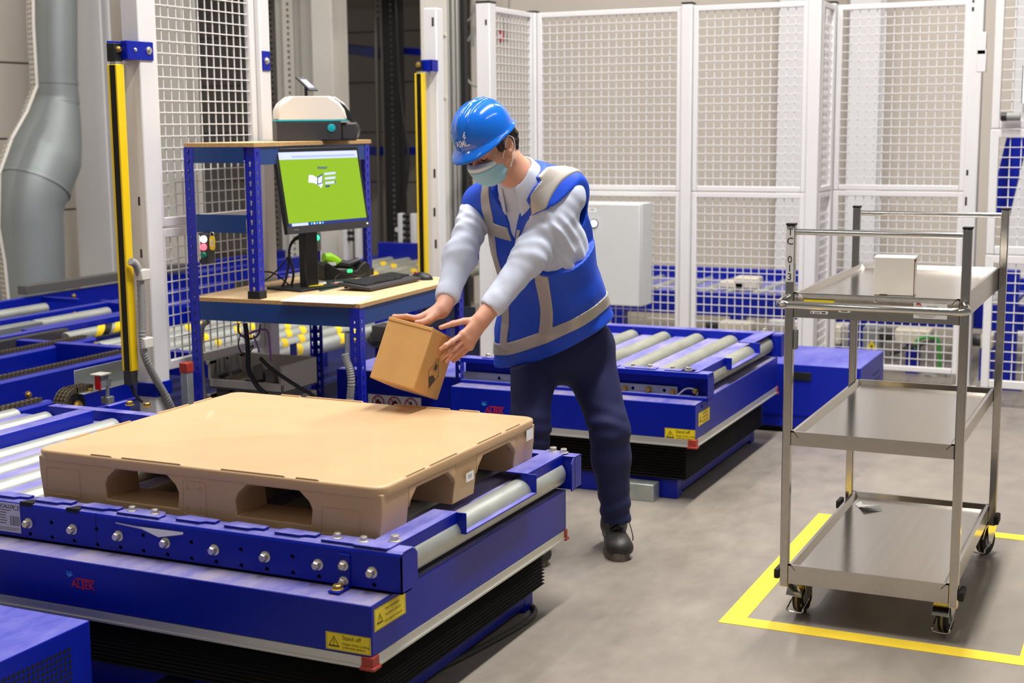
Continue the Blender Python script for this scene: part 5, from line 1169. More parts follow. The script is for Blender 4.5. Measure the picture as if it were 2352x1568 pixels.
mb = MB(BLACK); prof2 = [(-Lp/2+.02, .094), (Lp/2+.038, .09), (Lp/2+.03, .13), (Lp/2+.006, .162), (Lp/2-.04, Hp-.006), (-Lp/2+.06, Hp-.004), (-Lp/2+.03, .17)]
mb.plate(P_(0, -Wp/2+Wp*.58, 0), pu, Z, pv, prof2, Wp*.28); mb.build('window_hood', pr, bevel=.004)
mb = MB(CRM); prof3 = [(a+.045 if a > 0 else a, z_) for a, z_ in prof]
mb.plate(P_(0, Wp/2-Wp*.16, 0), pu, Z, pv, prof3, Wp*.16); mb.build('cover_rim', pr, bevel=.008, seg=3)
MB(TEAL).lathe(P_(Lp*.265, -Wp/2, .058), -pv, [(.018, 0), (.018, .003), (.015, .004)], 24).build('teal_button', pr)
mb = MB(PAPER); vs = []
for k in range(7):
    t_ = k/6; a = Lp/2+.05+.016*math.sin(t_*PI); z_ = .085-.08*t_
    for b in (-.035, .03): vs.append(P_(a, b, z_))
mb.add(vs, [(2*k, 2*k+1, 2*k+3, 2*k+2) for k in range(6)], True); mb.mat(INK).add([P_(Lp/2+.0672, -.035, .046), P_(Lp/2+.0672, .03, .046), P_(Lp/2+.0674, .03, .0445), P_(Lp/2+.0674, -.035, .0445)], [(0, 1, 2, 3)]); mb.build('label_strip', pr)
# tilted display at the back
dc = P_(-.03, Wp/2+.03, .215); dn = (HR*.75-HF*.55+Z*.35).normalized(); du = Z.cross(dn).normalized(); dv = dn.cross(du)
c_ = ag(704, 193, (pc.x*HF.x+pc.y*HF.y)+.13); dv2 = (Z*.7+HR*-.72).normalized(); du2 = (HR*.85+HF*.52).normalized()
ds = thing('display_panel', 'small dark tilted display standing behind the label printer', 'display', c_)
n2 = du2.cross(dv2).normalized(); n2 = n2 if n2.dot(HF) < 0 else -n2
du2 = (du2-n2*du2.dot(n2)).normalized()
MB(BLACK).obox(c_, du2, dv2, n2, .022, .045, .005).mat(M('display_violet', '8a86b8', .3, emit=('8a86c0', .5))).rect(c_+n2*.005+du2*.003, du2, dv2, n2, .03, .055, .0006).build('display', ds, bevel=.002); MB(BLACK).cyl(c_-n2*.01, Vector((c_.x, c_.y, ZU)), .008, 10).build('display_arm', ds)
# ------------------------------------------------------------------ under the bench
yb_ = BP(-.5, .16).y
def crate(px0_, px1_, py0_, py1_, y, label, n=2):
    p, q = ay(px0_, py0_, y), ay(px1_, py1_, y); q.z = ZL+.0105 if n == 3 else q.z; t = thing('plastic_bin', label, 'bin', ((p.x+q.x)/2, y, q.z), 'grey plastic bins under the bench')
    GP = M('grey_bin_plastic', 'c2beb6', .5); mb = MB(GP); d = .28; th_ = .012; h = p.z-q.z
    mb.box((p.x, y, q.z), (q.x, y+d, q.z+th_)).box((p.x, y, q.z), (p.x+th_, y+d, p.z)).box((q.x-th_, y, q.z), (q.x, y+d, p.z)).box((p.x, y+d-th_, q.z), (q.x, y+d, p.z)).box((p.x, y, q.z), (q.x, y+th_, q.z+h*.35)).box((p.x-.006, y-.006, p.z-.02), (p.x+th_, y+d, p.z))
    mb.build('bin_body', t, bevel=.004); return t, p, q
t1, p1, q1 = crate(476, 650, 828, 905, yb_, 'upper grey plastic bin of power adapters under the bench')
zsh = ZL-.012; 
t2, p2, q2 = crate(478, 650, 905, 960, yb_, 'lower grey plastic bin under the bench, another bin stacked on it', 3)
for k, (px, py) in enumerate(((505, 846), (535, 838), (505, 892), (590, 860), (618, 868), (560, 896))):
    c = ay(px, py, yb_+.03); d = Vector((.45, -.5, -.75)).normalized(); u_ = X; n_ = d.cross(X).normalized(); u_ = n_.cross(d)
    tag(MB(M('adapter_grey', '5c5a58', .45)).obox(c+Y*.02, u_, d, n_, .024, .042, .018).build('power_adapter', bevel=.004), ('dark power adapter, leftmost in the upper bin', 'dark power adapter, second from left in the upper bin', 'dark power adapter in the lower bin at left', 'dark power adapter, third from left in the upper bin', 'dark power adapter, rightmost in the upper bin', 'dark power adapter in the lower bin at right')[k], 'power adapter', 'power adapters in the grey bins')
yb2 = yb_-.03
for pts, r_, m_, lab in ((((563, 742), (568, 780), (570, 820), (572, 850), (590, 885), (612, 905)), .011, BLACK, 'thick black cable bundle hanging under the bench'), (((548, 742), (550, 765), (570, 778), (592, 770), (598, 745)), .004, BLACK, 'thin black cable loop under the bench beam'),
                   (((550, 775), (548, 795), (560, 815), (572, 800), (582, 794), (572, 815), (570, 835)), .003, BLACK, 'thin black cable curl beside the bundle under the bench'), (((598, 822), (625, 848), (680, 885), (715, 905), (740, 925)), .009, BLACK, 'black power cable sloping right under the bench'),
                   (((550, 772), (575, 765), (600, 757), (615, 762), (620, 800), (622, 830)), .0045, M('purple_cable', '8a5aa8', .5), 'purple cable under the bench'), (((582, 770), (590, 790), (596, 810)), .004, M('purple_cable', '8a5aa8', .5), 'short purple cable beside the black bundle'),
                   (((478, 738), (465, 750), (460, 790), (463, 840), (470, 920)), .012, GREYC, 'grey conduit bending down beside the left bench post')):
    tag(MB(m_).tube(smoothpath([ay(a, b, yb2) for a, b in pts]), r_, 8).build('cable'), lab, 'cable', 'cables under the bench')
# grey corrugated hose and channel by the near right leg
yh = BO.y-.012; path = smoothpath([ay(a, b, yh) for a, b in ((793, 812), (797, 830), (804, 850), (807, 880), (804, 920), (803, 950))], 10)
t = MB(GREYC).tube(path, [.017 if k % 2 else .0145 for k in range(len(path))], 12).build('corrugated_hose'); tag(t, 'grey corrugated hose beside the near right leg of the bench', 'hose')
a, b = ay(783, 762, yh), ay(797, 814, yh); tag(MB(GALV).box((b.x-.006, yh, b.z), (b.x, yh+.03, a.z)).box((a.x, yh, a.z-.005), (b.x, yh+.03, a.z)).box((a.x, yh+.026, b.z), (b.x, yh+.03, a.z)).build('cable_channel', bevel=.001), 'small galvanised cable channel under the bench at the near right leg', 'cable channel')
# red tipped post by the fence
a, b = ay(413, 833, 4.75), ay(430, 857, 4.75); t = thing('marker_post', 'grey marker post with a red cap by the left bench leg', 'post', (a.x, 4.75, 0))
MB(GALV).box((a.x, 4.75, 0), (b.x, 4.79, b.z)).build('post_profile', t, bevel=.002); MB(REDP).box((a.x-.003, 4.747, b.z), (b.x+.003, 4.793, a.z)).build('red_cap', t, bevel=.003)
# pneumatic fitting and sprocket plate seen under the bench top at right
c = ay(862, 778, 6.75); t = thing('motor_drive', 'small grey drive motor with a round face seen under the bench top beside the carton', 'motor', c)
MB(M('drive_grey', '6d6c68', .4, .4)).lathe(c, -Y, [(.05, -.12), (.05, 0), (.044, .01), (.02, .012), (.018, .03), (0, .03)], 24).build('motor_face', t); MB(DARKG).box((c.x+.0, 6.71, c.z-.01), (c.x+.09, 6.85, c.z+.08)).build('terminal_box', t, bevel=.004); MB(BLUEL).box((c.x-.05, 6.83, 0), (c.x+.05, 6.9, c.z+.02)).build('stand', t)
c = ay(1030, 728, 6.7); t = thing('sprocket_plate', 'dark perforated drive plate seen between the bench leg and the worker', 'drive plate', c)
MB(M('dark_steel', '4a5058', .4, .8)).plate((c.x-.14, 6.7, c.z-.06), X, Z, Y, [(0, 0), (.3, 0), (.3, .12), (0, .12)], .006, [circ(.04+.05*k, .04+.04*(k % 2), .012, 10) for k in range(5)]).build('plate', t); MB(BLUEL).box((c.x-.1, 6.71, 0), (c.x-.02, 6.76, c.z)).build('stand', t)
# ------------------------------------------------------------------ stainless steel trolley
cx0, cy0, cw, cl = -1.0707, 4.372, .501, 1.02
cz = (.1956, .6333, 1.0763); ctop = 1.285; ps = .027
ct = thing('steel_trolley', 'stainless steel three shelf trolley standing in the yellow taped bay', 'trolley', (cx0+cw/2, cy0+cl/2, 0))
lips = (.062, .045, .078)
for z, lp in zip(cz, lips):
    mb = MB(STEEL); mb.box((cx0+.01, cy0+.01, z-.020), (cx0+cw-.01, cy0+cl-.01, z-.017))
    # folded rim with an inner slope
    for a, b, n in (((cx0, cy0), (cx0+cw, cy0), Y), ((cx0+cw, cy0), (cx0+cw, cy0+cl), -X), ((cx0+cw, cy0+cl), (cx0, cy0+cl), -Y), ((cx0, cy0+cl), (cx0, cy0), X)):
        p = Vector((a[0], a[1], z)); q = Vector((b[0], b[1], z)); d = (q-p).normalized(); L_ = (q-p).length
        mb.plate(p, n, Z, d, [(0, -lp), (.0015, -lp), (.0015, -.003), (.010, -.003), (.024, -.0195), (.024, -.0165), (.010, 0), (0, 0)], L_)
    mb.build('shelf', ct)
xsP = (cx0-.001-ps/2, cx0+cw+.001+ps/2)
for i, x_ in enumerate((cx0-.0, cx0+cw)):
    for j, y_ in enumerate((cy0+.012, cy0+cl-.012)):
        x0_, x1_ = (x_-ps, x_) if i == 0 else (x_, x_+ps); y0_, y1_ = (y_-.014, y_+.014)
        o = MB(STEEL).box((x0_, y0_, cz[0]-.075), (x1_, y1_, ctop)).build('post', ct, bevel=.003); MB(BLACK).box((x0_-.001, y0_-.001, ctop), (x1_+.001, y1_+.001, ctop+.007)).build('post_cap', o, bevel=.001)
        if i == 0 and j == 0:
            lab = MB(PAPER); zc_ = (ay(1815, 523, y0_).z+ay(1812, 647, y0_).z)/2; hl = ay(1815, 523, y0_).z-ay(1812, 647, y0_).z
            lab.rect(((x0_+x1_)/2, y0_, zc_), X, Z, -Y, ps-.003, hl, .0008); lab.mat(INK)
            for ch, f in (('T', .42), ('C', .25), ('0', -.09), ('1', -.25), ('3', -.41)): lab.text(ch, ((x0_+x1_)/2, y0_, zc_+f*hl), X, Z, -Y, .031, .0014, 'CENTER')
            tag(lab.build('post_label', o), 'white label reading TC 013 on the near left post')
for y_ in (cy0+.012, cy0+cl-.012):
    MB(CHROME).cyl((cx0-.004, y_, ctop-.02), (cx0+cw+.004, y_, ctop-.02), .0095, 16).build('cross_rail', ct)
# push handle wrapping the near end
hz = cz[2]-.028; hx0, hx1, hy = cx0-ps-.004, cx0+cw+ps+.002, cy0-.085
path = [(cx0-.012, cy0+.0, hz+.018), (cx0-.016, cy0-.03, hz+.012)]
def arc(cx_, cy_, r_, a0, a1, n=7): return [(cx_+r_*math.cos(R(a0+(a1-a0)*k/n)), cy_+r_*math.sin(R(a0+(a1-a0)*k/n)), hz) for k in range(n+1)]
path = [(cx0-.012, cy0+.002, hz+.014), (hx0+.004, cy0-.02, hz+.006)] + arc(hx0+.04, hy+.04, .04, 180, 270) + arc(hx1-.04, hy+.04, .04, 270, 360) + [(cx0+cw+ps-.008, cy0-.02, hz+.006), (cx0+cw+.012, cy0+.002, hz+.014)]
MB(CHROME).tube(path, .0115, 16, up=(0, 0, 1)).build('push_handle', ct)
# stickers on the near rim of the top shelf
yr = cy0
def onrim(px, py): return ay(px, py, yr)
mb = MB(INK); a, b = onrim(1846, 685), onrim(1917, 712); c = (a+b)/2; wS, hS = (b.x-a.x), (a.z-b.z)
mb.rect(c, X, Z, -Y, wS, hS, .0006); mb.mat(M('trolley_sticker_yellow', 'f4e010', .45)).rect(c, X, Z, -Y, wS-.002, hS-.005, .001); tag(mb.build('yellow_sticker', ct), 'blank yellow sticker behind the handle')
a, b = onrim(2099, 694), onrim(2175, 735); c = (a+b)/2; wS, hS = b.x-a.x, onrim(2099, 694).z-onrim(2099, 729).z
mb = MB(PAPER); mb.rect(c, X, Z, -Y, wS, hS, .0006); mb.mat(M('hq_red', 'b8323a', .5)).text('HQ', c+X*(-wS*.34)+Z*(hS*.24), X, Z, -Y, .015, .001, 'CENTER', .9)
mb.poly(c+X*(-wS*.36)+Z*(hS*.38), X, Z, -Y, [(-.009, 0), (.009, 0), (.006, .0045), (0, .0065), (-.006, .0045)], .001); mb.mat(M('print_dark_grey', '4a4848', .6)).text('PACK', c+X*(wS*.06)+Z*(hS*.235), X, Z, -Y, .0135, .001, 'CENTER', .95)
mb.mat(M('print_grey', '9a9aa0', .6))
for k in range(2): mb.rect(c+X*(-wS*.12)-Z*(hS*(.30+.09*k)), X, Z, -Y, wS*(.62-.2*k), .0016, .001)
tag(mb.build('paper_sticker', ct), 'white sticker with red and grey lettering behind the handle')
a, b = onrim(1861, 713), onrim(1902, 722); c = (a+b)/2; mb = MB(PAPER).plate((a.x, yr-.0008, c.z-.0045), X, Z, Y, rrect(0, 0, b.x-a.x, .009, .003, 3), .0006)
mb.mat(INK).rect(c+X*.014, X, Z, -Y, .012, .0035, .0012).rect(c-X*.023, X, Z, -Y, .004, .004, .0012).mat(M('print_grey', '9a9aa0', .6)).rect(c-X*.006, X, Z, -Y, .018, .004, .0012); mb.build('paper_sticker', ct)
a, b = onrim(1926, 711), onrim(1953, 718); c = (a+b)/2; mb = MB(PAPER).plate((a.x, yr-.0008, c.z-.004), X, Z, Y, rrect(0, 0, b.x-a.x, .008, .003, 3), .0006); mb.mat(M('label_navy', '151a50', .5)).rect(c, X, Z, -Y, .02, .0022, .0012); mb.build('paper_sticker', ct)
MB(CHROME).lathe(onrim(2010, 691), -Y, [(.006, 0), (.006, .002), (.003, .004), (0, .004)], 14).build('rivet', ct)
MB(M('grey_clip', '8a8b86', .5)).box((cx0+.001, cy0+.004, ay(1828, 803, cy0).z), (cx0+.011, cy0+.03, ay(1828, 760, cy0).z)).build('grey_clip', ct, bevel=.001)
# black corner bumpers
for x_, s_ in ((cx0-ps, -1), (cx0+cw+ps, 1)):
    for y_ in (cy0+.03, cy0+cl-.07): MB(RUBBER).box((x_+(0 if s_ > 0 else -.018), y_-.035, cz[0]-.05), (x_+(.018 if s_ > 0 else 0), y_+.035, cz[0]-.018)).build('bumper', ct, bevel=.005, seg=3)
# castors
def castor(x_, y_, ang, brake=True, yellow=False):
    o = thing('castor', None, None, (x_, y_, 0)); del_lab = [o.pop(k) for k in ('label', 'category') if k in o.keys()]
    o.parent = ct; o.matrix_parent_inverse = Matrix.Translation(-base_loc(ct))
    rw = .052; u = Vector((math.cos(ang), math.sin(ang), 0)); s = Vector((-u.y, u.x, 0)); c = Vector((x_, y_, rw))
    tr = MB(RUBBER); tr.lathe(c-s*.014, s, [(rw*.72, 0), (rw*.95, 0), (rw, .006), (rw, .022), (rw*.95, .028), (rw*.72, .028)], 28)
    tr.mat(M('tread_stripe', '8a7a5a', .6)).lathe(c-s*.004, s, [(rw+.0006, 0), (rw+.0006, .008)], 28)
    if yellow: 
        tr.mat(YEL)
        for k in range(9): a = 2*PI*k/9; tr.obox(c+s*-.0128+(u*math.cos(a)+Z*math.sin(a))*(rw*.86), u*-math.sin(a)+Z*math.cos(a), u*math.cos(a)+Z*math.sin(a), s, .006, .004, .0016)
    tr.build('tyre', o)
    MB(M('wheel_hub_grey', '9aa0a4', .4)).lathe(c-s*.0145, s, [(0, 0), (.012, -.004), (rw*.5, .001), (rw*.72, .003), (rw*.72, .026), (rw*.5, .028), (.012, .033), (0, .029)], 24).build('wheel_hub', o)
    fk = MB(CHROME); off = u*.028
    for sg in (-1, 1): fk.plate(c+s*(sg*.02)-s*.001, u, Z, s, [(-.012, -.012), (.012, -.012), (.05, .055), (.05, .068), (-.02, .068), (-.024, .05)], .002)
    fk.obox(c+off*.6+Z*.067, u, s, Z, .04, .022, .002); fk.build('fork', o, bevel=.001)
    MB(CHROME).cyl(c+off+Z*.067, c+off+Z*(cz[0]-.075-rw+.012), .014, 16).build('swivel_stem', o)
    if brake:
        bp = MB(CHROME); q0 = c-u*.01+Z*.062; bp.plate(q0-s*.026, u*-1, Z, s, [(-.03, .016), (.014, .016), (.046, -.004), (.064, -.04), (.060, -.042), (.043, -.009), (.012, .011), (-.03, .011)], .052); bp.mat(M('pedal_slot', '2a2a2a', .5)).obox(q0-u*.03+Z*.0085, (u*-.85-Z*.53), s, (Z*.85-u*.53), .008, .013, .0012); bp.build('brake_pedal', o, bevel=.001)
        MB(CHROME).tube(smoothpath([c+s*.026-u*.01+Z*.0, c+s*.026-u*.05-Z*.02, c+s*.024-u*.062-Z*.034, c-s*.024-u*.062-Z*.034, c-s*.026-u*.05-Z*.02, c-s*.026-u*.01], 4), .0028, 8).build('brake_bar', o)
    return o
castor(*az(1842, 1404, 0).xy, R(80), True, True); castor(*az(2172, 1450, 0).xy, R(82), True); castor(*az(2262, 1270, 0).xy, R(70), True)
castor(cx0+.05, cy0+cl-.09, R(95), True)
# white box and a scrap of paper on the trolley
q = [az(*p, cz[2]-.017) for p in ((2006, 677), (2092, 683))]; bw = (q[1]-q[0]).length; bh = .117; th_ = math.atan2((q[1]-q[0]).y, (q[1]-q[0]).x)
wbx = thing('white_box', 'small white cardboard box standing on the top shelf of the trolley', 'box', q[0])
u0_ = Vector((math.cos(R(3)), math.sin(R(3)), 0)); q[1] = q[0]+u0_*bw
CARD = M('white_cardboard', 'e4ddd2', .7, var=(8, .05)); u_ = (q[1]-q[0]).normalized(); v_ = Vector((-u_.y, u_.x, 0))
mb = MB(CARD).obox(q[0]+u_*bw/2+v_*.033+Z*(bh/2+.001), u_, v_, Z, bw/2, .033, bh/2); mb.build('box_body', wbx, bevel=.0015)
mb = MB(CARD); mb.obox(q[0]+u_*bw/2+v_*.034+Z*(bh+.0025), u_, (v_+Z*.05).normalized(), Z, bw/2+.001, .034, .0012); mb.mat(M('flap_edge_brown', '6d5238', .8)).obox(q[0]+u_*(bw-.0004)+v_*.001+Z*(bh*.5), Z, v_, u_, bh*.5, .0012, .0012).obox(q[0]+u_*(bw+.001)+v_*.012+Z*(bh*.96), Z, v_, u_, .004, .012, .0014).obox(q[0]+u_*(bw*.25)+v_*-.0002+Z*(.0025), u_, Z, v_, .012, .0012, .0006); mb.build('box_lid', wbx)
zs_ = cz[0]-.017; pts = [az(*p, zs_+h) for p, h in (((1964, 1157), .002), ((1978, 1150), .014), ((1981, 1158), .006), ((2019, 1160), .012), ((2027, 1171), .003), ((1990, 1167), .004), ((1985, 1163), .016), ((1972, 1164), .002))]
mb = MB(PAPER); mb.add(pts+[p-Z*.0012 for p in pts], [(0, 1, 2, 7), (2, 3, 6), (2, 6, 7), (6, 3, 4, 5), (15, 10, 9, 8), (14, 11, 10), (15, 14, 10), (13, 12, 11, 14)]); tag(mb.build('paper_scrap'), 'torn white paper scrap on the bottom shelf of the trolley', 'paper')
# ------------------------------------------------------------------ carton being carried
def rodr(w_):
    w_ = np.array(w_); a = np.linalg.norm(w_); k = w_/a; K = np.array([[0, -k[2], k[1]], [k[2], 0, -k[0]], [-k[1], k[0], 0]])
    return np.eye(3)+np.sin(a)*K+(1-np.cos(a))*K@K
KS = .945
BR = rodr((-.3651, .1767, -.0023)); BC = Vector((-2.4462*KS, 4.4*KS, 1.6-(1.6-.7764)*KS)); BHX, BHY, BHZ = .0922*KS, .1*KS, .1124*KS
bX, bY, bZ = (Vector(BR[:, i]) for i in range(3))
KRAFT = M('kraft_cardboard', 'c99a5c', .62, var=(14, .06), bump=(40, .04))
cb = thing('cardboard_carton', 'small brown cardboard carton held tilted above the pallet by the worker', 'carton', BC)
mb = MB(KRAFT).obox(BC, bX, bY, bZ, BHX, BHY, BHZ); mb.build('carton_body', cb, bevel=.004, seg=3)
mb = MB(KRAFT)
for s_ in (-1, 1): mb.obox(BC+bY*(s_*BHY*.5)+bZ*(BHZ+.0015), bX, bY, bZ, BHX-.001, BHY*.5-.001, .0014)
mb.obox(BC-bY*(BHY+.001)+bZ*(BHZ-.004), bX, bZ, bY, BHX-.002, .005, .0012).build('carton_flap', cb, bevel=.001)
mb = MB(M('carton_tape', 'b98c50', .3)).obox(BC+bX*(BHX*1.0+.0004), bY, bZ, bX, .018, BHZ*.2, .0004); mb.mat(M('carton_print', '4a4236', .6))
fc = BC+bX*(BHX+.0006); dz = [(0, .052), (.046, 0), (0, -.052), (-.046, 0)]
P4 = [Vector((a, b, 0)) for a, b in dz]
def rline(a, b, w_=.0016):
    A = fc+bY*a[0]+bZ*a[1]; B_ = fc+bY*b[0]+bZ*b[1]; d = (B_-A).normalized(); mb.obox((A+B_)/2, d, d.cross(bX), bX, (B_-A).length/2, w_/2, .0003)
sh = lambda p: (p[0]*.86+.004, p[1]*1.0-.028)
for i in range(4): rline(sh(dz[i]), sh(dz[(i+1) % 4]))
mb.poly(fc, bY, bZ, bX, [sh((.0, -.05)), sh((.03, -.018)), sh((0, -.006)), sh((-.03, -.018))], .0006); mb.poly(fc, bY, bZ, bX, [sh((-.012, .012)), sh((.012, .012)), sh((.014, .03)), sh((-.01, .034))], .0006)
mb.build('carton_marking', cb)

# ------------------------------------------------------------------ signed distance modelling for the worker
class Field:
    def __init__(s, lo, hi, h):
        s.lo = np.array(lo, np.float32); s.h = h; n = np.ceil((np.array(hi)-np.array(lo))/h).astype(int)+1
        s.ax = [(s.lo[i]+h*np.arange(n[i])).astype(np.float32) for i in range(3)]; s.f = np.full(tuple(n), 9., np.float32)
    def sub(s, lo, hi):
        sl = []
        for i in range(3):
            a = int(max(0, np.floor((lo[i]-s.lo[i])/s.h))); b = int(min(len(s.ax[i]), np.ceil((hi[i]-s.lo[i])/s.h)+1)); sl.append(slice(a, max(b, a)))
        return tuple(sl)
    def pts(s, sl): return s.ax[0][sl[0]][:, None, None], s.ax[1][sl[1]][None, :, None], s.ax[2][sl[2]][None, None, :]
    def put(s, lo, hi, fn, k=.01, op='u'):
        m_ = k+.012; sl = s.sub([a-m_ for a in lo], [b+m_ for b in hi]); 
        if any(q.stop-q.start <= 0 for q in sl): return s
        d = fn(*s.pts(sl)).astype(np.float32); a = s.f[sl]
        if op == 'u': h_ = np.maximum(k-np.abs(a-d), 0)/k; s.f[sl] = np.minimum(a, d)-h_*h_*k*.25
        elif op == 's': d = -d; h_ = np.maximum(k-np.abs(a-d), 0)/k; s.f[sl] = np.maximum(a, d)+h_*h_*k*.25
        return s
    def whole(s, fn): s.f = fn(s.f, *s.pts((slice(None),)*3)).astype(np.float32); return s
    def cap(s, a, b, ra, rb, k=.012, op='u', w_=None, sc_=1.0):
        a = np.array(a, np.float32); b = np.array(b, np.float32); r_ = max(ra, rb)*(1/min(1, sc_) if w_ is not None else 1)
        return s.put(np.minimum(a, b)-r_, np.maximum(a, b)+r_, lambda x, y, z: cap_d(x, y, z, a, b, ra, rb, w_, sc_), k, op)
    def ell(s, c, U, rad, k=.012, op='u'):
        c = np.array(c, np.float32); r_ = max(rad); U = [np.array(u, np.float32) for u in U]
        return s.put(c-r_, c+r_, lambda x, y, z: ell_d(x, y, z, c, U, rad), k, op)
    def mesh(s, name, mat_, parent, smooth_it=0, label=None):
        f = s.f; n = f.shape; ins = f < 0
        def cs(i, j, k): return ins[i:n[0]-1+i, j:n[1]-1+j, k:n[2]-1+k]
        cnt = np.zeros((n[0]-1, n[1]-1, n[2]-1), np.int8)
        for i in (0, 1):
            for j in (0, 1):
                for k in (0, 1): cnt += cs(i, j, k)
        idx = np.argwhere((cnt > 0) & (cnt < 8)); m_ = len(idx)
        ids = np.full(cnt.shape, -1, np.int32); ids[idx[:, 0], idx[:, 1], idx[:, 2]] = np.arange(m_)
        C8 = np.array([(i, j, k) for i in (0, 1) for j in (0, 1) for k in (0, 1)]); val = np.stack([f[idx[:, 0]+c[0], idx[:, 1]+c[1], idx[:, 2]+c[2]] for c in C8], 1)
        acc = np.zeros((m_, 3)); num = np.zeros(m_)
        for a in range(8):
            for b in range(a+1, 8):
                if np.abs(C8[a]-C8[b]).sum() != 1: continue
                va, vb = val[:, a], val[:, b]; cr = (va < 0) != (vb < 0); t = np.where(cr, va/np.where(cr, va-vb, 1), 0)
                acc += np.where(cr[:, None], C8[a]+(C8[b]-C8[a])*t[:, None], 0); num += cr
        V = s.lo+(idx+acc/num[:, None])*s.h
        F = []
        for ax_ in range(3):
            o1, o2 = [(1, 2), (2, 0), (0, 1)][ax_]; sl0 = [slice(None)]*3; sl1 = [slice(None)]*3; sl0[ax_] = slice(0, -1); sl1[ax_] = slice(1, None)
            A = ins[tuple(sl0)]; B_ = ins[tuple(sl1)]; e = np.argwhere(A != B_)
            e = e[(e[:, o1] > 0) & (e[:, o2] > 0) & (e[:, o1] < n[o1]-1) & (e[:, o2] < n[o2]-1)]
            if len(e) == 0: continue
            q = []
            for d1, d2 in ((-1, -1), (0, -1), (0, 0), (-1, 0)):
                c = e.copy(); c[:, o1] += d1; c[:, o2] += d2; q.append(ids[c[:, 0], c[:, 1], c[:, 2]])
            q = np.stack(q, 1); fl = A[e[:, 0], e[:, 1], e[:, 2]]; q[~fl] = q[~fl][:, ::-1]; F.append(q)
        F = np.concatenate(F); F = F[(F >= 0).all(1)]
        for _ in range(smooth_it):
            S = np.zeros_like(V); N_ = np.zeros(len(V))
            for a, b in ((0, 1), (1, 2), (2, 3), (3, 0)):
                np.add.at(S, F[:, a], V[F[:, b]]); np.add.at(S, F[:, b], V[F[:, a]]); np.add.at(N_, F[:, a], 1); np.add.at(N_, F[:, b], 1)
            V = V*.4+.6*S/np.maximum(N_, 1)[:, None]
        return npmesh(name, V, F, mat_, parent, label)
def npmesh(name, V, F, mat_, parent, label=None):
    me = bpy.data.meshes.new(name); me.vertices.add(len(V)); me.vertices.foreach_set('co', V.astype(np.float32).ravel()); k = F.shape[1]
    me.loops.add(len(F)*k); me.loops.foreach_set('vertex_index', F.astype(np.int32).ravel()); me.polygons.add(len(F)); me.polygons.foreach_set('loop_start', np.arange(len(F), dtype=np.int32)*k)
    me.polygons.foreach_set('use_smooth', np.ones(len(F), bool)); me.update(); me.validate(); me.materials.append(mat_)
    o = link(name, me, parent)
    if label: o['label'] = label
    return o
def cap_d(x, y, z, a, b, ra, rb, w_=None, sc_=1.0):
    px, py, pz = x-a[0], y-a[1], z-a[2]; ba = b-a; bb = float(ba@ba)+1e-12
    t = np.clip((px*ba[0]+py*ba[1]+pz*ba[2])/bb, 0, 1); qx, qy, qz = px-t*ba[0], py-t*ba[1], pz-t*ba[2]
    d2 = qx*qx+qy*qy+qz*qz
    if w_ is not None: c = qx*w_[0]+qy*w_[1]+qz*w_[2]; d2 = d2+(sc_*sc_-1)*c*c
    return np.sqrt(np.maximum(d2, 0))-(ra+(rb-ra)*t)
def ell_d(x, y, z, c, U, rad):
    px, py, pz = x-c[0], y-c[1], z-c[2]; q0 = q1 = 0
    for u, r_ in zip(U, rad): t = (px*u[0]+py*u[1]+pz*u[2]); q0 = q0+(t/r_)**2; q1 = q1+(t/(r_*r_))**2
    k0 = np.sqrt(q0); k1 = np.sqrt(q1)+1e-9; return k0*(k0-1)/k1
def A3(v): return np.array(tuple(v), np.float64)
def fold(x, y, z, f=1.0, seed=0.0):
    return (np.sin(f*(31*x+17*y+23*z)+seed+1.7*np.sin(f*(11*y-9*z+7*x)+seed))+.6*np.sin(f*(-27*x+38*y+13*z)+2.1*seed+1.3*np.sin(f*19*z)))/1.6

# --- skeleton placed from the photo (pixel, ground distance from the camera)
Pp, Pn = ag(1302, 775, 5.27), ag(1192, 395, 4.93)
tU = (Pn-Pp).normalized(); S_ = (Pn-Pp).length
tF = (HR*-.60-HF*.80); tF = (tF-tU*tF.dot(tU)).normalized(); tL = tU.cross(tF)
SL, EL, WL = ag(1287, 446, 4.95), ag(1218, 590, 4.92), None
SR, ER, WR = ag(1096, 478, 5.06), ag(1056, 592, 5.0), None
hF = (HR*-.60+Z*-.48-HF*.64).normalized(); hU = (Z-hF*Z.dot(hF)).normalized(); hL = hU.cross(hF)
rot = Quaternion(hF, R(4)); hU = rot @ hU; hL = rot @ hL
HC = ag(1128, 336, 4.86); HS = .92
def HP(l, f, u): return HC+hL*(l*HS)+hF*(f*HS)+hU*(u*HS)
pt_face = BC+bX*BHX; pt_top = BC+bZ*BHZ
def onface(px, py, off): return apl(px, py, pt_face+bX*off, bX)
def ontop(px, py, off): return apl(px, py, pt_top+bZ*off, bZ)
person = thing('person', 'person in blue hard hat, face mask and blue vest bending with a carton in hand', 'person', ag(1330, 1250, 5.1)*1.0)
person.location.z = 0; LOC[person.name] = Vector((person.location.x, person.location.y, 0))
SKIN = M('skin', 'd79f86', .5, var=(40, .05)); SKIN.node_tree.nodes['Principled BSDF'].inputs['Subsurface Weight'].default_value = .12; SKIN.node_tree.nodes['Principled BSDF'].inputs['Subsurface Radius'].default_value = (.012, .005, .003)
SHIRT = M('shirt_cotton', 'ccd3e6', .75, bump=(260, .05)); VEST = M('vest_blue', '0548cf', .55, bump=(70, .05)); REFL = M('reflective_tape', 'b9b2aa', .42, .25)
NAVYC = M('navy_trousers', '161b4c', .8, bump=(300, .05)); HATB = M('hard_hat_blue', '0a6cdc', .16, coat=.6); HAIR = M('brown_hair', '2c1c12', .6, var=(120, .4, (1, 1, .2))); BROW = HAIR
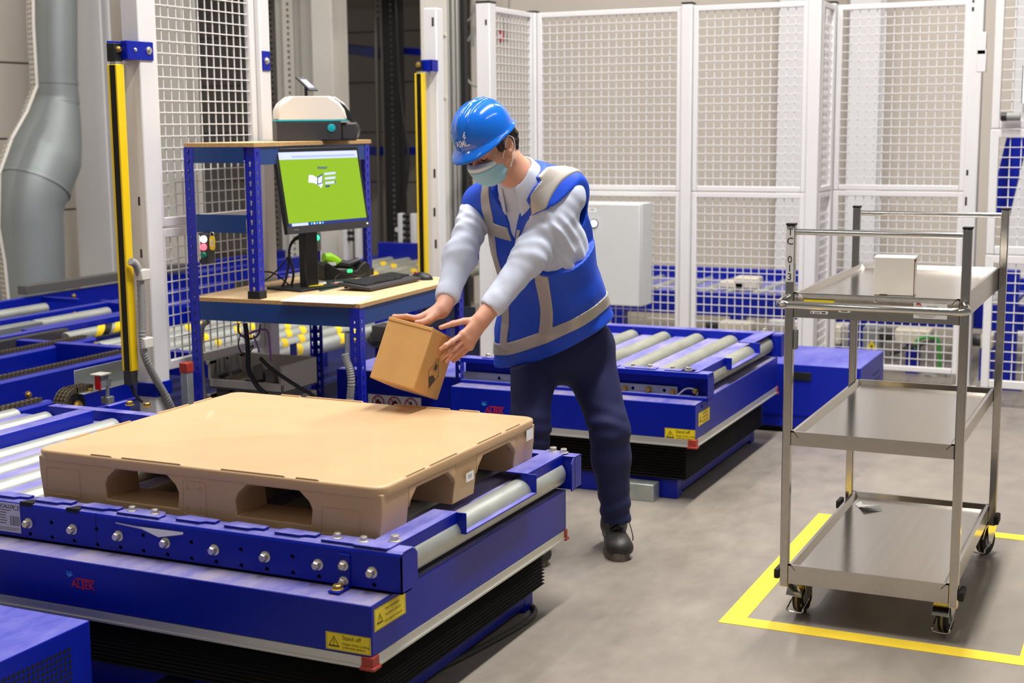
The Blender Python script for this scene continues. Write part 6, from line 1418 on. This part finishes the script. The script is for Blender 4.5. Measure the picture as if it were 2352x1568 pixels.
# hands
SL, EL = ag(1298, 452, 5.0), ag(1218, 588, 4.90)
SR, ER = ag(1098, 478, 5.12), ag(1056, 592, 4.96)
def hand(wrist, palm, fingers, thumb, tipfn, nrm, lift):
    """finger joints by pixel: tips on the carton, the rest on a plane through the tips, arched outwards by lift"""
    tips = [tipfn(*f[-1], .008) for f in fingers]; p0 = sum(tips, Vector())/len(tips)
    def on(px, py, off): q = apl(px, py, p0, nrm); return apl(px, py, q+nrm*off, nrm)
    out = []
    for f, tp in zip(fingers, tips):
        a = [on(px, py, lift*w_) for (px, py), w_ in zip(f, (1.0, .95, .5, 0))]; d = (tp-a[3]); out.append([a[0]+d*.25, a[1]+d*.6, a[2]+d*.9, tp])
    th_ = [on(px, py, lift*w_) for (px, py), w_ in zip(thumb, (.7, .6, .4, .1))]
    return dict(wrist=on(*wrist, lift*1.0), palm=on(*palm, lift*.9), fingers=out, thumb=th_)
nL = (bX*.62-CF*.78).normalized()
handL = hand((1112, 727), (1084, 757), [[(1062, 768), (1038, 784), (1024, 793), (1011, 802)], [(1069, 777), (1044, 799), (1028, 812), (1014, 823)], [(1075, 786), (1052, 808), (1038, 820), (1025, 831)], [(1080, 796), (1062, 813), (1051, 822), (1041, 830)]],
             [(1094, 736), (1066, 737), (1040, 743), (1012, 752)], onface, nL, .016)
def BL_(x, y, z): return BC+bX*x+bY*y+bZ*z
kn = [BL_(-.006+.002*k, -.046+.0215*k, BHZ+.026+.003*k) for k in range(4)]
handR = dict(wrist=BL_(.034, .03, BHZ+.092), palm=BL_(.012, .004, BHZ+.055), fingers=[[kn[k], BL_(-.045, -.054+.0235*k, BHZ+.022), BL_(-BHX-.002, -.056+.0235*k, BHZ+.010), BL_(-BHX-.0095, -.056+.0235*k, BHZ-.018)] for k in range(4)],
             thumb=[BL_(.03, -.01, BHZ+.055), BL_(.03, -.04, BHZ+.032), BL_(.022, -.062, BHZ+.015), BL_(.012, -.08, BHZ+.0085)])
def PX(p): v = p-Vector((0, 0, CAMH)); c = v.dot(CF); return (round(v.dot(CR)/c*FPX+1176), round(v.dot(CD)/c*FPX+784))
WL, WR = handL['wrist'], handR['wrist']
DBG = dict(SL=SL, EL=EL, WL=WL, SR=SR, ER=ER, WR=WR, Pp=Pp, Pn=Pn, HC=HC)
# ------------------------------------------------------------------ body: one continuous surface (head, neck, trunk, arms, hands)
def grow_hand(F, hd, wr_r=.027, elbow=None, r0=.0088):
    W = hd['wrist']; K = [f[0] for f in hd['fingers']]
    rad = ((.0098, .0090, .0082, .0070), (.0102, .0093, .0085, .0072), (.0098, .0090, .0081, .0069), (.0088, .0080, .0072, .0062))
    # palm: a fan of flattened bones from the wrist to each knuckle
    nrm = (K[0]-W).cross(K[3]-W).normalized()
    for k in range(4): F.cap(W.lerp(K[k], .12), K[k], .0195, .0128, .020, 'u', A3(nrm), 1.25)
    for k in range(3): F.cap(K[k], K[k+1], .0105, .0105, .012)
    F.cap(W.lerp(K[1], .25), W.lerp(K[2], .85), .0215, .017, .02, 'u', A3(nrm), 1.3)
    for f, rr in zip(hd['fingers'], rad):
        for a, b, ra, rb in zip(f[:-1], f[1:], rr[:-1], rr[1:]): F.cap(a, b, ra, rb, .0035)
        for q, r_ in zip(f[1:3], rr[1:3]): F.cap(q, q+nrm*.0001, r_*1.05, r_*1.05, .003)
        F.cap(f[0], f[0]+nrm*.0001, rr[0]*1.12, rr[0]*1.12, .006)
    t = hd['thumb']; F.cap(W.lerp(t[0], .35), t[0], .017, .0145, .014); F.cap(t[0], t[1], .0142, .0112, .008); F.cap(t[1], t[2], .0112, .0102, .004); F.cap(t[2], t[3], .0100, .0080, .004)
    if elbow is not None:
        d = (elbow-W); side = d.cross(nrm).normalized(); F.cap(W-d.normalized()*.012, W+d.normalized()*.03, .0225, .0235, .016, 'u', A3(side), .84); F.cap(W+d.normalized()*.02, elbow, .026, .042, .02)
def grow_head(F, mm=0.0):
    U = (hL, hF, hU)
    def ell(c, U_, r_, k=.012, op='u'): return F.ell(c, U_, [q*HS for q in r_], k*HS, op)
    def cap(a, b, ra, rb, k=.012, op='u'): return F.cap(a, b, ra*HS, rb*HS, k*HS, op)
    ell(HP(0, -.014, .036), U, (.076+mm, .098+mm, .086+mm), .02); ell(HP(0, .03, -.028), U, (.061+mm, .062+mm, .085+mm), .03)
    for s_ in (-1, 1):
        cap(HP(s_*.052, -.002, -.055), HP(s_*.016, .068, -.102), .024, .018, .03); ell(HP(s_*.045, .055, -.03), U, (.022, .024, .024), .02)
        cap(HP(s_*.012, .088, .016), HP(s_*.046, .072, .017), .010, .010, .014)
    ell(HP(0, .072, -.1), U, (.02, .018, .018), .02)
    cap(HP(0, .088, .006), HP(0, .112, -.03), .0085, .0125, .012)
    for s_ in (-1, 1): ell(HP(s_*.014, .1, -.034), U, (.009, .011, .008), .008)
    for s_ in (-1, 1): ell(HP(s_*.032, .098, -.003), U, (.017, .014, .013), .014, 's')
    for s_ in (-1, 1): ell(HP(s_*.032, .074, -.004), U, (.0145, .0145, .012), .004)
    ell(HP(0, .09, -.064), U, (.022, .012, .006), .008); ell(HP(0, .088, -.074), U, (.018, .012, .007), .006)
    for s_ in (-1, 1):
        e1 = (hU*.95-hF*.25).normalized(); e2 = (hF*.95+hU*.25).normalized(); e2 = (e2+hL*(s_*-.35)).normalized(); e3 = e1.cross(e2).normalized()
        c = HP(s_*.078, -.012, -.006); ell(c, (e1, e2, e3), (.033, .020, .0085), .006); ell(c-e1*.024+e2*.002, (e1, e2, e3), (.011, .010, .007), .006)
        ell(c+e3*(.0072*(1 if e3.dot(hL)*s_ > 0 else -1))+e1*.003, (e1, e2, e3), (.022, .0115, .0065), .003, 's')
NB = Pn+tF*.01
F = Field([min(p[i] for p in (SL, SR, EL, ER, WL, WR, HC, BC, Pp))-.2 for i in range(3)], [max(p[i] for p in (SL, SR, EL, ER, WL, WR, HC, Pp))+.2 for i in range(3)], .0029)
F.lo[2]
grow_head(F)
F.cap(HP(0, -.03, -.045), NB-tU*.01, .052, .058, .03); F.cap(HP(0, .02, -.08), NB+tF*.025, .032, .034, .03)
F.cap(SL-tU*.03, SR-tU*.03, .05, .05, .03); F.cap(NB-tU*.02-tF*.015, NB-tU*.12-tF*.02, .055, .065, .03)
F.cap(NB-tU*.14-tF*.015, Pp, .075, .09, .05, 'u', A3(tL), .72)
F.cap(SL, EL, .052, .042, .03); F.cap(SR, ER, .05, .042, .03); F.cap(EL, EL.lerp(WL, .5), .042, .036, .02); F.cap(ER, ER.lerp(WR, .5), .042, .036, .02)
grow_hand(F, handL, elbow=EL); grow_hand(F, handR, elbow=ER)
body = F.mesh('body', SKIN, person, 1); del F
# nails on the visible hand
# hair: shell hugging the skull below the hard hat, ragged at the edge
F = Field([HC[i]-.16 for i in range(3)], [HC[i]+.16 for i in range(3)], .0028)
F.ell(HP(0, -.016, .036), (hL, hF, hU), (.0835*HS, .102*HS, .092*HS), .01)
F.cap(HP(0, -.066, -.015), HP(0, -.05, -.062), .05*HS, .034*HS, .03, 'u', A3(hL), .8)
for s_ in (-1, 1): F.cap(HP(s_*.074, .03, .03), HP(s_*.0705, .022, -.018), .012, .007, .012)
def hair_cut(f, x, y, z):
    px, py, pz = x-HC[0], y-HC[1], z-HC[2]; l = (px*hL[0]+py*hL[1]+pz*hL[2])/HS; fo = (px*hF[0]+py*hF[1]+pz*hF[2])/HS; u = (px*hU[0]+py*hU[1]+pz*hU[2])/HS
    n_ = fold(x, y, z, 7)*.0035+fold(x, y, z, 3, 1.)*.003
    face = np.maximum(fo-.046-.1*np.maximum(u-.02, -.02), .03-u*1.0-.03)           # nothing over the face
    cut = np.minimum(np.maximum(fo-.034, .052-u), .2)
    keep = np.maximum(np.maximum(fo-.040, -(u+.004)), -1)
    a = np.maximum(fo-.036, .045-u)            # front region below fringe removed
    mask = np.where(fo > .036, np.maximum(f, .045-u), f)
    mask = np.where((np.abs(l) > .055) & (fo > -.02) & (fo < .04), np.maximum(mask, (-.012-u) if True else 0), mask)
    ear = np.sqrt(((fo+.012)/.024)**2+((u+.006)/.038)**2)-1
    mask = np.where(np.abs(l) > .06, np.maximum(mask, -ear*.02), mask)
    return mask+n_
F.whole(hair_cut); F.mesh('hair', HAIR, person, 0); del F
# eyebrows and closed-looking lids
mb = MB(HAIR)
for s_ in (-1, 1): mb.tube([HP(s_*.014, .0985, .019), HP(s_*.028, .0965, .024), HP(s_*.044, .083, .022), HP(s_*.052, .074, .017)], [.0025, .004, .0035, .0015], 8)
for s_ in (-1, 1): mb.tube(smoothpath([HP(s_*.018, .0845, -.007), HP(s_*.025, .088, -.010), HP(s_*.034, .0885, -.011), HP(s_*.041, .0855, -.010), HP(s_*.047, .080, -.007)], 3), .0013, 6)
mb.build('eyebrows_and_lashes', person)

# ------------------------------------------------------------------ clothing
def loft(st, x, y, z, org, grow=0.0):
    """stack of elliptical sections along the spine: st = [(s, half width, half depth, forward offset)]"""
    px, py, pz = x-org[0], y-org[1], z-org[2]
    s = px*tU[0]+py*tU[1]+pz*tU[2]; l = px*tL[0]+py*tL[1]+pz*tL[2]; f = px*tF[0]+py*tF[1]+pz*tF[2]
    S = [q[0] for q in st]; A = np.interp(s, S, [q[1] for q in st]).astype(np.float32)+grow; B = np.interp(s, S, [q[2] for q in st]).astype(np.float32)+grow; O_ = np.interp(s, S, [q[3] for q in st]).astype(np.float32)
    p = 2.4; fo = f-O_; k0 = (np.abs(l/A)**p+np.abs(fo/B)**p)**(1/p); d = (k0-1)*np.minimum(A, B)
    return d, s, l, f
def smax(a, b, k=.01): h_ = np.maximum(k-np.abs(a-b), 0)/k; return np.maximum(a, b)+h_*h_*k*.25
def smin(a, b, k=.01): h_ = np.maximum(k-np.abs(a-b), 0)/k; return np.minimum(a, b)-h_*h_*k*.25
hem = (ag(1290, 792, 5.12)-Pp).dot(tU); SN = S_
lm = .0
TS = [(hem-.08, .185, .135, 0), (.1, .172, .125, .0), (.3, .178, .13, .0), (.45, .178, .128, .0), (.56, .165, .105, .0), (.63, .13, .085, .0), (.69, .085, .07, .005), (.74, .06, .06, .01)]
def box_of(pts, m_): return [min(p[i] for p in pts)-m_ for i in range(3)], [max(p[i] for p in pts)+m_ for i in range(3)]
# shirt: trunk and two sleeves with folds, cuffs cut at the wrist
lo, hi = box_of((SL, SR, EL, ER, WL, WR, Pn, Pp+tU*.2), .16)
F = Field(lo, hi, .0045)
F.whole(lambda f, x, y, z: loft(TS, x, y, z, Pp)[0])
cuffL = WL+(EL-WL).normalized()*.032; cuffR = WR+(ER-WR).normalized()*.034
F.cap(SL, EL, .074, .058, .025); F.cap(EL, cuffL.lerp(EL, .12), .057, .043, .04); F.cap(cuffL.lerp(EL, .15), cuffL, .043, .037, .012)
F.cap(SR, ER, .062, .053, .025); F.cap(ER, cuffR.lerp(ER, .14), .053, .041, .04); F.cap(cuffR.lerp(ER, .15), cuffR, .041, .036, .012)
def shirt_cut(f, x, y, z):
    d, s, l, fo = loft(TS, x, y, z, Pp)
    for a, b, sd in ((SL, EL, 0.), (SR, ER, 2.)):
        q = A3(a); e = A3(b); ba = e-q; t = ((x-q[0])*ba[0]+(y-q[1])*ba[1]+(z-q[2])*ba[2])/float(ba@ba)
        w_ = np.clip(1.15-np.abs(t-.62)*1.75, 0, 1)
        f = f+w_*(.0021*np.sin(t*34+4*fold(x, y, z, .5, sd)+sd)+.0019*fold(x, y, z, 1.6, sd))+.0007*fold(x, y, z, 2.8, sd)
    for c, e in ((cuffL, EL), (cuffR, ER)):
        n_ = A3((c-e).normalized()); f_ = (x-c[0])*n_[0]+(y-c[1])*n_[1]+(z-c[2])*n_[2]
        r2 = np.sqrt((x-c[0])**2+(y-c[1])**2+(z-c[2])**2)
        f = np.where(r2 < .08, np.maximum(f, f_), f)
    f = smax(f, (Pp[2]+.08-z)+0*x, .01); f = smax(f, s-.735, .006)
    nk = cap_d(x, y, z, A3(Pn+tU*.0+tF*.02), A3(Pn+tU*.12+tF*.05), .05, .07); f = smax(f, -nk, .006)
    return f
F.whole(shirt_cut); shirt = F.mesh('shirt', SHIRT, person, 1); del F
# collar: stand and turned down leaf
def collar():
    cN = Pn+tF*.012-tU*.012; ax_ = (tU*.8+(HC-Pn).normalized()*.35).normalized(); fr = (tF-ax_*tF.dot(ax_)).normalized(); sd = ax_.cross(fr)
    V = []; n = 40; rows = ((.060, .030, 0), (.064, .034, 0), (.069, .030, 0), (.079, .004, 1), (.091, -.030, 2)); 
    for r_, h_, drop in rows:
        for k in range(n+1):
            a = R(22+316*k/n); fw = math.cos(a); e = max(0, fw)
            V.append(cN+fr*(r_*1.05*fw+.004*drop*e)+sd*(r_*math.sin(a))+ax_*(h_-.035*e-(.018*drop*e**2)))
    Fs = [(i*(n+1)+k, i*(n+1)+k+1, (i+1)*(n+1)+k+1, (i+1)*(n+1)+k) for i in range(len(rows)-1) for k in range(n)]
    m_ = MB(SHIRT); m_.add(V, Fs, True); o = m_.build('collar', shirt); so = o.modifiers.new('cloth', 'SOLIDIFY'); so.thickness = .003; so.offset = 0
    return o
collar()
mb = MB(M('shirt_button', 'e8e8ee', .3))
# vest
VS = [(hem-.2, .258, .205, .034), (hem+.0, .234, .184, .026), (.16, .206, .16, .012), (.3, .190, .145, .0), (.45, .192, .155, -.014), (.56, .188, .138, -.024), (.63, .152, .112, -.022), (.70, .098, .085, -.004), (.76, .07, .07, .01)]
lo, hi = box_of((SL, SR, Pn, Pp+tU*(hem-.1)), .25)
zs0 = .525
def hcut(l, f=0): return hem-.078+.50*l+.2*f
def vest_field(x, y, z, grow=0., cut=True):
    px, py, pz = x-Pp[0], y-Pp[1], z-Pp[2]; s = px*tU[0]+py*tU[1]+pz*tU[2]; hang = .14*np.clip(.25-s, 0, .6)    # the lower cloth hangs plumb
    d, s, l, f = loft(VS, x+hang*tL[0], y+hang*tL[1], z+hang*tL[2], Pp, grow)
    low = np.clip((.42-s)/.3, 0, 1)
    d = d+low*(.0055*fold(x, y, z, .55, .4)+.0035*fold(x, y, z, 1.3, 1.1)*np.clip(l/.1+.6, 0, 1))+.0016*fold(x, y, z, 1.2, 2.)
    # shoulders carried over the arm roots
    sh_ = smin(cap_d(x, y, z, A3(SL-tL*.012-tF*.025+tU*.004), A3(Pn-tU*.03), .084+grow, .07+grow), cap_d(x, y, z, A3(SR+tL*.012-tF*.02+tU*.004), A3(Pn-tU*.03), .08+grow, .07+grow), .02)
    d = smin(d, sh_, .04)
    if cut:
        d = smax(d, hcut(l, f)-s, .004); d = smax(d, s-.735, .006)
        wv = (s-zs0)*.30+np.clip(s-.62, 0, .2)*.35; vc = np.maximum(np.abs(l+.004)-wv, .015-f); d = smax(d, -vc, .004); edge = vc
        nk = cap_d(x, y, z, A3(Pn-tU*.02+tF*.01), A3(Pn+tU*.15+tF*.06), .07, .08); d = smax(d, -nk, .006); edge = np.minimum(edge, nk)
        for a, b, rr, bl in ((SL, EL, .091, tL), (SR, ER, .070, -tL)):
            q = a+(bl*.022+tF*.012-tU*.012 if bl is not tL else bl*.006+tF*.022+tU*.004); dirn = (b-a).normalized()
            ar = cap_d(x, y, z, A3(q-tU*.03+dirn*.015), A3(q+dirn*.25+bl*.06), rr, rr+.02); d = smax(d, -ar, .006); edge = np.minimum(edge, ar)
            pl_ = (x-q[0])*bl[0]+(y-q[1])*bl[1]+(z-q[2])*bl[2]-.05; d = np.where(s > .4, smax(d, pl_, .006), d)
    return d, s, l, f, edge
F = Field(lo, hi, .0045)
F.whole(lambda f, x, y, z: vest_field(x, y, z)[0]); vest = F.mesh('safety_vest', VEST, person, 1); del F
# reflective tape: hem band, braces over the shoulders, chest band
F = Field(lo, hi, .0034)
def tape(f, x, y, z):
    d, s, l, fo, edge = vest_field(x, y, z, .0045)
    band = np.abs(s-(hcut(l, fo)+.088))-.027
    brL = np.abs(l-.058-.065*s)-.024; brR = np.abs(l+.118)-.023
    br = np.maximum(np.minimum(brL, brR), (hcut(l, fo)+.09)-s)
    chest = np.maximum(np.abs(s-.55)-.023, np.maximum(np.abs(l)-.125, .02-fo))
    reg = np.minimum(np.minimum(band, br), chest)
    return np.maximum(d, np.maximum(reg, .007-edge))
F.whole(tape); F.mesh('reflective_tape', REFL, vest, 1); del F
# trousers
HLp, KL_, AL_ = ag(1350, 812, 5.27), ag(1399, 985, 5.17), ag(1415, 1196, 5.2)
HRp, KR_, AR_ = ag(1228, 822, 5.22), ag(1217, 975, 5.08), ag(1226, 1225, 5.06)
lo, hi = box_of((HLp, KL_, AL_, HRp, KR_, AR_, Pp+tU*.1), .15)
F = Field(lo, hi, .005)
F.cap(HLp, KL_, .101, .070, .05); F.cap(KL_, KL_.lerp(AL_, .3), .070, .068, .04); F.cap(KL_.lerp(AL_, .3), AL_, .067, .055, .04)
F.cap(HRp, KR_, .090, .068, .05); F.cap(KR_, AR_, .070, .055, .04)
F.cap(HLp+tU*.05, HRp+tU*.05+HR*.012, .1, .086, .05); F.cap((HLp+HRp)/2+tU*.02-tF*.01, Pp+tU*.1, .12, .12, .06)
def tr_cut(f, x, y, z):
    for a, k_, an, sd in ((HLp, KL_, AL_, 0.), (HRp, KR_, AR_, 1.)):
        t = (KL_[2]-z)/(KL_[2]-AL_[2]) if sd == 0 else (KR_[2]-z)/(KR_[2]-AR_[2]); w_ = np.clip(1-np.abs(t-.85)*4, 0, 1)+.6*np.clip(1-np.abs(t-.0)*4, 0, 1)
        near = np.sqrt((x-an[0])**2+(y-an[1])**2) < .16
        f = np.where(near | (t < .5), f+w_*.0045*np.sin(z*95+2.5*fold(x, y, z, .5, sd)), f)
    # pressed crease down each front
    f = f+.0022*fold(x, y, z, .6, .7)
    px, py, pz = x-Pp[0], y-Pp[1], z-Pp[2]; s = px*tU[0]+py*tU[1]+pz*tU[2]; l = px*tL[0]+py*tL[1]+pz*tL[2]; fo = px*tF[0]+py*tF[1]+pz*tF[2]; f = smax(f, s-hcut(l, fo)-.02, .004)
    f = np.maximum(f, .122-z+0*x); return f
F.whole(tr_cut); F.mesh('trousers', NAVYC, person, 1); del F
# safety shoes
SHOE = M('shoe_leather', '2b2927', .5, var=(60, .25), bump=(90, .12)); SOLE = M('shoe_sole', '6d6358', .75, var=(40, .25))
def shoe(an, toe, heel, name):
    toe = Vector((toe.x, toe.y, 0)); heel = Vector((heel.x, heel.y, 0)); d = (toe-heel).normalized(); sd = Z.cross(d); L_ = (toe-heel).length
    lo, hi = box_of((toe, heel, Vector((an.x, an.y, .14))), .09); F = Field(lo, hi, .0035); P = lambda t, s_, z_: heel+d*(L_*t)+sd*s_+Z*z_
    U = (d, sd, Z)
    F.cap(P(.80, .003, .042), P(.70, .003, .045), .044, .044, .03, 'u', A3(Z), 1.12); F.ell(P(.83, .004, .042), U, (.050, .051, .038), .02)
    F.cap(P(.66, 0, .05), P(.34, 0, .085), .040, .040, .03); F.cap(P(.16, 0, .05), P(.3, 0, .09), .042, .044, .03); F.cap(P(.27, 0, .09), P(.29, 0, .19), .046, .044, .02)
    def cut(f, x, y, z): return np.maximum(np.maximum(f, .022-z+0*x), z-.175+0*x)
    F.whole(cut); o = F.mesh(name, SHOE, person, 1); del F
    # sole
    pr = []; n = 36
    for k in range(n):
        a = 2*PI*k/n; t = .5+.5*math.cos(a)*1.02; w_ = (.051 if t > .5 else .043)*(abs(math.sin(a))**.75)*(1 if math.sin(a) >= 0 else -1); pr.append((L_*(.5+.5*math.cos(a)), w_*(1-.10*math.exp(-((t-.38)/.15)**2))))
    m_ = MB(SOLE); m_.plate(heel, d, sd, Z, pr, .032); m_.build('sole', o, bevel=.004)
    m_ = MB(M('shoe_lace', '6e6a66', .7))
    for k in range(5):
        t = .64-.048*k; z_ = .094+.0135*k; m_.tube(smoothpath([P(t-.02, -.027, z_-.012), P(t, 0, z_+.006), P(t-.02, .027, z_-.012)], 4), .0026, 6)
        m_.tube(smoothpath([P(t-.02, -.027, z_-.012), P(t-.02, 0, z_+.011), P(t-.07, .027, z_+.002)], 3), .0022, 6)
    m_.tube(smoothpath([P(.4, .0, .14), P(.5, .045, .12), P(.56, .062, .07), P(.5, .066, .04)], 5), .0025, 6)
    m_.build('laces', o); return o
tL_ = az(1424, 1291, 0); shoe(AL_, tL_, tL_+HF*.285-HR*.012, 'shoe')
tR_ = az(1236, 1306, 0); shoe(AR_, tR_, tR_+HF*.28-HR*.03, 'shoe')

# ------------------------------------------------------------------ hard hat
HA, HBF, HBB, HHT = .098, .118, .110, .116
def hat_pt(th, z, out=0.0):
    """point on the dome at azimuth th (0 = front, + = left) and height z above the rim"""
    A, B, Ht = HA, (HBF if math.cos(th) > 0 else HBB), HHT
    t = max(0, min(1, z/Ht)); r_ = max(0.0, 1-t**2.3)**(1/2.3); l = A*r_*math.sin(th); f = B*r_*math.cos(th)
    rid = 0
    for c, w_, h_ in ((0, .011, .0055), (.036, .008, .0035), (-.036, .008, .0035)):
        rid += h_*math.exp(-((l-c)/w_)**4)*max(0, min(1, (z-.055)/.03))*max(0, min(1, (f+.09)/.04))
    nr = Vector((l/A**2, f/B**2, .4*t/Ht)).normalized(); p = Vector((l, f, z))+nr*(rid+out)
    return hat_world(p, th)
hatO = HP(0, .004, .056); hq = Quaternion(hL, R(1)); hatL, hatF, hatU = hL, hq @ hF, hq @ hU
def hat_world(p, th=0): return hatO+hatL*p.x+hatF*p.y+hatU*p.z
NA, NZ = 72, 22; V = []; Fs = []
zl = [HHT*math.sin(PI/2*k/NZ) for k in range(NZ+1)]
for z in zl:
    for k in range(NA): V.append(hat_pt(2*PI*k/NA, z))
for i in range(NZ):
    for k in range(NA): Fs.append((i*NA+k, (i+1)*NA+k, (i+1)*NA+(k+1) % NA, i*NA+(k+1) % NA))
def rim_pt(th, q, drop):
    c = math.cos(th); vis = max(0, c-.12)/.88; ext = .008+.031*vis**1.15; A, B = HA, (HBF if c > 0 else HBB)
    p = Vector(((A+ext*q*.6*1.0)*math.sin(th), (B+ext*q)*c, -.004*q-drop-.016*vis*max(q, 0)**1.5)); return hat_world(p)
b0 = len(V)
for q, dr in ((.12, .001), (.4, .0025), (.8, .004), (1.0, .006), (1.0, .0095), (.5, .008), (.0, .007), (-.4, .006)):
    for k in range(NA): V.append(rim_pt(2*PI*k/NA, q, dr))
for k in range(NA): Fs.append((k, (k+1) % NA, b0+(k+1) % NA, b0+k))
for i in range(7):
    for k in range(NA): Fs.append((b0+i*NA+k, b0+i*NA+(k+1) % NA, b0+(i+1)*NA+(k+1) % NA, b0+(i+1)*NA+k))
mb = MB(HATB); mb.add(V, Fs, True); hat = mb.build('hard_hat', person, angle=50)
# lettering and swoosh on the front of the hat
c = bpy.data.curves.new('lettering', 'FONT'); c.body = 'ASML'; c.size = .030; c.align_x = 'CENTER'; c.align_y = 'CENTER'; c.offset = .0006; c.resolution_u = 3
ob = bpy.data.objects.new('lettering', c); me = bpy.data.meshes.new_from_object(ob); bm_ = bmesh.new(); bm_.from_mesh(me); bmesh.ops.triangulate(bm_, faces=bm_.faces[:]); bmesh.ops.subdivide_edges(bm_, edges=[e for e in bm_.edges if e.calc_length() > .004], cuts=3, use_grid_fill=True)
LG = M('hat_print_white', 'eef0f6', .4)
def wrap(x, y): return hat_pt(R(4)+x/.125, .026+y, .0016)
V = [wrap(v.co.x*.9, v.co.y) for v in bm_.verts]; bm_.verts.index_update(); Fs = [[v.index for v in f.verts] for f in bm_.faces]
bm_.free(); bpy.data.objects.remove(ob); bpy.data.curves.remove(c); bpy.data.meshes.remove(me)
mb = MB(LG); mb.add(V, Fs, True)
for sw in (((.024, .014), (.034, .019), (.030, .0225), (.020, .018)), ((.020, .0195), (.033, .026), (.028, .029), (.017, .023)), ((.025, .025), (.036, .036), (.030, .036), (.021, .028)), ((.034, -.010), (.042, -.006), (.036, -.0035), (.030, -.007))):
    mb.add([wrap(a, b) for a, b in sw], [(0, 1, 2, 3)])
tag(mb.build('hat_print', hat), 'white lettering on the front of the hat')
# ------------------------------------------------------------------ face mask with ear loops
MASKB = M('mask_light_blue', '9fd0e2', .8, bump=(180, .05)); MASKW = M('mask_white_top', 'dfe6ea', .8)
prof = [(.113, -.014), (.126, -.026), (.131, -.038), (.127, -.052), (.122, -.07), (.116, -.088), (.106, -.104), (.090, -.117), (.07, -.124)]
side = [(.050, -.026), (.038, -.032), (.030, -.040), (.026, -.048), (.024, -.06), (.022, -.073), (.022, -.084), (.026, -.095), (.034, -.105)]
V = []; nu = 24; nv = len(prof); mats_ = []
for i, ((fc_, uc), (fs_, us)) in enumerate(zip(prof, side)):
    wx = .0665-.0006*i-(.010 if i > 6 else 0)-(.004 if i == 0 else 0)
    for k in range(nu+1):
        t = -1+2*k/nu; a = abs(t); l = wx*math.sin(t*PI/2)*1.0; w_ = math.cos(t*PI/2)**.62; bl = .0022*math.sin(i*PI)*0 + (.0018 if i % 2 else -.0008)*w_
        V.append(HP(l, fs_+(fc_-fs_)*w_+bl, us+(uc-us)*w_**1.1))
mb = MB(MASKB)
mb.mat(MASKW); mb.add(V[:3*(nu+1)], [(i*(nu+1)+k, i*(nu+1)+k+1, (i+1)*(nu+1)+k+1, (i+1)*(nu+1)+k) for i in range(2) for k in range(nu)], True)
mb.mat(MASKB); mb.add(V[2*(nu+1):], [(i*(nu+1)+k, i*(nu+1)+k+1, (i+1)*(nu+1)+k+1, (i+1)*(nu+1)+k) for i in range(nv-3) for k in range(nu)], True)
mk = mb.build('face_mask', person); so = mk.modifiers.new('cloth', 'SOLIDIFY'); so.thickness = .0015; so.offset = 1
mb = MB(M('ear_loop_white', 'f2f4f6', .6))
for s_ in (-1, 1):
    MB(M('ear_loop_white', 'f2f4f6', .6)).tube(smoothpath([HP(s_*.067, .032, -.036), HP(s_*.078, .014, -.010), HP(s_*.0885, -.002, .018), HP(s_*.090, -.018, .028), HP(s_*.088, -.036, .010), HP(s_*.084, -.036, -.016), HP(s_*.080, -.018, -.045), HP(s_*.069, .014, -.082)], 6), .0017, 6).build('ear_loop', mk)
